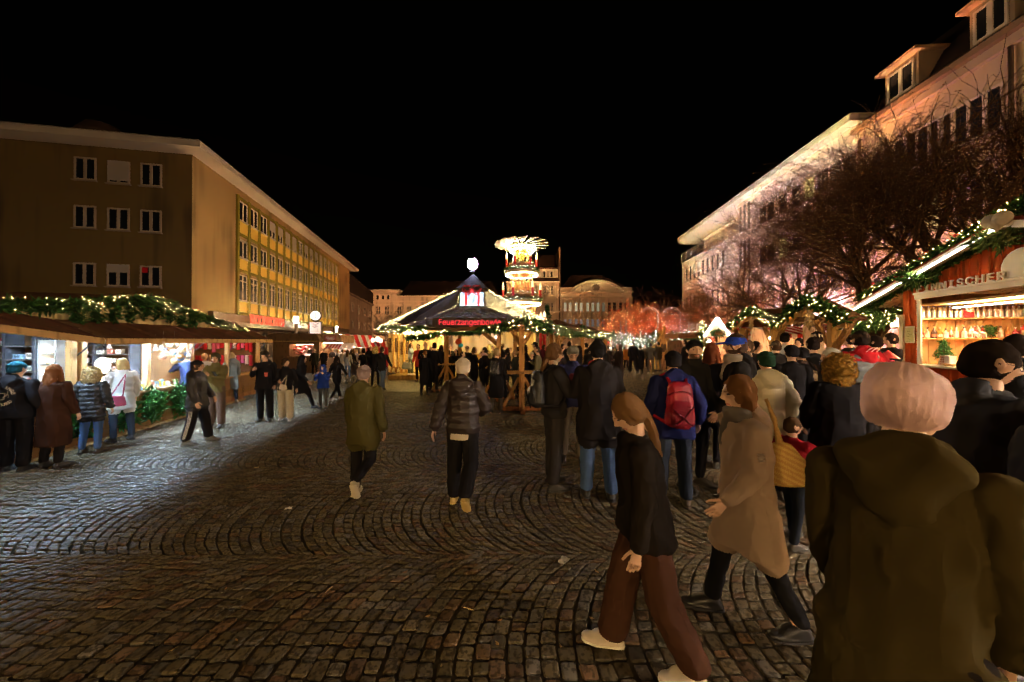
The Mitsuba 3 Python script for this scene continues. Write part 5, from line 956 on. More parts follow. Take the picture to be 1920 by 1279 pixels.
# boarded front: vertical planks with cover strips, cut to the gable line
n = 26
for i in range(n):
    a0, a1 = 2 * HW * i / n, 2 * HW * (i + 1) / n; ztop = min(rz(a0), rz(a1)) - .03
    for z0, z1 in (((.0, ztop),) if (a1 < o0 or a0 > 2 * HW - .3) else ((.0, oz0 - .05), (oz1 + .06, ztop))):
        q = MB(); fb(q, FH, (a0 + .004, a1 - .004), (-.03, .0), (z0, z1), jit(RED, 1, .12)[0], .003); add('wall_board', q, 'timber', fin)
        q = MB(); fb(q, FH, (a1 - .022, a1 + .022), (.002, .03), (z0, z1), tuple(np.array(RED) * .92), .004); add('cover_strip', q, 'timber', fin)
q = MB(); fb(q, FH, (-.06, .06), (-.04, .05), (0, 2.55), WT, .008); fb(q, FH, (o0 - .1, o0), (.031, .07), (oz0 - .05, oz1 + .0), WT, .006); fb(q, FH, (o0 - .14, 2 * HW), (.031, .085), (oz1 + .001, oz1 + .14), WT, .006); fb(q, FH, (o0 - .14, 2 * HW), (.086, .12), (oz1 + .11, oz1 + .16), WT, .006); add('white_trim', q, 'satin', fin)
q = MB(); fb(q, FH, (o0 - .18, 2 * HW - .2), (-.25, .32), (oz0 - .05, oz0), WT, .01); add('serving_shelf', q, 'satin', fin)
# interior
DB = -2.45; FHb = Frame(FH.at(.13, -.06, 0)[:2], -FH.n[:2], FH.u[:2]); bz = lambda px, y: on_plane(FHb, px, y)[1]
planks(fin, FHb, (-.0, 2.4), (-.03, 0), (oz0 - .4, 3.0), 14, (.52, .33, .15), name='back_board')
q = MB(); fb(q, FH, (.1, 4.9), (DB - .04, DB), (0, 2.8), (.5, .32, .15)); fb(q, FH, (.1, 4.9), (DB + .01, -.05), (2.72, 2.76), (.5, .36, .2)); fb(q, FH, (.1, 4.6), (DB + .01, -.26), (oz0 - .45, oz0 - .4), (.3, .2, .1)); add('inner_wall', q, 'timber', fin)
q = MB(); fb(q, FH, (o0 + .2, 3.6), (-.42, -.36), (2.62, 2.65), (.9, .9, .9)); lk = add('strip_lamp', q, 'matte', fin, emit=(110, 68, 34), w=8)  # strip out of view, placed to light the bottle shelves
SH = [bz(1760, 597.5), bz(1760, 634)]
for z in SH: q = MB(); fb(q, FHb, (.04, 2.38), (.0, .26), (z - .035, z), (.55, .36, .17), .005); add('bottle_shelf', q, 'timber', fin)
BP = [(0, 0), (1, 0), (1, .08), (1, 1.25), (.85, 1.5), (.35, 1.72), (.32, 2.25), (.4, 2.27), (.4, 2.5), (0, 2.5)]
def bottle(c, r, h, label, grp, glass, cap, lab, sq=False):
    k = thing('bottle', label, 'bottle', grp); s = h / 2.5; m_ = MB(); lathe(m_, [(x * r, z * s) for x, z in BP[:-3]] + [(.32 * r, 2.24 * s), (0, 2.24 * s)], c, 6 if sq else 10, glass); add('glass', m_, 'bottle_glass', k, smooth=50)
    m_ = MB(); lathe(m_, [(0, 2.2 * s), (.42 * r, 2.2 * s), (.42 * r, 2.55 * s), (0, 2.55 * s)], c, 8, cap); add('cap', m_, 'satin', k, smooth=50)
    m_ = MB(); lathe(m_, [(1.02 * r, .25 * s), (1.03 * r, .26 * s), (1.03 * r, .85 * s), (1.02 * r, .86 * s)], c, 10, lab); add('paper_label', m_, 'satin', k, smooth=50)
rr = np.random.default_rng(17); CLR = (.62, .60, .55); BLU = (.06, .07, .28)
for i in range(22):
    a = .1 + i * .102
    if 8 == i: continue
    for b in (.08, .19): bottle(FHb.at(a + rr.uniform(-.012, .012), b, SH[0]), .04, .30, 'clear bottle with blue cap on the top shelf of the red hut', 'bottles on the top shelf', CLR, BLU, (.62, .62, .68) if i > 3 else (.7, .7, .7))
mid = [(.5, .03, .02), (.65, .6, .5), (.03, .02, .02), (.45, .2, .04), (.7, .66, .58), (.72, .7, .65), (.66, .6, .5), (.7, .68, .62), (.75, .72, .7), (.5, .05, .05), (.5, .05, .05), (.40, .14, .03), (.38, .12, .03), (.6, .5, .45), (.45, .22, .06), (.4, .03, .06), (.4, .06, .1), (.45, .2, .05), (.6, .5, .4), (.5, .1, .08)]
for i, c_ in enumerate(mid):
    a = .12 + i * .112; bottle(FHb.at(a, .13 + rr.uniform(-.03, .04), SH[1]), rr.uniform(.04, .05), rr.uniform(.22, .3), 'bottle with pale label on the middle shelf of the red hut', 'bottles on the middle shelf', c_, [(.6, .55, .5), (.1, .08, .08), (.5, .35, .15)][i % 3], [(.75, .7, .62), (.7, .65, .6), (.3, .1, .06)][i % 3], i % 2)
for i in range(9):
    c_ = FH.at(o0 + .72 + .095 * i, -.12 + .06 * (i % 2), oz0); bottle(c_, .034, .2, 'small clear bottle with blue cap on the counter of the red hut', 'bottles on the counter', CLR, BLU, (.65, .62, .62))
k = thing('gnome', 'red coated gnome doll with white beard among the top shelf bottles', 'figurine'); c_ = FHb.at(.1 + 8 * .102, .19, SH[0]); m_ = MB(); lathe(m_, [(0, 0), (.1, 0), (.11, .1), (.07, .2), (0, .2)], c_, 10, (.55, .03, .04)); add('coat', m_, 'cloth', k, smooth=True); m_ = MB(); ball(m_, c_ + FHb.n * .06 + [0, 0, .19], (.07, .07, .09), 1, (.75, .72, .68)); add('beard', m_, 'cloth', k, smooth=True); m_ = MB(); lathe(m_, [(.085, .24), (.05, .32), (0, .42)], c_, 10, (.45, .03, .03)); add('cap', m_, 'cloth', k, smooth=True)
k = thing('gnome', 'red hatted gnome doll on the middle shelf near the right edge', 'figurine'); c_ = FHb.at(1.95, .2, SH[1]); m_ = MB(); lathe(m_, [(0, 0), (.08, 0), (.07, .16), (0, .2)], c_, 10, (.6, .55, .5)); lathe(m_, [(.075, .17), (.04, .28), (0, .36)], c_, 10, (.5, .04, .03)); add('body', m_, 'cloth', k, smooth=True)
c_ = FH.at(o0 + .32, -.1, oz0); bush('little green fir tree in a sack on the counter of the red hut', c_ + [0, 0, .34], (.17, .17, .2), 420, .085, 81, col=(.045, .12, .04), name='little_fir_tree', cat='fir tree', cone=True); k = thing('sack', 'small cloth sack holding the little fir tree', 'sack'); m_ = MB(); lathe(m_, [(0, 0), (.075, 0), (.085, .07), (.06, .14), (0, .14)], c_, 10, (.45, .36, .24)); add('cloth', m_, 'cloth', k, smooth=True)
k = thing('carton', 'white carton with a dark printed pattern beside the little fir tree', 'carton'); m_ = MB(); fb(m_, FH, (o0 + .5, o0 + .72), (-.0, .12), (oz0, oz0 + .22), (.68, .6, .5), .006); add('box', m_, 'satin', k); m_ = MB(); 
for i in range(4):
    for j in range(2): fb(m_, FH, (o0 + .52 + .05 * j, o0 + .555 + .05 * j), (.12, .124), (oz0 + .02 + .05 * i, oz0 + .055 + .05 * i), (.3, .12, .08))
add('print', m_, 'matte', k)
k = thing('bowl', 'shallow wooden bowl in front of the white carton', 'bowl'); m_ = MB(); lathe(m_, [(0, 0), (.06, 0), (.13, .05), (.12, .055), (.05, .02), (0, .02)], FH.at(o0 + .78, .16, oz0), 14, (.4, .22, .1)); add('wood', m_, 'satin', k, smooth=True)
for i, a in enumerate((1.25, 1.36)): 
    k = thing('deer_figure', 'white deer figure on the middle shelf of the red hut', 'figurine', 'white deer on the middle shelf'); c_ = FHb.at(1.05 + .12 * i, .22, SH[1]); m_ = MB(); ball(m_, c_ + [0, 0, .11], (.05, .06, .04), 1, (.8, .76, .7)); ball(m_, c_ + [0, .06, .2], (.02, .035, .025), 1, (.8, .76, .7)); tube(m_, [c_ + [0, .04, .12], c_ + [0, .06, .2]], .02, 5, (.8, .76, .7))
    for s in (-1, 1):
        for t in (-1, 1): tube(m_, [c_ + [s * .03, t * .04, .1], c_ + [s * .03, t * .045, 0]], .01, 4, (.8, .76, .7))
        tube(m_, [c_ + [0, .06, .22], c_ + [s * .05, .05, .28]], .006, 4, (.8, .76, .7))
    add('body', m_, 'satin', k, smooth=True)
bush('small sprig of dark fir standing on the middle shelf', FHb.at(1.32, .2, SH[1] + .16), (.1, .1, .12), 130, .1, 82, name='fir_sprig', cat='fir sprig')
k = thing('price_board', 'cream price board hanging inside the red hut', 'sign'); m_ = MB(); fb(m_, FHb, (1.75, 2.3), (.03, .06), (SH[1] - .52, SH[1] - .1), (.72, .66, .45), .006); add('board', m_, 'satin', k); m_ = MB(); fb(m_, FHb, (1.7, 1.75), (.03, .08), (SH[1] - .55, SH[1] - .06), (.4, .12, .06)); add('frame', m_, 'timber', k)
k = thing('berry_wreath', 'red berry twigs with a small white plaque above the top shelf', 'wreath'); m_ = MB(); c_ = FHb.at(1.9, .2, SH[0] + .36)
for i in range(60): ball(m_, c_ + rr.normal(0, 1, 3) * [.02, .22, .045] + [0, 0, 0], .018, 0, (.45, .02, .04))
add('berries', m_, 'satin', k, kind='stuff'); m_ = MB(); fb(m_, FHb, (1.78, 2.0), (.25, .27), (SH[0] + .27, SH[0] + .37), (.7, .6, .6)); add('plaque', m_, 'satin', k)
# letters on the header
for ch, px, y in zip('FINNISCHER', (1734, 1749, 1764, 1779.5, 1796, 1813, 1831.5, 1851, 1871.5, 1892), (552, 550.5, 549, 547.5, 546, 543, 540, 536.5, 533.5, 530)):
    m_ = MB(); a = aH(px); text(m_, ch, .145, FH, 0, 0, 0, (.74, .68, .58), .03, True); V = m_.v[0]; loc = V - FH.o; A_ = loc @ FH.u; 
    m2 = MB(); text(m2, ch, .145, FH, a, .086, oz1 + .165, (.74, .68, .58), .03, True, sx=1.15); add('sign_letter', m2, 'satin', fin)
k_ = None
m_ = MB(); tube(m_, [FH.at(HW + .0, .035, 3.22), FH.at(HW, .075, 3.22)], .33, 24, (.74, .68, .58)); add('round_plaque', m_, 'satin', fin)
# roof: slabs with white soffit, rake board and light strip
for s in (-1, 1):
    A_ = lambda t, b, z: FH.at(HW + s * 3.53 * t, b, AZ - (AZ - EZ) * t + z); m_ = MB(); nb = 9
    for i in range(nb):
        b0, b1 = -2.6 + 2.95 * i / nb + .003, -2.6 + 2.95 * (i + 1) / nb - .003; q = MB(); V = np.array([A_(0, b0, 0), A_(0, b1, 0), A_(1, b1, 0), A_(1, b0, 0)]); V = np.vstack([V, V + [0, 0, .03]]); q.add(V, [[0, 1, 2, 3], [7, 6, 5, 4], [0, 4, 5, 1], [1, 5, 6, 2], [2, 6, 7, 3], [3, 7, 4, 0]], jit((.70, .62, .52), 1, .08)[0]); add('soffit_board', q, 'timber', fin)
    m_ = MB(); V = np.array([A_(0, -2.62, .032), A_(0, .33, .032), A_(1.01, .33, .032), A_(1.01, -2.62, .032)]); V = np.vstack([V, V + [0, 0, .1]]); m_.add(V, [[0, 1, 2, 3], [7, 6, 5, 4], [0, 4, 5, 1], [1, 5, 6, 2], [2, 6, 7, 3], [3, 7, 4, 0]], (.20, .05, .03)); add('roof_slab', m_, 'matte', fin)
    m_ = MB(); V = np.array([A_(0, .335, -.06), A_(0, .365, -.06), A_(1.02, .365, -.06), A_(1.02, .335, -.06)]); V = np.vstack([V, V + [0, 0, .13]]); m_.add(V, [[0, 1, 2, 3], [7, 6, 5, 4], [0, 4, 5, 1], [1, 5, 6, 2], [2, 6, 7, 3], [3, 7, 4, 0]], (.74, .68, .58)); add('rake_board', m_, 'satin', fin)
    m_ = MB(); V = np.array([A_(0.01, .366, -.05), A_(0.01, .38, -.05), A_(1.0, .38, -.05), A_(1.0, .366, -.05)]); V = np.vstack([V, V + [0, 0, .022]]); m_.add(V, [[0, 1, 2, 3], [7, 6, 5, 4], [0, 4, 5, 1], [1, 5, 6, 2], [2, 6, 7, 3], [3, 7, 4, 0]], (.9, .9, .9)); add('light_strip', m_, 'matte', fin, emit=(125, 88, 50), w=10)
q = MB(); fb(q, FH, (-.0, .06), (-2.5, -.05), (0, 2.7), RED); fb(q, FH, (4.94, 5), (-2.5, -.05), (0, 2.7), RED); fb(q, FH, (0, 5), (-2.56, -2.5), (0, 2.7), RED); add('side_wall', q, 'timber', fin)
k = thing('heart_ornament', 'woven wicker heart at the gable peak of the red hut', 'ornament'); c_ = FH.at(HW, .42, AZ + .06); m_ = MB()
for s in (-1, 1): ball(m_, c_ + FH.u * s * .09 + [0, 0, .02], (.12, .12, .13), 2, (.42, .36, .28))
lathe(m_, [(0, -.2), (.16, -.02), (0, .02)], c_, 12, (.42, .36, .28)); add('wicker', m_, 'matte', k, smooth=True)
rk = lambda t, b, z: FH.at(HW - 3.53 * t, b, AZ - (AZ - EZ) * t + z)
garland('fir garland with warm lights and red baubles on the rake of the red hut', [rk(t, .2, .24) for t in np.linspace(-.45, 1.0, 12)], r=.13, dens=760, lights=34, power=24, col=(1, .66, .22), br=.009, size=.11, seed=41, baubles=26, w=5)
garland('plain fir garland under the white soffit along the red boards', [rk(t, .1, .0 - .05 * math.sin(t * 9) ** 2) for t in np.linspace(-.2, .93, 14)], r=.07, dens=620, lights=0, size=.10, seed=42)
bush('spray of pale fir twigs under the soffit near the eave', rk(1.0, .1, -.10), (.2, .2, .12), 260, .22, 83, col=(.07, .13, .05)); bush('spray of fir twigs under the middle of the soffit', rk(.5, .25, -.10), (.28, .3, .10), 260, .22, 84, col=(.06, .12, .045)); bush('spray of fir twigs with pale leaves below the gable peak', rk(.03, .3, -.2), (.3, .3, .14), 220, .2, 85, col=(.10, .14, .06))
k = thing('menu_board', 'white framed menu card on the red boards beside the window', 'sign'); a0, a1 = aH(1700.5), aH(1719.5); z0, z1 = zH(1710, 643.5), zH(1710, 611.5); m_ = MB(); fb(m_, FH, (a0, a1), (.033, .05), (z0, z1), (.72, .64, .54), .005); add('frame', m_, 'satin', k); m_ = MB(); fb(m_, FH, (a0 + .03, a1 - .03), (.051, .054), (z0 + .04, z1 - .04), (.62, .58, .36)); add('card', m_, 'matte', k); m_ = MB()
for i in range(8): fb(m_, FH, (a0 + .07, a1 - .07 - .03 * (i % 3)), (.0545, .056), (z1 - .1 - .04 * i, z1 - .09 - .04 * i), (.35, .33, .2))
add('print', m_, 'matte', k)
k = thing('wall_lantern', 'warm glass lantern hanging at the corner post of the red hut', 'lantern'); c_ = P(1679, 604, 9.0); m_ = MB(); lathe(m_, [(0, -.13), (.085, -.13), (.135, .12), (0, .12)], c_, 6, (.9, .8, .6)); add('lamp_glass', m_, 'matte', k, emit=WARM * [1, 1.15, 1.5] * 9, w=3); m_ = MB(); lathe(m_, [(.16, .125), (.1, .2), (.03, .25), (0, .25)], c_, 6, (.08, .06, .05)); lathe(m_, [(0, -.17), (.1, -.16), (.1, -.132), (0, -.132)], c_, 6, (.08, .06, .05))
for t in np.linspace(0, 2 * math.pi, 7)[:-1]: tube(m_, [c_ + [.09 * math.cos(t), .09 * math.sin(t), -.13], c_ + [.14 * math.cos(t), .14 * math.sin(t), .12]], .009, 4, (.08, .06, .05))
add('frame', m_, 'metal', k); m_ = MB(); tube(m_, [c_ + [0, 0, .25], c_ + [0, 0, .4]], .01, 4, (.08, .06, .05)); tube(m_, [c_ + [0, 0, .4], FH.at(0, .05, c_[2] + .4)], .012, 5, (.08, .06, .05)); add('bracket', m_, 'metal', k)

# ================================================================ snowflake pavilion
pv = thing('snowflake_pavilion', 'rustic timber shelter with two wavy gables, snowflakes and many lights', 'pavilion')
FV = Frame((7.25, 7.7), (.31, .951), (-.951, .31)); aV = lambda px: on_plane(FV, px)[0]; zV = lambda px, y: on_plane(FV, px, y)[1]
PWD = (.40, .24, .085)
for px, w_ in ((1551, .19), (1443, .19), (1385, .17)):
    a = aV(px); m_ = MB(); fb(m_, FV, (a - w_ / 2, a + w_ / 2), (-.22, -.03), (0, 2.45), PWD, .012); add('post', m_, 'timber', pv)
    for s in (-1, 1): m_ = MB(); tube(m_, [FV.at(a + s * .08, -.12, 1.75), FV.at(a + s * .38, -.12, 2.0), FV.at(a + s * .75, -.12, 2.38)], .075, 6, (.24, .13, .05)); add('knee_brace', m_, 'timber', pv)
gab = [[(1374, 616), (1414, 585), (1461, 612)], [(1461, 612), (1521, 567), (1592, 606)]]
for gi, g3 in enumerate(gab):
    A3 = [np.array([aV(px), zV(px, y)]) for px, y in g3]; up_, lo_ = [], []
    for (p, q) in ((A3[0], A3[1]), (A3[1], A3[2])):
        for t in np.linspace(0, 1, 14): c_ = p + (q - p) * t; up_.append(c_ + [0, .02]); lo_.append(c_ - [0, .17 + .05 * math.sin(t * 18)])
    m_ = MB(); import shapely.ops
    prism(m_, shapely.Polygon(up_ + lo_[::-1]).buffer(0), FV, .0, .06, (.36, .20, .07)); add('wavy_gable_board', m_, 'timber', pv)
    rid = A3[1]
    for i, q in enumerate((A3[0], A3[2])):
        m_ = MB(); V = np.array([FV.at(rid[0], .1, rid[1] + .05), FV.at(q[0], .1, q[1] + .05), FV.at(q[0], -.3 - 1.0 * (gi == 0), q[1] + .05), FV.at(rid[0], -.3 - 1.0 * (gi == 0), rid[1] + .05)]); V = np.vstack([V, V + [0, 0, .06]]); m_.add(V, [[0, 1, 2, 3], [7, 6, 5, 4], [0, 4, 5, 1], [1, 5, 6, 2], [2, 6, 7, 3], [3, 7, 4, 0]], (.085, .045, .022)); add('roof_slope', m_, 'timber', pv)
    garland(('fir garland with warm lights and baubles on the far gable of the pavilion', 'fir garland with warm lights and baubles on the near gable of the pavilion')[gi], [FV.at(a, .1, z + .09) for a, z in A3], r=.13, dens=560, lights=34, power=20, col=(1, .66, .24), br=.011, size=.15, seed=45 + gi, baubles=16, w=4)
    k = thing('snowflake', ('small wooden snowflake hanging in the far gable', 'large wooden snowflake hanging in the near gable')[gi], 'snowflake'); px, y, R_ = ((1410, 606, .2), (1519.5, 600, .22))[gi]; a, z = aV(px), zV(px, y); m_ = MB()
    for t in np.linspace(0, math.pi * 2, 7)[:-1] + .52:
        d_ = np.array([math.cos(t), math.sin(t)]); e_ = np.array([-d_[1], d_[0]]); beam(m_, FV.at(a, .02, z), FV.at(a + d_[0] * R_, .02, z + d_[1] * R_), .05, .03, (.52, .38, .18), .004)
        for s in (-1, 1): f_ = d_ * R_ * .55; h_ = d_ * R_ * .85 + e_ * s * R_ * .32; beam(m_, FV.at(a + f_[0], .024, z + f_[1]), FV.at(a + h_[0], .024, z + h_[1]), .045, .028, (.52, .38, .18), .004)
        ball(m_, FV.at(a + d_[0] * R_ * 1.05, .02, z + d_[1] * R_ * 1.05), .035, 1, (.52, .38, .18))
    add('cut_board', m_, 'timber', k); m_ = MB(); tube(m_, [FV.at(a, .02, z + R_), FV.at(a, .02, z + R_ + .25)], .006, 4, (.1, .08, .06)); add('cord', m_, 'matte', k)
garland('fir garland with warm lights between the pavilion and the red hut', [P(1592, 606, 7.4), P(1610, 611, 8.0), P(1640, 607, 8.4), P(1672, 590, 8.9)], r=.13, dens=560, lights=40, power=20, col=(1, .66, .24), br=.011, size=.15, seed=48, baubles=10, w=3)
garland('upper drooping garland left of the red hut eave', [P(1596, 598, 8.6), P(1625, 594, 9), P(1650, 598, 9), P(1690, 585, 9.2)], r=.12, dens=460, lights=26, power=20, col=(1, .66, .24), br=.012, size=.17, seed=49, w=2)
for px, y, d in ((1445, 634, 9.6), (1529, 627, 8.6)):
    kk = thing('pavilion_lamp', ('warm lamp under the far gable of the pavilion', 'warm lamp under the near gable of the pavilion')[px > 1500], 'lamp'); c_ = P(px, y, d + 1.5); m_ = MB(); ball(m_, c_, .05, 2, (.9, .9, .9)); add('bulb', m_, 'matte', kk, emit=WARM * [1, 1.1, 1.3] * 45, w=4); m_ = MB(); tube(m_, [c_ + [0, 0, .04], c_ + [0, 0, .45]], .008, 4, (.05, .05, .05)); add('cord', m_, 'matte', kk)
# ================================================================ striped stalls behind
def striped_stall(label, px0, px1, ytop, ybot, d, dep, front_y, lamp, seed):
    k = thing('striped_stall', label, 'market stall'); F_ = Frame(P(px0, HY, d)[:2], (1, 0)); W_ = (px1 - px0) / FX * d; zt, zb = P(0, ytop, d + dep)[2], P(0, ybot, d)[2]; n = max(8, int(W_ / .22)); m_ = MB()
    for i in range(n):
        a0, a1 = W_ * i / n, W_ * (i + 1) / n; V = F_([[a0, 0, zb], [a1, 0, zb], [a1, -dep, zt], [a0, -dep, zt]]); m_.add(np.vstack([V, V - [0, 0, .03]]), [[0, 1, 2, 3], [7, 6, 5, 4], [0, 4, 5, 1]], (.52, .04, .035) if i % 2 else (.72, .64, .56)); 
        V = F_([[a0, .01, zb], [a1, .01, zb], [a1, .02, zb - .16], [a0, .02, zb - .16]]); m_.add(V, [[3, 2, 1, 0]], (.52, .04, .035) if i % 2 else (.72, .64, .56))
    add('striped_roof', m_, 'cloth', k); m_ = MB(); fb(m_, F_, (0, W_), (-dep - .1, -dep), (0, zt), (.6, .45, .28)); fb(m_, F_, (0, W_), (-.35, -.25), (0, .95), (.42, .25, .12))
    for a in (.03, W_ - .03): fb(m_, F_, (a - .03, a + .03), (-.1, -.04), (0, zb), (.5, .35, .2))
    add('frame', m_, 'timber', k); m_ = MB(); fb(m_, F_, (.2, W_ - .2), (-.5, -.42), (zb - .12, zb - .09), (.9, .9, .9)); add('led_strip', m_, 'matte', k, emit=np.array([1, .76, .5]) * lamp, w=3)
    return k
striped_stall('red and white striped stall roof seen under the near gable of the pavilion', 1462, 1560, 612, 626, 14.0, 1.6, 0, 26, 1)
striped_stall('striped stall with bright counter left of the pavilion', 1385, 1455, 613, 632, 16.5, 1.6, 0, 40, 2)
striped_stall('small striped stall behind the grey vest man', 1562, 1602, 607, 624, 12.5, 1.2, 0, 8, 3)
k = thing('triangle_stall', 'stall whose gable is outlined by a white light triangle with a wreath inside', 'market stall'); d = 17.0; A, B, C_ = P(1345, 595.5, d), P(1320.5, 631, d), P(1364.5, 626, d); C_ = np.array([2 * A[0] - B[0], d, B[2]]); m_ = MB()
for q in (B, C_): beam(m_, q, A, .09, .09, (.9, .9, .9), 0)
add('light_tube', m_, 'black', k, emit=np.array([1, .80, .68]) * 5, w=3)
m_ = MB(); off = np.array([0, .08, 0]); m_.add(np.array([A + off, B + off, C_ + off]), [[0, 1, 2]], (.75, .55, .35)); add('gable', m_, 'matte', k)
m_ = MB(); dep = np.array([1.6, 2.4, 0]); n = 9
for j in range(n):
    t0, t1 = j / n, (j + 1) / n
    for q in (B, C_): m_.add(np.array([A + off + dep * t0, A + off + dep * t1, q + off + dep * t1, q + off + dep * t0]), [[0, 1, 2, 3]], (.5, .04, .04) if j % 2 else (.7, .62, .55))
add('striped_roof', m_, 'cloth', k); m_ = MB()
for q in (B + [.05, .1, 0], C_ + [-.05, .1, 0], B + dep, C_ + dep): beam(m_, [q[0], q[1], 0], q, .08, .08, (.5, .33, .17))
fb(m_, Frame((B[0], d + .1), (1, 0)), (.1, 1.2), (-.4, -.3), (0, 1.0), (.5, .3, .15)); fb(m_, Frame((B[0], d + .1), (1, 0)), (.1, 1.2), (-2.0, -1.9), (0, 2.0), (.65, .5, .32)); add('frame', m_, 'timber', k)
m_ = MB(); ball(m_, [A[0], d + .7, 1.95], .07, 1, (.9, .9, .9)); add('lamp', m_, 'matte', k, emit=(90, 62, 36), w=4)
k = bush('green wreath with a wooden board in the light triangle gable', [A[0], d - .06, A[2] - .78], (.42, .06, .2), 260, .16, 95, col=(.06, .12, .04), name='wreath', cat='wreath'); m_ = MB(); fb(m_, Frame((A[0], d - .14), (1, 0)), (-.2, .2), (0, .03), (A[2] - .85, A[2] - .7), (.5, .33, .16), .01); add('board', m_, 'timber', k)
bush('slim fir column with lights left of the triangle stall', P(1318, 632, 17.5), (.22, .22, .95), 700, .16, 96, cone=False, name='fir_column', cat='fir column', lights=110, power=18, lcol=YELLOW, br=.013, w=2)
bush('fir bushes with lights at the foot of the triangle stall', P(1322, 658, 17), (.45, .4, .5), 500, .18, 97, name='fir_bush', cat='fir bush', lights=70, power=18, lcol=YELLOW, br=.013, w=2)
k = thing('brown_roof_stall', 'low stall with plain brown roof below the white lettered sign', 'market stall'); d = 20; F_ = Frame(P(1272, HY, d)[:2], (1, 0)); m_ = MB(); fb(m_, F_, (0, 1.5), (-1.8, 0), (P(0, 634, d)[2], P(0, 625, d)[2]), (.16, .075, .035)); add('roof', m_, 'timber', k); m_ = MB(); fb(m_, F_, (.05, 1.45), (-1.6, -1.5), (0, 2.0), (.3, .2, .1)); fb(m_, F_, (.05, 1.45), (-.4, -.3), (0, 1.0), (.35, .22, .1)); add('wall', m_, 'timber', k)
k = thing('light_letters', 'cluster of bright blue white light letters above the brown roof', 'light sign'); d = 24; m_ = MB()
for i, px in enumerate((1292, 1295, 1298.5, 1302, 1306, 1309, 1312.5)):
    a, b = P(px, 620 - (i * 5 % 4), d), P(px + (-1.2, 1.5, .6, -1.5, 1.2, .4, 1.0)[i], 603 + (i * 7 % 6), d); tube(m_, [a, b], .045, 5, (.9, .9, .9))
    if i % 2 == 0: tube(m_, [b, P(px + 2.8, 611, d)], .04, 5, (.9, .9, .9))
add('light_tubes', m_, 'matte', k, emit=(6, 6.2, 8.5), w=2, kind='stuff')
for i, px in enumerate((1164, 1174)):
    k = thing('light_column', ('left of the two slim columns wound with white lights', 'right of the two slim columns wound with white lights')[i], 'light decoration'); c_ = P(px, HY, 26); m_ = MB(); tube(m_, [[c_[0], c_[1], 0], [c_[0], c_[1], P(0, 601, 26)[2]]], .05, 6, (.2, .15, .2)); add('mast', m_, 'metal', k); t = np.linspace(0, 9 * math.pi, 60); m_ = MB(); tube(m_, np.c_[c_[0] + .17 * np.cos(t), c_[1] + .17 * np.sin(t), np.linspace(P(0, 630, 26)[2], P(0, 601, 26)[2], 60)], .022, 4, (.9, .9, .9)); add('light_coil', m_, 'black', k, emit=(1.3, 1.25, 1.7), w=1)
# nativity huts and lit firs at the back
for i, (px, yt, ye, yb, wpx, d, lab) in enumerate(((1244, 620, 645, 700, 26, 23.5, 'little golden wooden hut with steep gable among the lit firs'), (1162, 632, 642, 700, 40, 26, 'small hut with red roof edge at the left of the lit firs'), (1282, 645, 652, 700, 24, 24, 'low wooden booth right of the little golden hut'))):
    k = thing('little_hut', lab, 'hut'); F_ = Frame(P(px, HY, d)[:2], (1, 0)); w_ = wpx / FX * d / 2; zt, ze = P(0, yt, d)[2], P(0, ye, d)[2]; m_ = MB(); fb(m_, F_, (-w_ * .7, w_ * .7), (-1.2, 0), (0, ze), (.46, .28, .09)); prism(m_, [(-w_ * .7, ze), (w_ * .7, ze), (0, zt - .15)], F_, -1.2, 0, (.46, .28, .09)); add('wall', m_, 'timber', k)
    for s in (-1, 1): m_ = MB(); beam(m_, F_.at(s * w_, -.5, ze - .1), F_.at(0, -.5, zt), .06, 1.3, (.42, .23, .06) if i != 1 else (.45, .06, .04), .01, up=(0, 1, 0)); add('roof_slope', m_, 'timber', k)
    if i == 0: m_ = MB(); beam(m_, F_.at(0, .1, zt - .05), F_.at(0, .1, zt + .3), .16, .14, (.5, .3, .09)); add('finial', m_, 'timber', k)
    m_ = MB(); fb(m_, F_, (-w_ * .35, w_ * .35), (.0, .02), (ze - .55, ze - .02), (.05, .03, .02)); add('opening', m_, 'matte', k)  # dark panel on the wall, shade of an opening put into its colour
    m_ = MB(); ball(m_, F_.at(w_ * .8, .6, ze - .1), .05, 1, (.9, .9, .9)); add('lamp', m_, 'matte', k, emit=YELLOW * 70, w=3)
rr = np.random.default_rng(99)
for i in range(17):
    px = 1150 + i * 10.2 + rr.uniform(-4, 4); d = rr.uniform(23.5, 27); yc = rr.uniform(632, 648); bush('small fir covered in cold white lights at the back of the square', P(px, yc, d), (.42, .4, rr.uniform(.45, .8)), 260, .2, 200 + i, name='lit_fir', cat='fir tree', lights=60, power=8, lcol=(1, .90, .74), br=.014, cone=i % 2 == 0, group='white lit firs along the back', w=1.2)
m_ = MB()
for i, (px, lab) in enumerate(((1255, 'left of two arched light frames above the red lit trees'), (1270, 'right of two arched light frames above the red lit trees'))):
    k = thing('arch_frame', lab, 'light arch'); c_ = P((1218, 1260)[i], 588, 30); m_ = MB(); tube(m_, [c_ + [.75 * math.cos(t), 0, .55 * math.sin(t)] for t in np.linspace(0.2, math.pi - .1, 14)], .03, 5, (.5, .45, .45)); tube(m_, [c_ + [.6 * math.cos(t), 0, .42 * math.sin(t)] for t in np.linspace(0.2, math.pi - .1, 14)], .02, 5, (.5, .45, .45)); tube(m_, [[c_[0] + .74, c_[1], 0], c_ + [.74, 0, .1]], .04, 5, (.2, .18, .17)); add('frame', m_, 'matte', k, emit=(.10, .08, .10), w=.3)
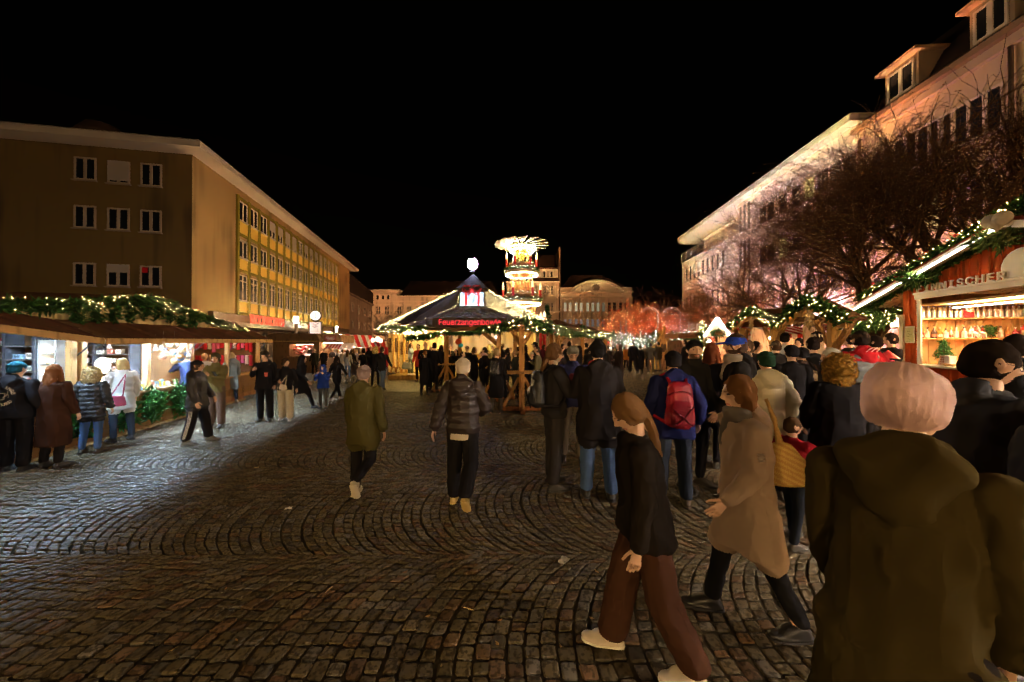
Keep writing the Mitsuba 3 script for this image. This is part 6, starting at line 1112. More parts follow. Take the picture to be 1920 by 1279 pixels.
# unseen spotlights light the back trees orange red, the pale block pink and violet
def spotlight(label, p, target, col, power, r=.09, cat='spotlight'):
    k = thing('spotlight', label, cat); p = np.array(p, float); d = np.array(target, float) - p; d /= np.linalg.norm(d); m_ = MB(); tube(m_, [p - d * .22, p], [r * .8, r * 1.15], 10, (.05, .05, .05)); tube(m_, [p - d * .12, [p[0], p[1], 0]], .025, 5, (.05, .05, .05)); add('housing', m_, 'metal', k)
    a = np.cross(d, [0, 0, 1]); a /= np.linalg.norm(a); b = np.cross(a, d); t = np.linspace(0, 2 * math.pi, 11)[:-1]; V = p + d * .012 + r * (np.cos(t)[:, None] * a + np.sin(t)[:, None] * b); V = np.vstack([V, [p + d * .012]]); f = np.array([[i, (i + 1) % 10, 10] for i in range(10)])
    n_ = np.cross(V[f[0, 1]] - V[f[0, 0]], V[f[0, 2]] - V[f[0, 0]]); f = f if n_ @ d > 0 else f[:, ::-1]
    add('lens', (V, f, np.tile((.9, .9, .9), (11, 1))), 'matte', k, emit=np.array(col) * power, w=5)
for i, (px, d) in enumerate(((1165, 33.5), (1205, 35.2), (1240, 31.5), (1275, 30.5))):
    p = P(px, HY, d); spotlight(f'unseen red orange lamp on the ground lighting the {("leftmost", "second", "third", "rightmost")[i]} red lit tree', [p[0], p[1], .35], [p[0] + .1, p[1] + 2.2, 3.2], (1, .22, .07), 520, r=.14)
for i, (px, d, col, pw, tz, lab) in enumerate(((1500, 17.5, (1, .36, .22), 800, 6, 'unseen pink lamp on the stall roof lighting the pale block'), (1540, 16.5, (.70, .30, 1), 800, 4, 'unseen violet lamp lighting the middle of the pale block'), (1575, 15.6, (1, .42, .18), 800, 7, 'unseen salmon lamp lighting the near end of the pale block'), (1300, 24.5, (1, .42, .16), 900, 9, 'unseen salmon lamp lighting the far end of the pale block'))):
    p = P(px, HY, d); a = aR(px); t = FRt.at(a - 1 if i != 3 else 35.5, 0, tz); spotlight(lab, [p[0], p[1], 2.9], t, col, pw * (1.6, 1.6, .6, 150)[i], r=.13)
for i, (a, y) in enumerate(((.0, 24.0),)):
    pass
k = thing('cup_table', 'standing table with red cups and a red lampshade before the red hut', 'table'); c_ = P(1668, 688, 6.6); m_ = MB(); lathe(m_, [(.03, 0), (.03, c_[2] - .03)], (c_[0], c_[1], 0), 8, (.1, .1, .1)); lathe(m_, [(0, c_[2] - .03), (.4, c_[2] - .03), (.4, c_[2]), (0, c_[2])], (c_[0], c_[1], 0), 20, (.7, .62, .55)); add('table_top', m_, 'satin', k)
for dx, h, r in ((-.1, .14, .06), (.1, .10, .055)):
    kk = thing('cup', 'shiny red cup on the standing table', 'cup', 'red cups on the standing table'); m_ = MB(); lathe(m_, [(0, 0), (r * .8, 0), (r, h * .6), (r * .9, h), (0, h)], c_ + [dx, -.1, 0], 10, (.55, .03, .06)); add('body', m_, 'gloss', kk, smooth=40)
kk = thing('table_lamp', 'red pointed lampshade on the standing table', 'lamp'); m_ = MB(); lathe(m_, [(.02, 0), (.02, .16), (.17, .16), (0, .33)], c_ + [.1, .12, 0], 12, (.5, .03, .03)); add('lamp_shade', m_, 'satin', kk, smooth=40)
# ================================================================ litter
def paper(label, px, y, w_, h_, seed, col=(.62, .58, .5)):
    k = thing('paper_scrap', label, 'paper'); c_ = G(px, y); r_ = np.random.default_rng(seed); n = 5; u, v_ = np.meshgrid(np.linspace(-1, 1, n), np.linspace(-1, 1, n)); V = np.c_[u.ravel() * w_ / 2, v_.ravel() * h_ / 2, .012 + .02 * r_.random(n * n)]; an = r_.uniform(0, 3); V[:, :2] = V[:, :2] @ np.array([[math.cos(an), -math.sin(an)], [math.sin(an), math.cos(an)]]); f = np.array([[i * n + j, i * n + j + 1, (i + 1) * n + j + 1, (i + 1) * n + j] for i in range(n - 1) for j in range(n - 1)]); add('sheet', (np.vstack([V + c_, V + c_ + [0, 0, .002]]), np.vstack([f[:, ::-1], f + n * n]), np.tile(col, (2 * n * n, 1))), 'matte', k)
paper('crumpled white paper on the cobbles left of the walking brown trousers girl', 1057, 1054, .09, .07, 1); paper('small pale paper scrap on the cobbles at the left', 542, 956, .07, .06, 2)
for i, (px, y, L) in enumerate(((870, 1140, .07), (612, 1112, .06), (478, 878, .07))):
    k = thing('straw_piece', ('thin straw lying on the cobbles at the lower middle', 'thin straw lying on the cobbles at the lower left', 'thin straw lying on the far left cobbles')[i], 'straw'); c_ = G(px, y) + [0, 0, .012]; m_ = MB(); tube(m_, [c_, c_ + [L * (1, .3, .8)[i], -L * (.4, -1, -.3)[i], .003]], .0035, 5, (.5, .36, .2)); add('stalk', m_, 'matte', k)

rr = np.random.default_rng(55)
for i in range(26):
    px, y = rr.uniform(60, 1250), rr.uniform(880, 1260); c_ = G(px, y) + [0, 0, .006]; k = thing('dry_leaf', 'small withered leaf lying on the cobbles', 'leaf', 'withered leaves on the cobbles'); s_ = rr.uniform(.012, .026); V = np.array([[-1, 0, .2], [0, -.5, 0], [1, 0, .35], [0, .5, .1]]) * s_; an = rr.uniform(0, 6.28); V[:, :2] = V[:, :2] @ np.array([[math.cos(an), -math.sin(an)], [math.sin(an), math.cos(an)]]); add('blade', (V + c_, np.array([[0, 1, 2], [0, 2, 3]]), np.tile(jit((.22, .13, .05), 1, .4, rr)[0], (4, 1))), 'leaf', k)
# ================================================================ PEOPLE
def rx(d): c, s = math.cos(math.radians(d)), math.sin(math.radians(d)); return np.array([[1, 0, 0], [0, c, -s], [0, s, c]])
def ry(d): c, s = math.cos(math.radians(d)), math.sin(math.radians(d)); return np.array([[c, 0, s], [0, 1, 0], [-s, 0, c]])
def rzm(d): c, s = math.cos(math.radians(d)), math.sin(math.radians(d)); return np.array([[c, -s, 0], [s, c, 0], [0, 0, 1]])
SPN = [ICO[1].vertices]
def hullp(*balls):
    """hull of ellipsoids (centre, radii)"""
    return m3.Manifold.hull_points(np.vstack([SPN[0] * np.asarray(r, float) + np.asarray(c, float) for c, r in balls]).astype(np.float32))
def union(parts): return m3.Manifold.batch_boolean(parts, m3.OpType.Add)
def smoothed(man, edge, it=6):
    q = man.refine_to_length(edge).to_mesh(); v, f = np.array(q.vert_properties[:, :3], float), np.array(q.tri_verts, int)
    n = len(v); i = np.r_[f[:, 0], f[:, 1], f[:, 2], f[:, 1], f[:, 2], f[:, 0]]; j = np.r_[f[:, 1], f[:, 2], f[:, 0], f[:, 0], f[:, 1], f[:, 2]]
    A = sparse.coo_matrix((np.ones(len(i)), (i, j)), shape=(n, n)).tocsr(); A.data[:] = 1; W = sparse.diags(1 / np.maximum(np.asarray(A.sum(1)).ravel(), 1)) @ A
    for _ in range(it): v = v + .55 * (W @ v - v); v = v - .57 * (W @ v - v)
    return v, f
def vnorm(v, f):
    n = np.zeros_like(v); fn = np.cross(v[f[:, 1]] - v[f[:, 0]], v[f[:, 2]] - v[f[:, 0]])
    for k in range(3): np.add.at(n, f[:, k], fn)
    return n / (np.linalg.norm(n, axis=1, keepdims=True) + 1e-12)
def face_head(lod):
    """a head round the origin (half its height at z = 0, chin -0.115, crown +0.115), facing +y"""
    m = ICO[{0: 2, 1: 3, 2: 4, 3: 5}[lod]]; d = m.vertices.copy(); v = d * [.076, .094, .116]; x, y, z = d[:, 0], d[:, 1], d[:, 2]
    jaw = np.clip(-z, 0, 1); v[:, 0] *= 1 - .30 * jaw ** 1.4; v[:, 1] = np.where(y > 0, v[:, 1] * (1 - .05 * jaw), v[:, 1] * (1 - .42 * jaw))
    v[:, 1] += .014 * np.exp(-((z + .82) / .2) ** 2) * (y > 0) * np.exp(-(x / .35) ** 2)
    fr = np.clip(y, 0, 1)
    g = lambda cx, cz, sx, sz: np.exp(-((v[:, 0] - cx) / sx) ** 2 - ((v[:, 2] - cz) / sz) ** 2) * (fr > .2)
    v[:, 1] += .026 * g(0, -.026, .013, .016) + .013 * g(0, .0, .010, .022) + .006 * g(0, .022, .05, .010)
    for s in (-1, 1): v[:, 1] -= .011 * g(s * .031, .004, .016, .011); v[:, 1] += .004 * g(s * .04, -.03, .02, .02)
    v[:, 1] += .007 * g(0, -.064, .022, .007) + .006 * g(0, -.076, .02, .006) - .005 * g(0, -.070, .02, .003)
    man = m3.Manifold(m3.Mesh(v.astype(np.float32), m.faces.astype(np.uint32)))
    ears = [hullp(([s * .074, -.008, .0], [.010, .02, .032]), ([s * .085, -.018, .006], [.006, .018, .028])) for s in (-1, 1)]
    return union([man, *ears])
ICO[5] = trimesh.creation.icosphere(subdivisions=5)
HEAD = {i: face_head(i) for i in range(4)}
def head_colours(p, skin, brow, lip=None, beard=None, blen=0):
    """natural colours of a head at head coordinates p"""
    n = len(p); c = np.tile(np.asarray(skin, float), (n, 1)); front = p[:, 1] > .045
    lipm = front & (np.abs(p[:, 0]) < .024) & (np.abs(p[:, 2] + .070) < .0085); c[lipm] = np.asarray(skin) * [.85, .5, .5]
    for s in (-1, 1):
        eb = front & (np.abs(p[:, 0] - s * .031) < .017) & (np.abs(p[:, 2] - .022) < .0042); c[eb] = np.asarray(brow) * .6 + np.asarray(skin) * .4
        ey = front & (((p[:, 0] - s * .031) / .0125) ** 2 + ((p[:, 2] - .003) / .0052) ** 2 < 1); c[ey] = (.07, .05, .045)
    if beard is not None:
        b = (p[:, 1] > -.01) & (p[:, 2] < -.048) & ~lipm & (p[:, 2] > -.15) & ((p[:, 2] < -.078) | (np.abs(p[:, 0]) > .02) | (p[:, 2] > -.062)) & ~((np.abs(p[:, 0]) < .022) & (p[:, 2] > -.05)); c[b] = beard
    return c
def hand(curl=25, thumb=35):
    SPN[0] = ICO[0].vertices
    """a right hand along -z from the wrist at the origin, palm facing +x inward side; five separate bent fingers"""
    P_ = [hullp(([0, .0, -.005], [.017, .024, .016]), ([0, .0, -.085], [.012, .036, .012]))]
    for i, (yy, L) in enumerate(((.028, .070), (.010, .080), (-.009, .074), (-.027, .058))):
        a = np.array([0, yy, -.088]); c1 = math.radians(curl * (1 + .12 * i)); d1 = np.array([-math.sin(c1), 0, -math.cos(c1)]); c2 = c1 + math.radians(curl * 1.2); d2 = np.array([-math.sin(c2), 0, -math.cos(c2)])
        b = a + d1 * L * .52; c = b + d2 * L * .5; P_ += [hullp((a, [.0085] * 3), (b, [.008] * 3)), hullp((b, [.008] * 3), (c, [.0068] * 3))]
    t = math.radians(thumb); a = np.array([-.004, .026, -.03]); b = a + np.array([-.3, math.sin(t), -math.cos(t)]) * .045; c = b + np.array([-.35, math.sin(t) * .6, -1]) * .03
    P_ += [hullp((a, [.012] * 3), (b, [.0095] * 3)), hullp((b, [.0095] * 3), (c, [.008] * 3))]
    q = union(P_); SPN[0] = ICO[1].vertices; return q
HANDS = {c: hand(c) for c in (18, 45, 70)}
def mtrans(man, R_, t): return man.transform(np.hstack([R_, np.asarray(t, float)[:, None]]).astype(np.float32))
SKIN = [(.55, .33, .22), (.50, .30, .20), (.60, .38, .27), (.42, .25, .16)]
POSES = {
 'stand': dict(L=(2, 3, 3), R=(-2, 4, 3), AL=(4, 8, 14, 0), AR=(4, 8, 14, 0)),
 'easy': dict(L=(4, 10, 4), R=(-3, 2, 3), AL=(8, 10, 35, 25), AR=(0, 9, 20, 5)),
 'pockets': dict(L=(2, 3, 4), R=(-1, 4, 3), AL=(-14, 16, 42, 20), AR=(-14, 16, 42, 20)),
 'cup': dict(L=(2, 3, 3), R=(-2, 4, 3), AL=(4, 9, 16, 0), AR=(18, 10, 105, 22)),
 'phone': dict(L=(2, 3, 3), R=(-2, 4, 4), AL=(22, 8, 92, 34), AR=(22, 8, 92, 34)),
 'eat': dict(L=(2, 3, 3), R=(-2, 4, 3), AL=(30, 8, 118, 34), AR=(30, 8, 118, 34)),
 'walk': dict(L=(24, 8, 2), R=(-18, 22, 2), AL=(-18, 9, 14, 4), AR=(22, 9, 22, 4)),
 'stride': dict(L=(30, 14, 2), R=(-26, 34, 2), AL=(-24, 9, 16, 4), AR=(24, 9, 26, 4)),
 'toeoff': dict(L=(6, 4, 2), R=(-20, 55, 2), AL=(16, 10, 16, 4), AR=(-16, 12, 14, 4)),
 'reach': dict(L=(14, 8, 4), R=(-8, 4, 4), AL=(76, 10, 12, 0), AR=(20, 12, 60, 15)),
 'bend': dict(L=(6, 6, 4), R=(-2, 6, 4), AL=(40, 12, 70, 20), AR=(40, 12, 70, 20)),
}
def person(label, px, ytop, d, face=0, pose='stand', jac=(.02, .02, .022), hem=.80, tro=(.02, .02, .025), sho=(.03, .025, .02), hair=('short', (.06, .035, .02)), hat=None, hood=None, scarf=None, skin=0, puff=0, fit=1.0, legw=1.0, lean=0, hyaw=0, hpitch=0, lod=None, group=None, beard=None, glasses=False, z0=0.0, collar=None, sleeve=None, h=None, dx=0, sweater=None, extra=None, stripe=None, pz=None, stocky=1.0, vest=None, turtle=False):
    """px, ytop: where the crown of the head stands in the photograph at depth d; face: compass turn, 0 = away from the camera, 90 = to the right"""
    pz = {**POSES[pose], **(pz or {})}; lod = (3 if d < 3 else 2 if d < 5.4 else 1 if d < 10 else 0) if lod is None else lod; SPN[0] = ICO[1 if d < 10 else 0].vertices; edge = .018 if d < 3 else .034 if d < 6 else .052 if d < 10 else .105
    H = (CZ - (ytop - HY) / FX * d - z0) if h is None else h
    X = (px - 960) / FX * d
    hatk = {'beanie': .025, 'pointed': .07, 'cap': .02, 'bobble': .06, 'slouch': .03}.get(hat[0] if hat else None, .008)
    k = thing('person', label, 'person', group)
    # ---- skeleton at 1.75 m
    J = {}
    pel = np.array([0, 0, .96]); sp = rx(-lean)
    J['pelvis'] = pel; up = lambda z, y=0.0, x=0.0: pel + sp @ np.array([x, y, z - .96])
    for s, n in ((-1, 'L'), (1, 'R')):
        hf, kf, ab = pz[n]; hip = pel + [s * .092, 0, -.03]; R1 = ry(-s * ab) @ rx(hf); knee = hip + R1 @ [0, 0, -.43]; R2 = ry(-s * ab * .5) @ rx(hf - kf); ank = knee + R2 @ [0, 0, -.42]
        fp = rx(min(0, (hf - kf) * .9) if kf > 25 else 0); toe = ank + rzm(-s * 8) @ fp @ np.array([0, .17, -.055]); heel = ank + fp @ np.array([0, -.045, -.055]); J.update({n + 'hip': hip, n + 'knee': knee, n + 'ank': ank, n + 'toe': toe, n + 'heel': heel, n + 'ball': ank + rzm(-s * 8) @ fp @ np.array([0, .11, -.055])})
    for s, n in ((-1, 'L'), (1, 'R')):
        fl, ab, el, inw = pz['A' + n]; sh = up(1.435, 0, s * .178 * stocky); Ra = sp @ ry(-s * ab) @ rx(fl); elb = sh + Ra @ [0, 0, -.285]; Rf = Ra @ rx(el) @ ry(s * 0) ; Rf = sp @ ry(-s * ab) @ rzm(s * inw) @ rx(fl + el); wri = elb + Rf @ [0, 0, -.25]; J.update({n + 'sh': sh, n + 'elb': elb, n + 'wri': wri, n + 'Rf': Rf})
    zmin = min(J['Ltoe'][2], J['Rtoe'][2], J['Lheel'][2], J['Rheel'][2]) - .032
    hc = up(1.635, .012); neck = up(1.47, -.005); RH = sp.copy() @ rzm(-hyaw) @ rx(-hpitch)
    top = (hc + RH @ [0, 0, .116 + hatk])[2] - zmin; S = H / top
    th = math.radians(face); RW = np.array([[math.cos(th), math.sin(th), 0], [-math.sin(th), math.cos(th), 0], [0, 0, 1]])
    hx = RW @ (hc * [1, 1, 0]) * S; base = np.array([X - hx[0] + dx, d - hx[1] * .5, z0])
    W = lambda v: (np.atleast_2d(v) - [0, 0, zmin]) @ RW.T * S + base
    def put(nm, v, f, col, mat='cloth', parent=None, sm=True, lab=None): return add(nm, (W(v), f, np.broadcast_to(np.asarray(col, float), (len(v), 3))), mat, parent or k, smooth=sm, label=lab)
    sk = np.array(SKIN[skin] if isinstance(skin, int) else skin)
    # ---- body: one continuous skin surface
    st = stocky
    parts = [hullp((up(.97), [.135 * st, .095 * st, .09]), (up(1.12), [.12 * st, .085 * st, .08])), hullp((up(1.12), [.12 * st, .085 * st, .08]), (up(1.36), [.135 * st, .085 * st, .09])), hullp((up(1.41, -.01, -.11 * st), [.035] * 3), (up(1.41, -.01, .11 * st), [.035] * 3), (up(1.34), [.13 * st, .085 * st, .06])), hullp((up(1.42, -.01), [.065, .06, .05]), (hc + RH @ [0, -.01, -.06], [.052, .056, .05]))]
    for n in 'LR':
        parts += [hullp((J[n + 'hip'], [.082] * 3), (J[n + 'knee'], [.053] * 3)), hullp((J[n + 'knee'], [.053] * 3), (J[n + 'ank'], [.034] * 3)), hullp((J[n + 'ank'], [.034] * 3), (J[n + 'ball'], [.032, .035, .022])), hullp((J[n + 'heel'], [.026, .026, .022]), (J[n + 'ball'], [.034, .034, .02]), (J[n + 'toe'], [.03, .03, .018])),
                  hullp((J[n + 'sh'] + [0, 0, -.03], [.035] * 3), (J[n + 'elb'], [.034] * 3)), hullp((J[n + 'elb'], [.038] * 3), (J[n + 'wri'], [.025, .025, .025]))]
    v, f = smoothed(union(parts), .07 if d < 6 else .14, 2); body = m3.Manifold(m3.Mesh(v.astype(np.float32), f.astype(np.uint32)))
    hm = mtrans(HEAD[lod], RH, hc); more = [hm]
    curl = 45 if pose in ('phone', 'cup', 'eat', 'bend') else 18
    if d < 9.8:
        for s, n in ((-1, 'L'), (1, 'R')):
            R_ = J[n + 'Rf'] @ (np.diag([1, 1, 1]) if s > 0 else np.eye(3)); hnd = HANDS[curl]
            if s < 0: hnd = hnd.mirror((1, 0, 0))
            more.append(mtrans(hnd, R_, J[n + 'wri']))
    try: bm = union([body, *more]).to_mesh(); v, f = np.array(bm.vert_properties[:, :3], float), np.array(bm.tri_verts, int)
    except Exception: bm = hm.to_mesh(); v, f = np.array(bm.vert_properties[:, :3], float), np.array(bm.tri_verts, int)
    hp = (v - hc) @ RH; c = np.tile(sk, (len(v), 1)); inh = (np.abs(hp) < [.11, .14, .15]).all(1); hcol = np.asarray(hair[1]) if hair else np.array([.05, .03, .02]); c[inh] = head_colours(hp[inh], sk, hcol * .8, beard=beard)
    add('body', (W(v), f, c), 'skin', k, smooth=True)
    # ---- trousers
    lw = legw; tp = [hullp((up(.99), [.15 * fit * st, .115 * fit * st, .05]), (J['pelvis'] + [0, 0, -.06], [.155 * st, .12 * st, .08]))]
    for n in 'LR':
        a, b, c2 = J[n + 'hip'], J[n + 'knee'], J[n + 'ank'] + [0, 0, .03]
        tp += [hullp((a, [.097 * (1 + .25 * (lw - 1)), .102, .1]), (b, np.array([.066, .066, .066]) * lw)), hullp((b, np.array([.066, .066, .066]) * lw), (c2, np.array([.052, .056, .03]) * lw * (1 + .25 * (lw - 1))))]
    v, f = smoothed(union(tp), edge, 12 if d < 3 else 4); nn = vnorm(v, f); v = v + nn * ((meshkit.fbm(v * [9, 9, 16] + len(label), 3) - .5) * .022)[:, None]
    tcol = np.tile(np.asarray(tro, float), (len(v), 1))
    if stripe is not None:
        for n, s in (('L', -1), ('R', 1)):
            pass
    put('trousers', v, f, tcol)
    if stripe is not None:
        for n, s in (('L', -1), ('R', 1)):
            for o in (-.022, 0, .022):
                m_ = MB(); off = np.array([s * .066 * lw, o, 0]); tube(m_, [J[n + 'hip'] + [s * .1, o, -.05], J[n + 'knee'] + off + [s * .004, 0, 0], J[n + 'ank'] + off * .9 + [0, 0, .05]], .007, 5, stripe); vv, ff, cc = m_.mesh(); put('stripe', vv, ff, stripe)
    # ---- shoes
    SPN[0] = ICO[1 if d < 7 else 0].vertices
    for n in 'LR':
        q = union([hullp((J[n + 'ank'] + [0, 0, -.0], [.042, .05, .035]), (J[n + 'heel'], [.036, .03, .03]), (J[n + 'ball'] + [0, 0, .02], [.044, .04, .034])), hullp((J[n + 'heel'], [.038, .034, .026]), (J[n + 'ball'], [.05, .045, .026]), (J[n + 'toe'] + [0, 0, .005], [.04, .042, .026]))])
        v, f = smoothed(q, .03 if d < 5 else .06, 2); kk = put('shoe', v, f, sho, 'satin')
        if d < 7: q = hullp((J[n + 'heel'] + [0, 0, -.02], [.042, .037, .012]), (J[n + 'ball'] + [0, 0, -.02], [.053, .047, .012]), (J[n + 'toe'] + [0, 0, -.016], [.042, .043, .012])); qm = q.to_mesh(); put('sole', qm.vert_properties[:, :3], qm.tri_verts, np.clip(np.array(sho) * 1.3 + .02, 0, .8), 'matte', kk)
    # ---- jacket
    SPN[0] = ICO[1 if d < 10 else 0].vertices
    F1 = fit * st; ar = fit * (1.28 if puff else 1.08)
    jp = [hullp((up(1.43, -.012), [.165 * F1, .10, .055]), (up(1.33, -.004), [.185 * F1, .130 * F1, .1])), hullp((up(1.33, -.004), [.185 * F1, .130 * F1, .1]), (up(1.02), [.172 * F1, .132 * F1, .06])), hullp((up(1.46, -.012), [.085, .08, .05]), (up(1.40, -.01), [.15, .1, .05]))]
    hx_ = .165 * F1 + max(0, .80 - hem) * .16
    if hem < .97:
        zc = max(hem, .28); ends = []
        for n in 'LR':
            a, b, c2 = J[n + 'hip'], J[n + 'knee'], J[n + 'ank']; q, w2 = (a, b) if zc > b[2] else (b, c2); t = np.clip((q[2] - zc) / max(q[2] - w2[2], .05), 0, 1); e_ = q + (w2 - q) * t; ends.append((e_ * [.82, .62 if zc < .62 else .8, 0] + [0, 0, zc + .03], [.125 * F1, .132 * F1, .03]))
        jp.append(hullp((up(1.06), [.170 * F1, .134 * F1, .06]), (pel + [0, 0, -.04], [.178 * F1, .138 * F1, .06]), *ends))
        if zc < .75:
            for n in 'LR': a, b = J[n + 'hip'], J[n + 'knee']; jp.append(hullp((a, [.11 * F1] * 3), (a + (b - a) * min(1, (a[2] - zc) / .43), [.098 * F1] * 3)))
    for n in 'LR':
        w_ = J[n + 'wri'] + (J[n + 'elb'] - J[n + 'wri']) * .08
        jp += [hullp((J[n + 'sh'] + [0, 0, -.026], np.array([.064, .074, .068]) * (1.1 if puff else 1.05)), (J[n + 'elb'], np.array([.056] * 3) * ar)), hullp((J[n + 'elb'], np.array([.056] * 3) * ar), (w_, np.array([.043] * 3) * ar))]
    if collar or puff or turtle: jp.append(hullp((up(1.45, -.006), [.092, .09, .03]), (up(1.515, .008), [.085, .088, .03])))
    if hood == 'down': jp.append(hullp((up(1.47, -.085, -.07), [.07, .055, .05]), (up(1.47, -.085, .07), [.07, .055, .05]), (up(1.36, -.13), [.075, .045, .06]), (up(1.53, -.06), [.07, .05, .035])))
    v, f = smoothed(union(jp), edge * (.8 if puff else 1), 11 if d < 3 else 5); nn = vnorm(v, f)
    if puff: q = np.abs(np.sin((v[:, 2] + .15 * (np.abs(v[:, 0]) > .2 * F1) * v[:, 1]) * math.pi / puff)) ** .55; v = v + nn * ((q - .6) * .024 + (meshkit.fbm(v * 22 + len(label), 2) - .5) * .014)[:, None]
    else: v = v + nn * ((meshkit.fbm(v * [10, 10, 6] + len(label), 3) - .5) * .03 + (meshkit.noise(v * [26, 26, 14] + 3) - .5) * .010)[:, None]
    if d < 6 and not puff: rg_ = 1 - 2 * np.abs(meshkit.fbm(v * [7, 7, 4.5] + 11 + len(label), 3) - .5) / .35; v = v + nn * (np.clip(rg_, -1, 1) ** 3 * .010)[:, None]
    c = np.tile(np.asarray(jac, float), (len(v), 1)); JV = v
    dist_arm = np.minimum(np.linalg.norm(v - J['Lelb'], axis=1), np.linalg.norm(v - J['Relb'], axis=1))
    if sleeve is not None:
        def near_seg(a, b): t = np.clip(((v - a) @ (b - a)) / ((b - a) @ (b - a)), 0, 1); return np.linalg.norm(v - a - t[:, None] * (b - a), axis=1)
        for n in 'LR': c[(near_seg(J[n + 'sh'] + [0, 0, -.06], J[n + 'elb']) < .095) & (np.abs(v[:, 0]) > .165 * F1)] = sleeve; c[near_seg(J[n + 'elb'], J[n + 'wri']) < .085] = sleeve
    if callable(extra): extra(v, c)
    add('jacket', (W(v), f, c), 'nylon' if puff else 'cloth', k, smooth=True)
    if sweater is not None: q = hullp((up(.90), [.16 * F1, .12 * F1, .02]), (up(.80), [.162 * F1, .125 * F1, .02])); v, f = smoothed(q, .05, 2); put('sweater_hem', v, f, sweater)
    # ---- hood, scarf, hat, hair
    if hood == 'up':
        q = hullp((hc + RH @ [0, -.022, .012], [.112, .115, .135]), (hc + RH @ [0, -.06, -.1], [.105, .09, .07]), (up(1.45, -.03), [.11, .1, .05])) - mtrans(hullp(([0, .12, -.012], [.068, .08, .094]), ([0, .22, -.012], [.075, .06, .1])), RH, hc)
        v, f = smoothed(q, .03 if d < 8 else .05, 3); put('hood', v, f, np.asarray(jac) if hat is None or hat[0] != 'hood' else hat[1])
    if scarf is not None:
        q = union([hullp((up(1.455, .01), [.105, .105, .03]), (up(1.525, .015), [.1, .105, .03])), hullp((up(1.45, .08, .03), [.05, .035, .04]), (up(1.3, .12, .03), [.05, .025, .04]))]); v, f = smoothed(q, .035, 2); v = v + vnorm(v, f) * ((meshkit.fbm(v * 25, 2) - .5) * .02)[:, None]; put('scarf', v, f, scarf)
    HT = lambda v: v @ RH.T + hc
    def headput(nm, man_or_vf, col, e=.03, it=3, amp=0, fr=25, mat='cloth', lab=None, ribs=0):
        v, f = smoothed(man_or_vf, e, it)
        if ribs: an = np.arctan2(v[:, 0], v[:, 1] + .02); v = v + vnorm(v, f) * (np.abs(np.sin(an * ribs / 2)) ** .7 * .0045 - .002)[:, None]
        if amp: v = v + vnorm(v, f) * ((meshkit.fbm(v * fr + 7, 2) - .5) * amp)[:, None]
        return put(nm, HT(v), f, col, mat, lab=lab)
    if hair and hair[0] == 'short' and hat and hat[0] in ('beanie', 'slouch', 'pointed') and d < 6: hair = None
    if hair:
        st_, hc_ = hair; e = .02 if d < 5 else .03 if d < 10 else .045
        cut = hullp(([0, .10, -.055], [.078, .06, .075]), ([0, .16, -.03], [.09, .06, .1]))
        sk_ = hullp(([0, -.014, .018], [.092, .106, .122]), ([0, -.04, -.04], [.082, .076, .05])) - cut
        if st_ == 'short' and d < 6: sk_ = sk_ - union([hullp(([s * .095, .01, -.03], [.034, .034, .05]), ([s * .095, .04, .0], [.03, .03, .03])) for s in (-1, 1)])
        if st_ in ('long', 'bob', 'lowpony', 'pony', 'bun'): sk_ = union([sk_, *[hullp(([s * .076, -.015, .03], [.024, .04, .04]), ([s * .080, -.03, -.03], [.02, .035, .03])) for s in (-1, 1)]])
        if st_ == 'bald': pass
        elif st_ == 'short': headput('hair', sk_, hc_, e, 2, .014, 40)
        elif st_ == 'long':
            L = 1.0; q = union([sk_, hullp(([0, -.05, .0], [.09, .06, .06]), ([0, -.085, -.17], [.105, .045, .06])), hullp(([0, -.085, -.17], [.105, .045, .06]), ([0, -.10, -.30], [.085, .035, .05])), *[hullp(([s * .075, .0, .01], [.02, .04, .05]), ([s * .095, .0, -.17], [.03, .04, .05])) for s in (-1, 1)]]) - cut; headput('hair', q, hc_, e, 2, .035, 22)
        elif st_ == 'bob': q = union([sk_, hullp(([0, -.04, .0], [.095, .07, .06]), ([0, -.04, -.10], [.1, .06, .04]))]) - cut; headput('hair', q, hc_, e, 2, .025, 26)
        elif st_ == 'pony': q = union([sk_, hullp(([0, -.10, .0], [.03, .03, .03]), ([0, -.15, -.08], [.036, .03, .05])), hullp(([0, -.15, -.08], [.036, .03, .05]), ([0, -.15, -.26], [.03, .025, .04]))]); headput('hair', q, hc_, e, 2, .016, 30)
        elif st_ == 'lowpony': gv = RH.T @ np.array([0, -.25, -1.0]); p0 = np.array([0, -.09, -.05]); p1 = p0 + [0, -.02, 0] + gv * .10; p2 = p1 + gv * .17; q = union([sk_, hullp((p0, [.035, .03, .03]), (p1, [.04, .032, .045])), hullp((p1, [.04, .032, .045]), (p2, [.03, .024, .04]))]); headput('hair', q, hc_, e, 2, .02, 30)
        elif st_ == 'bun': q = union([sk_, hullp(([0, -.10, .06], [.045, .04, .045]))]); headput('hair', q, hc_, e, 2, .016, 30)
        elif st_ == 'curly':
            q = union([sk_, hullp(([0, -.03, .03], [.118, .118, .115]), ([0, -.05, -.10], [.13, .10, .10])) - hullp(([0, .14, -.04], [.075, .08, .1]))]); v, f = smoothed(q, .04, 2); n_ = 420 if d < 8 else 200; rg = np.random.default_rng(len(label)); nn = vnorm(v, f); idx = rg.integers(len(v), size=n_); m_ = MB()
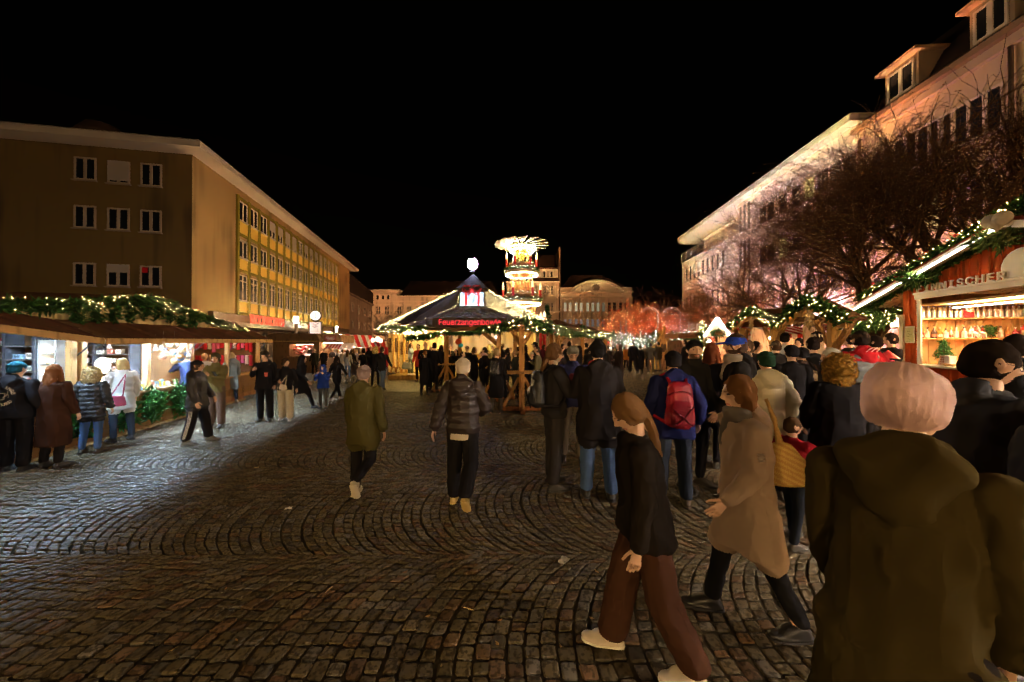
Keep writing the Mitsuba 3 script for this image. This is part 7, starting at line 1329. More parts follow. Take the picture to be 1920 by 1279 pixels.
            for i in idx:
                t = np.linspace(0, rg.uniform(3, 6), 7); ax = rg.normal(0, 1, 3); ax /= np.linalg.norm(ax); b_ = np.cross(ax, nn[i]); r_ = rg.uniform(.012, .02); tube(m_, v[i] + nn[i] * .006 + np.outer(np.cos(t) * r_, b_) + np.outer(np.sin(t) * r_, nn[i]) + np.outer(np.linspace(-.5, .5, 7), ax * .045 + [0, 0, -.012]), .0055, 4, np.array(hc_) * rg.uniform(.5, 1.5), cap=False)
            v2, f2, c2 = m_.mesh(); put('hair', HT(v), f, np.array(hc_) * .6); k_ = add('curls', (W(HT(v2)), f2, c2), 'cloth', k, smooth=True, kind='stuff')
    if beard is not None and d < 9:
        q = hullp(([0, .055, -.085], [.05, .035, .035]), ([0, .07, -.10], [.035, .025, .03 if hair and hair[0] != 'pony' else .11]))
        if hair and hair[0] == 'pony': headput('beard', q, beard, .02, 2, .02, 40)
    if hat:
        hk, hcx = hat[0], hat[1]; e = .022 if d < 5 else .035
        cut = hullp(([0, .12, -.03], [.09, .075, .058]), ([0, -.0, -.13], [.2, .2, .085]))
        if hk in ('beanie', 'pointed', 'bobble', 'slouch'):
            zt = {'beanie': .045, 'pointed': .075, 'bobble': .05, 'slouch': .05}[hk]; q = hullp(([0, -.012, .04], [.092, .104, .095]), ([0, -.03, zt], [.06, .07, .085]), ([0, -.045, -.025], [.086, .076, .05])) - hullp(([0, .14, -.03], [.2, .13, .058]), ([0, .0, -.13], [.2, .2, .07]))
            if hk == 'slouch': q = union([hullp(([0, -.012, .04], [.096, .108, .1]), ([0, -.10, .05], [.085, .09, .085]), ([0, -.185, .03], [.05, .045, .05]), ([0, -.06, -.03], [.09, .07, .05]))]) - hullp(([0, .14, -.03], [.2, .13, .058]), ([0, .0, -.15], [.2, .2, .07]))
            kk = headput('beanie', q, hcx, .007 if d < 2.6 else .014 if d < 4.6 else e, 2, .008, 30, lab=hat[2] if len(hat) > 2 else None, ribs=56 if d < 4.6 else 0); ring = hullp(([0, -.014, .048], [.097, .110, .022]), ([0, -.018, .075], [.095, .108, .02])); headput('cuff', ring, np.array(hcx) * .9, e, 2)
            if hk == 'bobble': headput('bobble', hullp(([0, -.03, .16], [.045] * 3)), hcx, e, 1, .02, 40)
        elif hk == 'cap':
            q = hullp(([0, -.012, .04], [.094, .104, .082]), ([0, -.012, .015], [.095, .106, .02])); headput('cap', q, hcx, e, 2); headput('peak', hullp(([0, .10, .030], [.07, .02, .008]), ([0, .165, .018], [.055, .02, .007]), ([-.06, .07, .03], [.02, .02, .008]), ([.06, .07, .03], [.02, .02, .008])), np.array(hcx) * .85, .03, 1)
        elif hk == 'hatbrim':
            headput('hat', hullp(([0, -.005, .06], [.09, .1, .05]), ([0, -.005, .11], [.075, .085, .03])), hcx, e, 2); headput('brim', hullp(([0, .0, .045], [.15, .165, .010])), hcx, e, 1)
        elif hk == 'band': headput('headband', hullp(([0, -.008, .03], [.092, .106, .03])), hcx, e, 2)
    if glasses and d < 8:
        m_ = MB()
        for s in (-1, 1): tube(m_, [[s * .031 + .021 * math.cos(t), .092, .002 + .017 * math.sin(t)] for t in np.linspace(0, 6.2832, 11)], .003, 4, (.03, .02, .02)); tube(m_, [[s * .052, .09, .005], [s * .078, .0, .008]], .003, 4, (.03, .02, .02))
        tube(m_, [[-.01, .096, .006], [.01, .096, .006]], .003, 4, (.03, .02, .02)); v, f, c = m_.mesh(); put('glasses', HT(v), f, (.03, .02, .02), 'satin')
    if vest is not None:
        q = union([hullp((up(1.42, -.012), [.15 * F1, .11, .05]), (up(1.30), [.19 * F1, .14 * F1, .1])), hullp((up(1.30), [.19 * F1, .14 * F1, .1]), (up(.93), [.18 * F1, .14 * F1, .05])), hullp((up(1.45, -.01), [.09, .09, .03]), (up(1.49, 0), [.085, .085, .02]))]); v, f = smoothed(q, edge * .7, 3); nn = vnorm(v, f); v = v + nn * ((np.abs(np.sin(v[:, 2] * math.pi / .085)) ** .55 - .4) * .02)[:, None]; put('vest', v, f, vest, 'satin')
    P0 = dict(jv=JV, key=k, W=W, J=J, up=up, hc=hc, RH=RH, S=S, RW=RW, base=base, HT=HT, F1=F1)
    return P0
def seams(pr, lines, r=.0035, col=(.012, .01, .006)):
    """raised seams on the back of a jacket; lines of (x, z) points in body coordinates"""
    v = pr['jv']; m_ = MB()
    for ln in lines:
        pts = []
        for x, z in ln:
            q = v[(np.abs(v[:, 0] - x) < .035) & (np.abs(v[:, 2] - z) < .035)]
            if len(q): pts.append([x, q[:, 1].min() - .001, z])
        if len(pts) > 2: tube(m_, pts, r, 4, col)
    if not m_.empty(): a, b, _ = m_.mesh(); add('seam', (pr['W'](a), b, np.tile(col, (len(a), 1))), 'cloth', pr['key'], smooth=True, kind='stuff')
def backpack(label, pr, col, strap, sz=(.15, .09, .24), zc=1.22, text_=None):
    k = thing('backpack', label, 'backpack'); up, W = pr['up'], pr['W']; F1 = pr['F1']; q = union([hullp((up(zc + sz[2] * .75, -.13 * F1 - .075), [sz[0] * .75, sz[1] * .8, sz[2] * .25]), (up(zc - sz[2] * .6, -.13 * F1 - .085), [sz[0], sz[1] * 1.1, sz[2] * .35])), hullp((up(zc - .03, -.13 * F1 - .16), [sz[0] * .75, .04, sz[2] * .35]), (up(zc - sz[2] * .6, -.13 * F1 - .16), [sz[0] * .8, .045, sz[2] * .2]))]); v, f = smoothed(q, .03, 3); v = v + vnorm(v, f) * ((meshkit.fbm(v * 14, 2) - .5) * .025)[:, None]; add('bag', (W(v), f, np.tile(col, (len(v), 1))), 'satin', k, smooth=True)
    m_ = MB()
    for s in (-1, 1):
        tube(m_, [up(zc + sz[2] * .8, -.13 * F1 - .06, s * .08), up(1.50, -.05, s * .10), up(1.46, .08, s * .115), up(1.2, .14 * F1, s * .14), up(1.02, .0, s * .19 * F1), up(zc - sz[2] * .75, -.13 * F1 - .05, s * .12)], .02, 6, strap)
    v, f, _ = m_.mesh(); add('strap', (W(v), f, np.tile(strap, (len(v), 1))), 'cloth', k, smooth=True)
    m_ = MB(); xx = np.linspace(-1, 1, 9); tube(m_, [up(zc + sz[2] * .42 + .05 * (1 - t * t), -.13 * F1 - .155 + .05 * t * t, t * sz[0] * .8) for t in xx], .006, 4, np.array(col) * .45); tube(m_, [up(zc - .02, -.13 * F1 - .2, -.1), up(zc - .12, -.13 * F1 - .21, .02), up(zc - .2, -.13 * F1 - .2, .1)], .006, 4, np.array(col) * .5); tube(m_, [up(zc + .02, -.13 * F1 - .2, .11), up(zc - .12, -.13 * F1 - .21, .0), up(zc - .2, -.13 * F1 - .2, -.1)], .006, 4, np.array(col) * .5); v, f, _ = m_.mesh(); add('zip', (W(v), f, np.tile(np.array(col) * .45, (len(v), 1))), 'satin', k, smooth=True)
    return k
def bag(label, c, s, col, strap_to=None, name='handbag', ang=0, fold=True):
    k = thing(name, label, 'bag'); q = hullp((np.array([0, 0, s[2] * .35]), [s[0] * .4, s[1] * .3, s[2] * .12]), (np.array([0, 0, -s[2] * .35]), [s[0] * .48, s[1] * .5, s[2] * .14])); v, f = smoothed(q, .03, 2); v = v @ rzm(ang).T + c; add('bag', (v, f, np.tile(col, (len(v), 1))), 'satin', k, smooth=True)
    m_ = MB(); top = np.array([0, 0, s[2] * .45])
    a, b = (np.array([-s[0] * .3, 0, s[2] * .4]) @ rzm(ang).T + c, np.array([s[0] * .3, 0, s[2] * .4]) @ rzm(ang).T + c); t = np.array(strap_to) if strap_to is not None else c + [0, 0, s[2] * .95]; tube(m_, [a, a * .35 + t * .65, t, b * .35 + t * .65, b], .009, 5, np.array(col) * .7); add('strap', m_, 'satin', k, smooth=True); return k
# ================================================================ the crowd, one by one
BK, BK2, CHA, NAV, BRN_, OLV, GRY, DEN, BEI = (.012, .011, .012), (.02, .018, .018), (.03, .028, .028), (.014, .018, .045), (.05, .025, .014), (.055, .045, .018), (.10, .095, .09), (.05, .075, .14), (.34, .26, .18)
JN = (.035, .05, .09)
H_B, H_D, H_BL, H_R, H_G = (.05, .028, .015), (.014, .010, .008), (.38, .26, .11), (.13, .045, .018), (.26, .23, .20)
# ---- at the left stalls
def sketch_print(v, c): pass
a = person('man in black hoodie with pale circular back lettering and teal beanie', 33, 676, 4.95, face=-12, pose='pockets', jac=BK, hem=.84, tro=BK, hat=('beanie', (.012, .05, .07)), hood='down', legw=1.3, stocky=1.12, sho=BK)
def back_text(pr, word, rad, a0, a1, h, zc, col):
    """letters laid round an arc on the back of a jacket"""
    m_ = MB(); up, W = pr['up'], pr['W']; n = len(word)
    for ch, t in zip(word, np.linspace(a0, a1, n)):
        if ch == ' ': continue
        q = meshkit.text_mesh(ch, h, .004, True); vv = np.array(q.vertices); vv[:, 0] -= vv[:, 0].mean(); r = math.radians(t); flip = 1 if abs(t) < 90 else -1
        x, y = vv[:, 0], vv[:, 1] * 1.0 - h / 2; ca, sa = math.cos(r if flip > 0 else r - math.pi), math.sin(r if flip > 0 else r - math.pi)
        u = x * ca + y * sa + rad * math.sin(r); w_ = -x * sa + y * ca + rad * math.cos(r)
        m_.add(W(np.array([up(zc + b, -.178 - .02 * (1 - (uu / .16) ** 2) - zz, uu) for uu, b, zz in zip(u, w_, vv[:, 2])])), q.faces[:, ::-1] * 1)
    v, f, _ = m_.mesh(); add('back_lettering', (v, np.vstack([f, f[:, ::-1]]), np.tile(col, (len(v), 1))), 'matte', pr['key'])
back_text(a, 'WILL  INGS', .135, -78, 78, .042, 1.24, (.55, .45, .33)); back_text(a, 'EASTLAND', .125, 232, 128, .042, 1.22, (.55, .45, .33))
m_ = MB(); up, W = a['up'], a['W']; Q_ = lambda u, z: W(up(1.23 + z, -.205, u))[0]
for s in (-1, 1): tube(m_, [Q_(s * .02, -.03), Q_(s * .08, .03), Q_(s * .085, .075)], .004, 4); tube(m_, [Q_(s * .09, .02), Q_(s * .03, 0), Q_(s * .09, -.02), Q_(s * .09, .02)], .003, 4); tube(m_, [Q_(s * .0, .045), Q_(s * .05, .04), Q_(s * .035, -.055), Q_(0, -.06)], .004, 4)
v, f, _ = m_.mesh(); add('back_emblem', (v, f, np.tile((.55, .45, .33), (len(v), 1))), 'matte', a['key'])
person('woman in long dark brown coat with long reddish hair at the left stall', 103, 684, 5.1, face=-8, pose='easy', jac=(.035, .017, .012), hem=.36, fit=1.12, tro=BK, hair=('long', (.15, .06, .025)), sho=BK2)
person('person in blue knitted hat bending over the left stall counter', 82, 692, 6.0, face=-30, pose='bend', jac=(.02, .02, .025), hem=.8, tro=BK, hat=('beanie', (.05, .12, .22)), lean=22, sho=(.3, .3, .3), z0=.0)
person('woman in black puffer jacket and blue jeans with pale curly hair', 173, 690, 5.75, face=-22, pose='easy', jac=BK2, hem=.72, puff=.09, tro=(.05, .085, .17), hair=('curly', (.52, .40, .20)), hyaw=-15)
a = person('woman in white padded coat with pink shoulder bag and black boots', 229, 672, 6.45, face=-72, pose='easy', jac=(.62, .60, .58), hem=.66, puff=.13, tro=(.03, .04, .06), hair=('bob', (.45, .30, .12)), sho=BK, hpitch=8); bag('pink shoulder bag of the woman in white', P(219, 752, 6.12), (.3, .13, .2), (.60, .10, .20), P(236, 702, 6.3), name='shoulder_bag', ang=15)
person('person in navy and lime jacket reaching far over the lantern stall counter', 347, 660, 8.55, face=-62, pose='reach', jac=NAV, hem=.82, tro=(.02, .035, .08), hair=('short', H_G), lean=16, extra=lambda v, c: c.__setitem__((v[:, 1] > .06) & (v[:, 2] < 1.2) & (np.abs(v[:, 0]) < .2), (.35, .55, .04)), sho=(.10, .2, .05))
person('person in black puffer jacket and beanie with white striped black track trousers', 371, 674, 6.32, face=70, pose='easy', jac=(.016, .013, .013), hem=.74, puff=.085, fit=1.1, tro=BK, stripe=(.55, .48, .40), legw=1.35, hat=('beanie', BK), hood='down', sho=(.10, .09, .075), pz=dict(L=(12, 4, 4), R=(-6, 6, 3)))
a = person('woman in olive jacket and brown trousers looking up from her phone', 405, 661, 7.45, face=172, pose='phone', jac=(.13, .11, .045), hem=.82, tro=(.10, .062, .045), legw=1.4, hat=('beanie', (.06, .055, .03)), collar=True, sho=BK2, hyaw=-12); k = thing('phone', 'dark phone held by the woman in the olive jacket', 'phone'); m_ = MB(); c_ = P(403, 701, 7.0); m_.add(bev(.07, .015, .12, .004)[0] @ rx(35).T + c_, _bf, (.02, .02, .02)); add('slab', m_, 'gloss', k)
person('woman in long grey green padded coat and pale boots at the third stall', 434, 660, 10.5, face=-70, pose='easy', jac=(.11, .11, .085), hem=.5, puff=.12, tro=BK, hair=('bob', H_BL), hood='down', sho=(.42, .34, .22))
person('white haired stallholder behind the lantern stall counter', 384, 662, 10.2, face=130, pose='easy', jac=(.6, .58, .56), hem=.8, hair=('short', (.6, .56, .5)), group=None)
person('stallholder in dark clothes seen behind the counter of the third stall', 395, 664, 11.2, face=150, pose='easy', jac=BK2, hair=('short', H_D))
# ---- walking group left of the middle
a = person('man in black with dark beanie holding a paper cup walking towards the camera', 497, 657, 8.05, face=168, pose='cup', jac=BK, hem=.78, fit=1.1, tro=BK, legw=1.25, hat=('beanie', (.03, .026, .02)), hood='down', hpitch=14, sho=BK2, stocky=1.05); k = thing('paper_cup', 'small red paper cup in the hand of the man in black', 'cup'); m_ = MB(); lathe(m_, [(0, 0), (.028, 0), (.038, .09), (0, .09)], P(499, 706, 7.72), 10, (.45, .08, .05)); add('cup', m_, 'satin', k, smooth=40)
person('young woman in short black jacket and wide cream trousers looking to the left', 536, 672, 8.1, face=165, pose='walk', jac=BK, hem=.86, tro=(.52, .45, .34), legw=1.55, hair=('bun', H_B), turtle=True, hyaw=-55, pz=dict(L=(6, 3, 3), R=(-5, 6, 3), AR=(10, 8, 80, 30), AL=(-5, 12, 20, 0)), sho=(.4, .36, .3)); bag('white handbag carried by the young woman in cream trousers', P(531, 726, 7.85), (.30, .10, .14), (.55, .46, .34), P(538, 704, 7.9), ang=-25)
person('person in black hooded knee length coat walking to the right', 568, 667, 9.5, face=82, pose='stride', jac=BK, hem=.56, tro=BK, hood='up', hair=None, sho=BK2, lean=6)
person('child in blue hooded jacket eating with both hands', 606, 684, 9.55, face=176, pose='eat', jac=(.02, .045, .22), hem=.82, tro=(.06, .06, .05), hood='up', hair=None, hpitch=6, stocky=1.12, fit=1.08, skin=2)
person('woman in black with long straight dark hair walking away', 632, 666, 10.9, face=14, pose='walk', jac=BK, hem=.72, tro=BK, hair=('long', H_D), sho=(.35, .32, .3))
person('man in dark olive coat facing the camera before the bright hut window', 590, 653, 18.6, face=175, pose='stand', jac=(.03, .026, .016), hem=.72, tro=BK, hair=('short', H_D))
person('person in black coat beside the man in dark olive coat', 607, 653, 19.2, face=185, pose='stand', jac=BK2, hem=.7, tro=BK, hair=('short', H_D))
person('person in beige jacket and trousers seen from behind near the shops', 467, 657, 17.6, face=-15, pose='easy', jac=(.42, .32, .18), hem=.82, tro=(.30, .22, .13), hair=('short', H_D), sho=(.3, .26, .2))
person('woman in dark jacket beside the person in beige near the shops', 481, 660, 17.9, face=-60, pose='bend', jac=BK2, tro=BK, hair=('long', H_R))
a = person('person in black pushing a pushchair before the striped stalls', 682, 654, 15.2, face=-20, pose='bend', jac=BK, hem=.74, tro=BK, hair=('short', H_D)); k = thing('pushchair', 'dark pushchair with red trim before the striped stalls', 'pushchair'); c_ = G(666, 719); m_ = MB()
for s in (-.22, .22): tube(m_, [c_ + [s, 0, .1], c_ + [s + .02, .1, .6], c_ + [s + .1, -.3, 1.0]], .016, 5, (.4, .4, .4)); tube(m_, [c_ + [s, -.3, .1], c_ + [s, .3, .5]], .016, 5, (.4, .4, .4))
add('frame', m_, 'metal', k)
for dx, dy in ((-.24, -.28), (.24, -.28), (-.24, .25), (.24, .25)): m_ = MB(); F_ = Frame(c_[:2] + [dx, dy], (0, 1)); t = np.linspace(0, 6.2832, 15); tube(m_, [F_.at(.1 * math.cos(q), 0, .11 + .1 * math.sin(q)) for q in t], .02, 5, (.03, .03, .03)); add('wheel', m_, 'matte', k)
m_ = MB(); v, f = smoothed(hullp(([0, .05, .45], [.2, .25, .1]), ([0, -.1, .8], [.2, .08, .1])), .06, 2); add('seat', (v + c_, f, np.tile((.05, .04, .04), (len(v), 1))), 'cloth', k, smooth=True)
person('balding man in dark jacket and blue jeans walking away left of the platform', 717, 650, 13.0, face=10, pose='walk', jac=BK2, hem=.82, tro=(.09, .13, .2), legw=1.2, hair=('short', (.10, .06, .04)), hood='down')
person('woman with curly blond hair in dark coat left of the balding man', 704, 650, 14.2, face=-10, pose='easy', jac=BK, hem=.7, tro=BK, hair=('curly', (.55, .38, .12)))
crowd = [(643, 655, 19.5, 20, BEI, (.3, .3, .35), 'short', H_B, 'person in beige jacket in the queue at the striped stalls'), (652, 656, 17.8, -10, (.20, .18, .17), DEN, 'long', H_B, 'long haired person in grey jacket and jeans in the queue'), (660, 654, 18.4, 10, BK, BK, 'long', H_B, 'long haired person in black in the queue'), (634, 655, 20.5, 60, (.25, .25, .26), BK, 'bob', H_BL, 'fair haired person in pale jacket left in the queue'), (623, 653, 21, 100, BK2, BK, 'short', H_D, 'dark figure at the white lit snack stall'), (647, 656, 22.5, 0, (.12, .1, .09), BK, 'short', H_R, 'brown haired figure half hidden in the queue'), (669, 655, 21.5, 30, (.2, .15, .1), BK, 'bob', H_BL, 'fair haired figure in tan coat under the light triangles'), (691, 652, 20.5, -20, BK2, BK, 'short', H_D, 'dark haired figure below the small red stall'), (696, 648, 19.5, 170, BK, BK, 'bald', H_D, 'bald man facing the camera below the red stall')]
for px, y, d, fa, jc, tr, hs, hcx, lab in crowd: person(lab, px, y, d, face=fa, pose='easy', jac=jc, hem=.76, tro=tr, hair=(hs, hcx))
# ---- at the drinks hut
a = person('woman in pale denim jacket standing on the wooden platform', 771, 643, 17.1, face=95, pose='cup', jac=(.30, .36, .42), hem=.80, tro=(.09, .10, .07), legw=1.3, hair=('long', H_B), z0=.235, sho=(.6, .55, .5)); bag('pale grey tote bag hanging beside the woman in denim', P(763, 686, 16.6), (.62, .12, .38), (.33, .33, .28), P(769, 673, 16.7), name='tote_bag')
hutp = [(798, 641, 13.2, 178, BK, BK, 'bald', H_D, 'cup', 'balding man in black looking down at the left of the shelters'), (797, 657, 12.0, 5, BK, BK, 'short', (.18, .07, .02), 'easy', 'brown haired person in long black coat seen from behind before the shelters'), (815, 642, 12.6, 15, BK, BK, 'short', H_D, 'easy', 'tall person in black at the left shelter post'), (828, 647, 14.5, 40, BK2, BK, 'long', H_D, 'easy', 'dark haired person right of the tall one in black'),
 (855, 655, 14.3, 185, BK, BK, 'long', H_D, 'easy', 'woman with dark hair facing the camera between the shelter posts'), (868, 659, 12.2, 100, (.03, .03, .035), BK, 'short', H_D, 'easy', 'person in dark hooded jacket facing right between the shelter posts'), (876, 648, 14.6, 165, BK, BK, 'short', H_D, 'cup', 'man in dark cap looking down at the bar'), (908, 651, 11.6, -75, BK, BK, 'short', H_D, 'easy', 'man with pink scarf beside the middle shelter post'), (932, 653, 9.0, 12, BK, (.07, .06, .045), 'short', (.25, .17, .08), 'easy', 'fair haired person in long black coat and grey trousers seen from behind'),
 (945, 659, 10.6, 30, BK2, BK, 'short', H_D, 'easy', 'person in black beanie between the shelter posts'), (953, 652, 12.5, 70, CHA, BK, 'long', H_D, 'easy', 'person in dark jacket with pale collar by the nearest post'), (917, 645, 16.0, -20, (.1, .08, .05), BK, 'long', H_BL, 'easy', 'fair haired person at the bar counter'), (925, 648, 16.8, 150, BK2, BK, 'short', H_D, 'easy', 'short haired person at the bar counter'), (943, 644, 16.5, 20, BK2, BK, 'short', H_B, 'easy', 'person with ruffled hair at the bar counter'), (957, 651, 16.0, 180, (.3, .2, .12), BK, 'short', H_B, 'easy', 'person facing the camera at the right of the bar'),
 (1003, 642, 13.4, -60, BK, BK, 'short', H_D, 'easy', 'man in dark brimmed hat under the shelter roof'), (1007, 649, 10.4, -78, (.10, .085, .045), BK, 'short', (.05, .03, .02), 'cup', 'man in olive coat with glasses facing left under the shelter'), (997, 659, 11.6, -150, BK, BK, 'short', H_B, 'eat', 'woman in cream beanie drinking under the shelter'), (1018, 654, 12.6, 20, (.06, .01, .014), BK, 'short', H_D, 'easy', 'person in dark red hood under the shelter'), (1029, 648, 13.4, 160, BK2, BK, 'short', H_D, 'easy', 'dark figure behind the bearded ponytail man'), (1056, 645, 13.8, 100, BK2, BK, 'short', H_D, 'easy', 'dark haired person left of the right shelter posts'), (1068, 640, 14.8, 30, BK, BK, 'short', H_D, 'easy', 'tall person in black under the right garland'), (1099, 642, 15.4, -30, BK, BK, 'short', H_D, 'easy', 'person in black beanie beyond the right shelter post'), (1113, 642, 15.0, 90, (.05, .045, .02), BK, 'short', H_B, 'easy', 'person in dark green coat left of the black hatted man'),
 (835, 650, 16.2, 180, (.35, .04, .03), BK, 'short', H_D, 'easy', 'person in red at the far side of the bar'), (846, 648, 17.0, 160, BK2, BK, 'short', H_B, 'easy', 'dark figure at the bar left of the woman facing the camera'), (784, 645, 15.8, 200, (.5, .05, .04), BK, 'short', H_D, 'easy', 'person in bright red jacket by the platform'), (887, 655, 15.2, 200, BK, BK, 'long', H_D, 'easy', 'dark haired woman right of the man in the dark cap'), (821, 655, 15.6, 170, BK2, BK, 'long', H_B, 'easy', 'brown haired woman behind the left shelter post'), (972, 650, 14.8, 30, BK, BK, 'short', H_D, 'easy', 'dark figure behind the nearest shelter post')]
for px, y, d, fa, jc, tr, hs, hcx, po, lab in hutp:
    kw = {}
    if 'beanie' in lab: kw['hat'] = ('beanie', (.5, .42, .3) if 'cream' in lab else BK)
    if 'cap' in lab: kw['hat'] = ('cap', BK)
    if 'brimmed' in lab: kw['hat'] = ('hatbrim', BK)
    if 'hood' in lab.split(): kw.update(hood='up'); hs = None
    if 'pink scarf' in lab: kw['scarf'] = (.5, .3, .32)
    if 'glasses' in lab: kw['glasses'] = True
    if 'hooded' in lab: kw['hood'] = 'down'
    a = person(lab, px, y, d, face=fa, pose=po, jac=jc, hem=.42 if 'long black' in lab else .74, tro=tr, hair=(hs, hcx) if hs else None, lean=3, **kw)
    if 'fair haired person in long black' in lab: backpack('black backpack of the fair haired person in the long black coat', a, BK2, BK, sz=(.14, .08, .22))
rg = np.random.default_rng(77)
for px, y, d in ((1085, 648, 11.6), (1124, 645, 12.4), (902, 659, 13.4), (890, 651, 12.8), (966, 655, 11.4), (986, 647, 12.6), (1047, 651, 11.2), (842, 656, 13.2), (1106, 650, 13.6), (1072, 655, 13.0), (938, 648, 13.8), (1133, 649, 14.6), (862, 650, 15.8), (808, 650, 14.6), (1160, 643, 12.8), (1020, 646, 15.2)):
    person('dark coated figure in the crowd under the shelter roof', px, y, d, face=rg.uniform(0, 360), pose=('easy', 'cup', 'stand')[rg.integers(3)], jac=jit((.022, .02, .02), 1, .5, rg)[0], hem=rg.uniform(.5, .8), tro=BK, hair=(('short', 'long', 'bob')[rg.integers(3)], (H_D, H_B, (.2, .12, .05))[rg.integers(3)]), group='crowd under the shelter roof', skin=int(rg.integers(4)))
m_ = None
k = thing('pompom_hat_doll', 'round blue and red decoration hanging at the bar', 'decoration'); m_ = MB(); ball(m_, P(864, 648, 15.2), .1, 1, (.03, .25, .4)); ball(m_, P(860, 641, 15.4), .15, 1, (.5, .08, .03)); add('wool', m_, 'cloth', k, smooth=True)
# ---- back of the square
back = [(1161, 645, 21.5, -30, BK, BK, 'coat', 'figure in black coat with shoulder strap, leftmost at the lit firs'), (1187, 639, 20.8, 10, BK, BK, 'walk', 'tall figure in black with flared trousers before the lit firs'), (1200, 648, 20.6, -5, BK, BK, 'long', 'figure in ankle length black coat before the lit firs'), (1220, 643, 20.4, 25, (.05, .045, .04), (.10, .08, .055), 'puff', 'person in grey puffer jacket and grey trousers before the lit firs'), (1234, 641, 22, -20, (.07, .06, .045), (.25, .2, .13), 'easy', 'person in olive jacket and pale trousers at the little golden hut'), (1283, 637, 16.5, -60, BK, BK, 'easy', 'dark haired man in black left of the black beanie man'), (1174, 646, 23, 150, (.4, .14, .03), BK, 'easy', 'person in orange jacket before the lit firs'), (1150, 650, 22.5, 60, (.1, .08, .08), BK, 'easy', 'person in grey coat at the left end of the lit firs'), (1254, 648, 22.5, 200, (.25, .12, .05), BK, 'easy', 'person in rust jacket right of the little golden hut'), (1268, 646, 23, 170, (.35, .3, .2), BK, 'easy', 'person in pale coat at the lit firs on the right'), (1209, 646, 24.5, 180, (.12, .09, .05), BK, 'easy', 'figure in brown facing the camera among the lit firs'), (1140, 648, 19.5, 0, BK2, BK, 'easy', 'dark figure just right of the red scarf man')]
for px, y, d, fa, jc, tr, po, lab in back:
    person(lab, px, y, d, face=fa, pose='walk' if po == 'walk' else 'easy', jac=jc, hem={'coat': .5, 'long': .28, 'puff': .8}.get(po, .74), puff=.12 if po == 'puff' else 0, tro=tr, legw=1.5 if po == 'walk' else 1.15, hair=('short', H_D), fit=1.1, sho=(.5, .5, .5) if po == 'puff' else BK2)
# ---- the two walkers in the middle
person('person in olive green parka and grey brown beanie walking away, one sole lifted', 683, 683, 4.15, face=2, pose='toeoff', jac=(.062, .052, .018), hem=.70, fit=1.18, tro=BK, legw=1.15, hat=('beanie', (.24, .17, .15)), hood='down', hair=('short', H_D), sho=(.42, .36, .25), pz=dict(AL=(14, 12, 12, 0), AR=(-12, 13, 10, 0), L=(2, 4, 2), R=(-8, 62, 3)), hyaw=-6)
person('woman in shiny black puffer jacket and cream beanie walking away', 868, 669, 3.95, face=4, pose='toeoff', jac=(.022, .014, .012), hem=.86, puff=.09, fit=1.12, tro=BK, legw=1.4, hat=('beanie', (.56, .48, .38)), hood='down', hair=('short', H_D), sho=(.45, .31, .10), sweater=(.5, .44, .36), pz=dict(AL=(-16, 16, 12, 0), AR=(10, 18, 60, 30), L=(3, 3, 2), R=(-10, 45, 3)), hyaw=-10)
# ---- group right of the middle
a = person('man with long ponytail and grey beard in black jacket with backpack, facing right', 1040, 645, 4.4, face=76, pose='phone', jac=BK2, sleeve=None, hem=.86, tro=(.028, .025, .026), legw=1.2, hair=('lowpony', (.12, .062, .03)), beard=(.36, .31, .25), glasses=True, hyaw=10, hpitch=6, sho=BK2); backpack('black backpack of the bearded ponytail man', a, (.014, .014, .016), BK, zc=1.2)
a = person('man in grey beanie and glasses looking down at his phone', 1074, 648, 5.3, face=184, pose='phone', jac=(.02, .022, .06), hem=.84, tro=(.14, .115, .09), legw=1.15, hat=('beanie', (.17, .165, .13)), glasses=True, hpitch=22, collar=True); k = thing('phone', 'dark phone in the hands of the man in the grey beanie', 'phone'); m_ = MB(); m_.add(bev(.075, .012, .14, .004)[0] @ rx(40).T + P(1072, 707, 4.85), _bf, (.05, .01, .01)); add('slab', m_, 'gloss', k)
a = person('man in black parka with pointed black hat and red and white scarf, seen from behind', 1121, 630, 4.1, face=6, pose='phone', jac=(.017, .015, .016), hem=.66, fit=1.2, stocky=1.08, tro=(.055, .095, .20), legw=1.3, hat=('pointed', (.012, .011, .011)), hood='down', scarf=(.50, .03, .035), sho=BK2, pz=dict(AL=(15, 12, 95, 40), AR=(15, 12, 95, 40)))
m_ = MB(); W, up = a['W'], a['up']; v, f = smoothed(hullp((up(1.475, -.05, -.08), [.04, .06, .018]), (up(1.475, -.05, .08), [.04, .06, .018])), .03, 2); add('scarf_edge', (W(v), f, np.tile((.6, .52, .45), (len(v), 1))), 'cloth', a['key'], smooth=True)
m_ = MB(); q = box8(.075, .006, .012) + up(.72, -.165, .13); add('reflector', (W(q), BOXF, np.tile((.8, .75, .7), (8, 1))), 'matte', a['key'])
a = person('man in dark blue rain jacket and jeans with red backpack, seen from behind', 1262, 656, 3.95, face=10, pose='pockets', jac=(.014, .017, .065), hem=.76, fit=1.2, stocky=1.05, tro=(.03, .038, .055), legw=1.25, hat=('beanie', BK), hood='down', sho=(.07, .05, .03)); backpack('bright red backpack on the dark blue jacket', a, (.33, .014, .025), (.33, .014, .025), sz=(.165, .09, .27), zc=1.17)
person('bearded man in black beanie looking to the right', 1302, 635, 4.35, face=150, pose='easy', jac=(.02, .019, .018), hem=.80, tro=BK, hat=('beanie', BK), beard=(.13, .07, .04), hyaw=42, hpitch=-6, skin=2, turtle=True)
person('woman with long red brown hair in black coat facing right', 1336, 643, 5.2, face=70, pose='easy', jac=BK, hem=.6, tro=BK, hair=('long', (.12, .036, .016)), hyaw=-5)
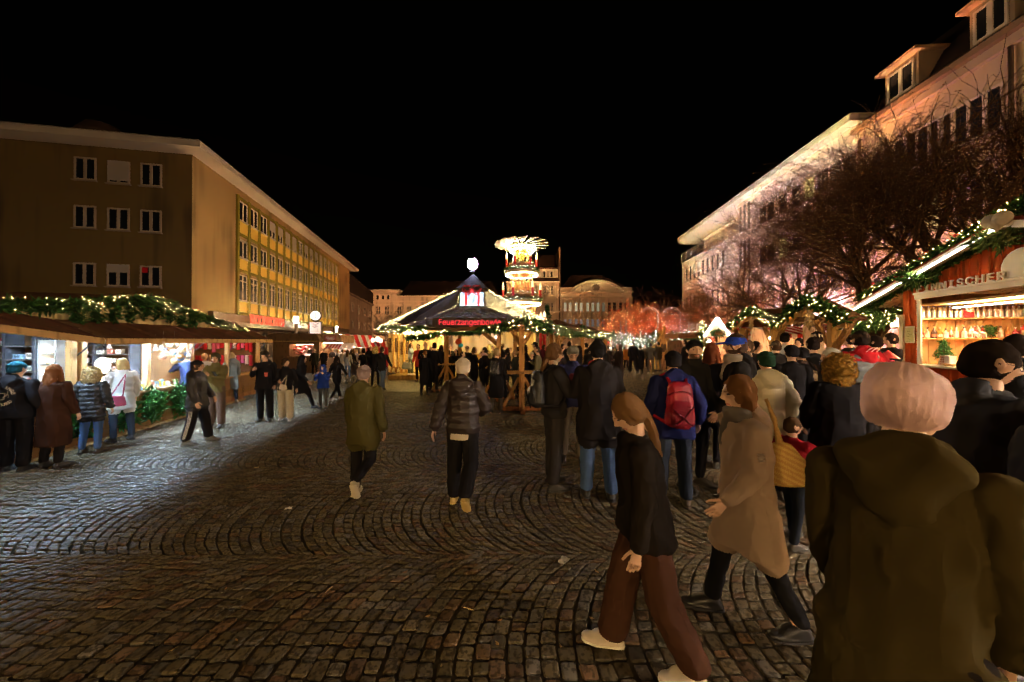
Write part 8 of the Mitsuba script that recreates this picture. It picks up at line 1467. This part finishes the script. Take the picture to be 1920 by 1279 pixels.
a = person('bearded man in blue cap and black hooded jacket with grey hood lining', 1378, 624, 4.0, face=-72, pose='easy', jac=(.016, .015, .015), hem=.82, tro=BK, hat=('cap', (.02, .05, .33)), hair=('short', (.05, .03, .02)), beard=(.07, .04, .025), hood='down', scarf=(.30, .27, .24))
q = hullp((a['up'](1.28, .05, -.205), [.004, .04, .04])).to_mesh(); add('arm_patch', (a['W'](q.vert_properties[:, :3]), q.tri_verts, np.tile((.5, .45, .38), (len(q.vert_properties), 1))), 'cloth', a['key'], smooth=True)
person('man with short hair seen between the blue cap man and the cream puffer', 1402, 639, 6.2, face=-120, pose='easy', jac=BK2, hair=('short', H_B), tro=BK, beard=(.10, .06, .03))
person('person in cream puffer coat with hood and dark green beanie', 1436, 657, 4.15, face=10, pose='pockets', jac=(.42, .36, .24), hem=.55, puff=.12, fit=1.14, tro=BK, hat=('beanie', (.014, .035, .022)), hood='down')
right = [(1455, 638, 7.8, 5, BK2, BK, ('cap', (.10, .08, .05)), 'man in brown cap beyond the cream puffer', .74), (1473, 624, 9.0, 60, (.46, .42, .36), BK, None, 'man in pale jacket under the wavy gable', .8), (1484, 645, 5.4, 20, BK, BK, ('beanie', BK), 'person in black beanie and long black coat left of the black jacket man', .45), (1503, 650, 5.9, 0, (.04, .024, .02), BK, ('beanie', BK), 'person in dark brown long coat with pale collar', .4), (1524, 633, 6.4, 14, (.014, .014, .015), BK, None, 'short haired man in black jacket with small white mark on the back', .8), (1531, 621, 7.6, 20, (.40, .31, .2), BK, ('cap', (.5, .4, .28)), 'man in cream cap and tan jacket under the near gable', .8), (1592, 627, 8.4, -60, BK2, BK, ('cap', BK), 'man in black cap left of the red sleeved man', .8), (1640, 630, 7.0, -20, BK, BK, None, 'dark figure right of the red sleeved man', .7), (1669, 625, 7.6, -70, BK, BK, None, 'man in dark clothes drinking beside the wall lantern', .8), (1418, 640, 8.4, 150, BK2, BK, None, 'dark haired person far behind the cream puffer', .8), (1498, 634, 9.5, -120, (.1, .08, .06), BK, None, 'person facing left deep under the pavilion', .8), (1565, 632, 9.0, 170, BK2, BK, None, 'person in dark coat behind the pavilion post', .8)]
for px, y, d, fa, jc, tr, ht, lab, hm in right:
    a = person(lab, px, y, d, face=fa, pose='easy', jac=jc, hem=hm, tro=tr, hair=('short', H_D if 'brown' not in lab else H_B), hat=ht, collar='pale collar' in lab)
    if 'white mark' in lab:
        q = [hullp((a['up'](1.36 + .012 * i, -.145, .03 + .02 * i), [.026 - .006 * i, .006, .005])) for i in range(3)]; q = union(q).to_mesh(); add('back_mark', (a['W'](q.vert_properties[:, :3]), q.tri_verts, np.tile((.7, .65, .6), (len(q.vert_properties), 1))), 'matte', a['key'])
    if 'dark brown long coat' in lab: backpack('small tan backpack on the dark brown coat', a, (.15, .10, .05), BK2, sz=(.11, .06, .13), zc=1.25)
person('person in pale green beanie turned left behind the curly haired woman', 1558, 651, 4.7, face=-70, pose='easy', jac=(.03, .028, .028), hem=.8, tro=BK, hat=('beanie', (.42, .40, .32)))
person('woman with bushy golden curls in black coat and blue trousers', 1570, 668, 3.6, face=14, pose='easy', jac=BK, hem=.62, fit=1.22, stocky=1.1, tro=(.03, .03, .22), legw=1.3, hair=('curly', (.36, .20, .05)), sho=BK)
a = person('man in grey quilted vest over red hooded sweatshirt, seen from behind', 1613, 619, 5.5, face=8, pose='pockets', jac=(.42, .02, .025), hem=.80, fit=1.08, stocky=1.12, tro=BK, vest=(.10, .115, .12), hood='down', hair=('short', H_D), hat=('cap', (.05, .03, .02)), pz=dict(AL=(-6, 20, 40, 15), AR=(-6, 20, 40, 15)))
m_ = MB(); rg = np.random.default_rng(2)
for i in range(7): c_ = a['up'](1.47 + .02 * (i % 3), -.165, -.06 + .02 * i); tube(m_, [c_, c_ + [.035, .0, .035 - .01 * (i % 3)]], .006, 4)
v, f, _ = m_.mesh(); add('hood_print', (a['W'](v), f, np.tile((.6, .5, .45), (len(v), 1))), 'matte', a['key'])
person('small child in red jacket reaching to the right', 1487, 783, 3.15, face=80, pose='reach', jac=(.20, .012, .016), hem=.86, tro=(.01, .012, .016), hair=('short', H_B), stocky=1.15, fit=1.1, pz=dict(AL=(10, 10, 20, 0), AR=(52, 8, 14, 0)), hyaw=25)
# ---- nearest people
person('girl in black jacket, wide brown trousers and white trainers walking left with bowed head', 1178, 745, 1.98, face=-84, pose='stride', jac=(.014, .011, .009), hem=.82, fit=1.1, tro=(.052, .024, .015), legw=1.6, hair=('lowpony', (.13, .068, .03)), hpitch=26, lean=8, sho=(.66, .58, .48), skin=2, pz=dict(R=(15, 5, 2), L=(-10, 14, 2), AL=(6, 8, 14, 0), AR=(-6, 8, 14, 0)))
a = person('woman in long beige coat striding to the left with a yellow striped bag', 1384, 705, 2.25, face=-82, pose='stride', jac=(.44, .315, .235), hem=.54, fit=1.06, tro=(.012, .012, .014), hair=('bob', (.17, .075, .03)), hood='down', collar=True, scarf=(.14, .12, .105), sho=BK, pz=dict(R=(15, 5, 2), L=(-12, 12, 2), AL=(10, 10, 38, 10), AR=(-8, 10, 20, 0)), skin=2, lean=4)
q = box8(.07, .03, .008); m_ = MB()
for i in range(3): m_.add(a['W'](q @ rx(-15).T + a['up'](1.26 + .017 * i, .04, -.262)), BOXF, (.5, .42, .36))
add('sleeve_print', m_, 'matte', a['key'])
k = thing('striped_bag', 'yellow tan bag with fine stripes hanging behind the beige coat', 'bag'); c_ = P(1474, 868, 2.3); v, f = smoothed(hullp(([-.03, 0, .12], [.06, .05, .02]), ([.0, 0, -.12], [.17, .08, .03]), ([.15, 0, -.06], [.02, .06, .03])), .012, 2); cc = np.where((np.floor((v[:, 2] * .9 + v[:, 0] * .45) / .016) % 2 == 0)[:, None], (.42, .27, .09), (.34, .20, .06)); add('bag', (v + c_, f, cc), 'cloth', k, smooth=True); m_ = MB(); tube(m_, [c_ + [-.06, 0, .11], c_ + [-.1, -.03, .3], c_ + [-.12, .02, .42], c_ + [-.05, .06, .3], c_ + [.0, .03, .11]], .012, 6, (.30, .18, .06)); add('strap', m_, 'cloth', k, smooth=True)
a = person('person in dull olive coat and pink beanie close to the camera at the right', 1722, 684, 1.06, face=58, pose='stand', jac=(.045, .033, .013), hem=.60, fit=1.0, stocky=.94, pz=dict(AL=(10, 4, 30, 8), AR=(10, 4, 30, 8)), tro=(.012, .01, .01), hat=('slouch', (.80, .54, .52), 'soft pink knitted beanie'), hood='down', turtle=True, hair=('short', H_D), skin=2, lean=9, scarf=(.04, .03, .012), hyaw=0, hpitch=4)
person('dark haired person with glasses in grey jacket behind the pink beanie', 1858, 641, 1.95, face=118, pose='easy', jac=(.045, .045, .048), hem=.78, fit=1.3, stocky=1.25, tro=BK, hair=('short', H_D), glasses=True, skin=0, hpitch=12, hyaw=0, hood='down')
person('person in dark grey jacket at the right border of the picture', 2040, 640, 1.45, face=-20, pose='easy', jac=(.03, .03, .033), hem=.78, fit=1.25, stocky=1.15, tro=BK, hair=('short', H_D), skin=0)
person('man with dark hair before the red hut counter at the right border', 1908, 628, 3.7, face=60, pose='easy', jac=(.012, .012, .013), hem=.8, tro=BK, hair=('short', H_D), collar=True)
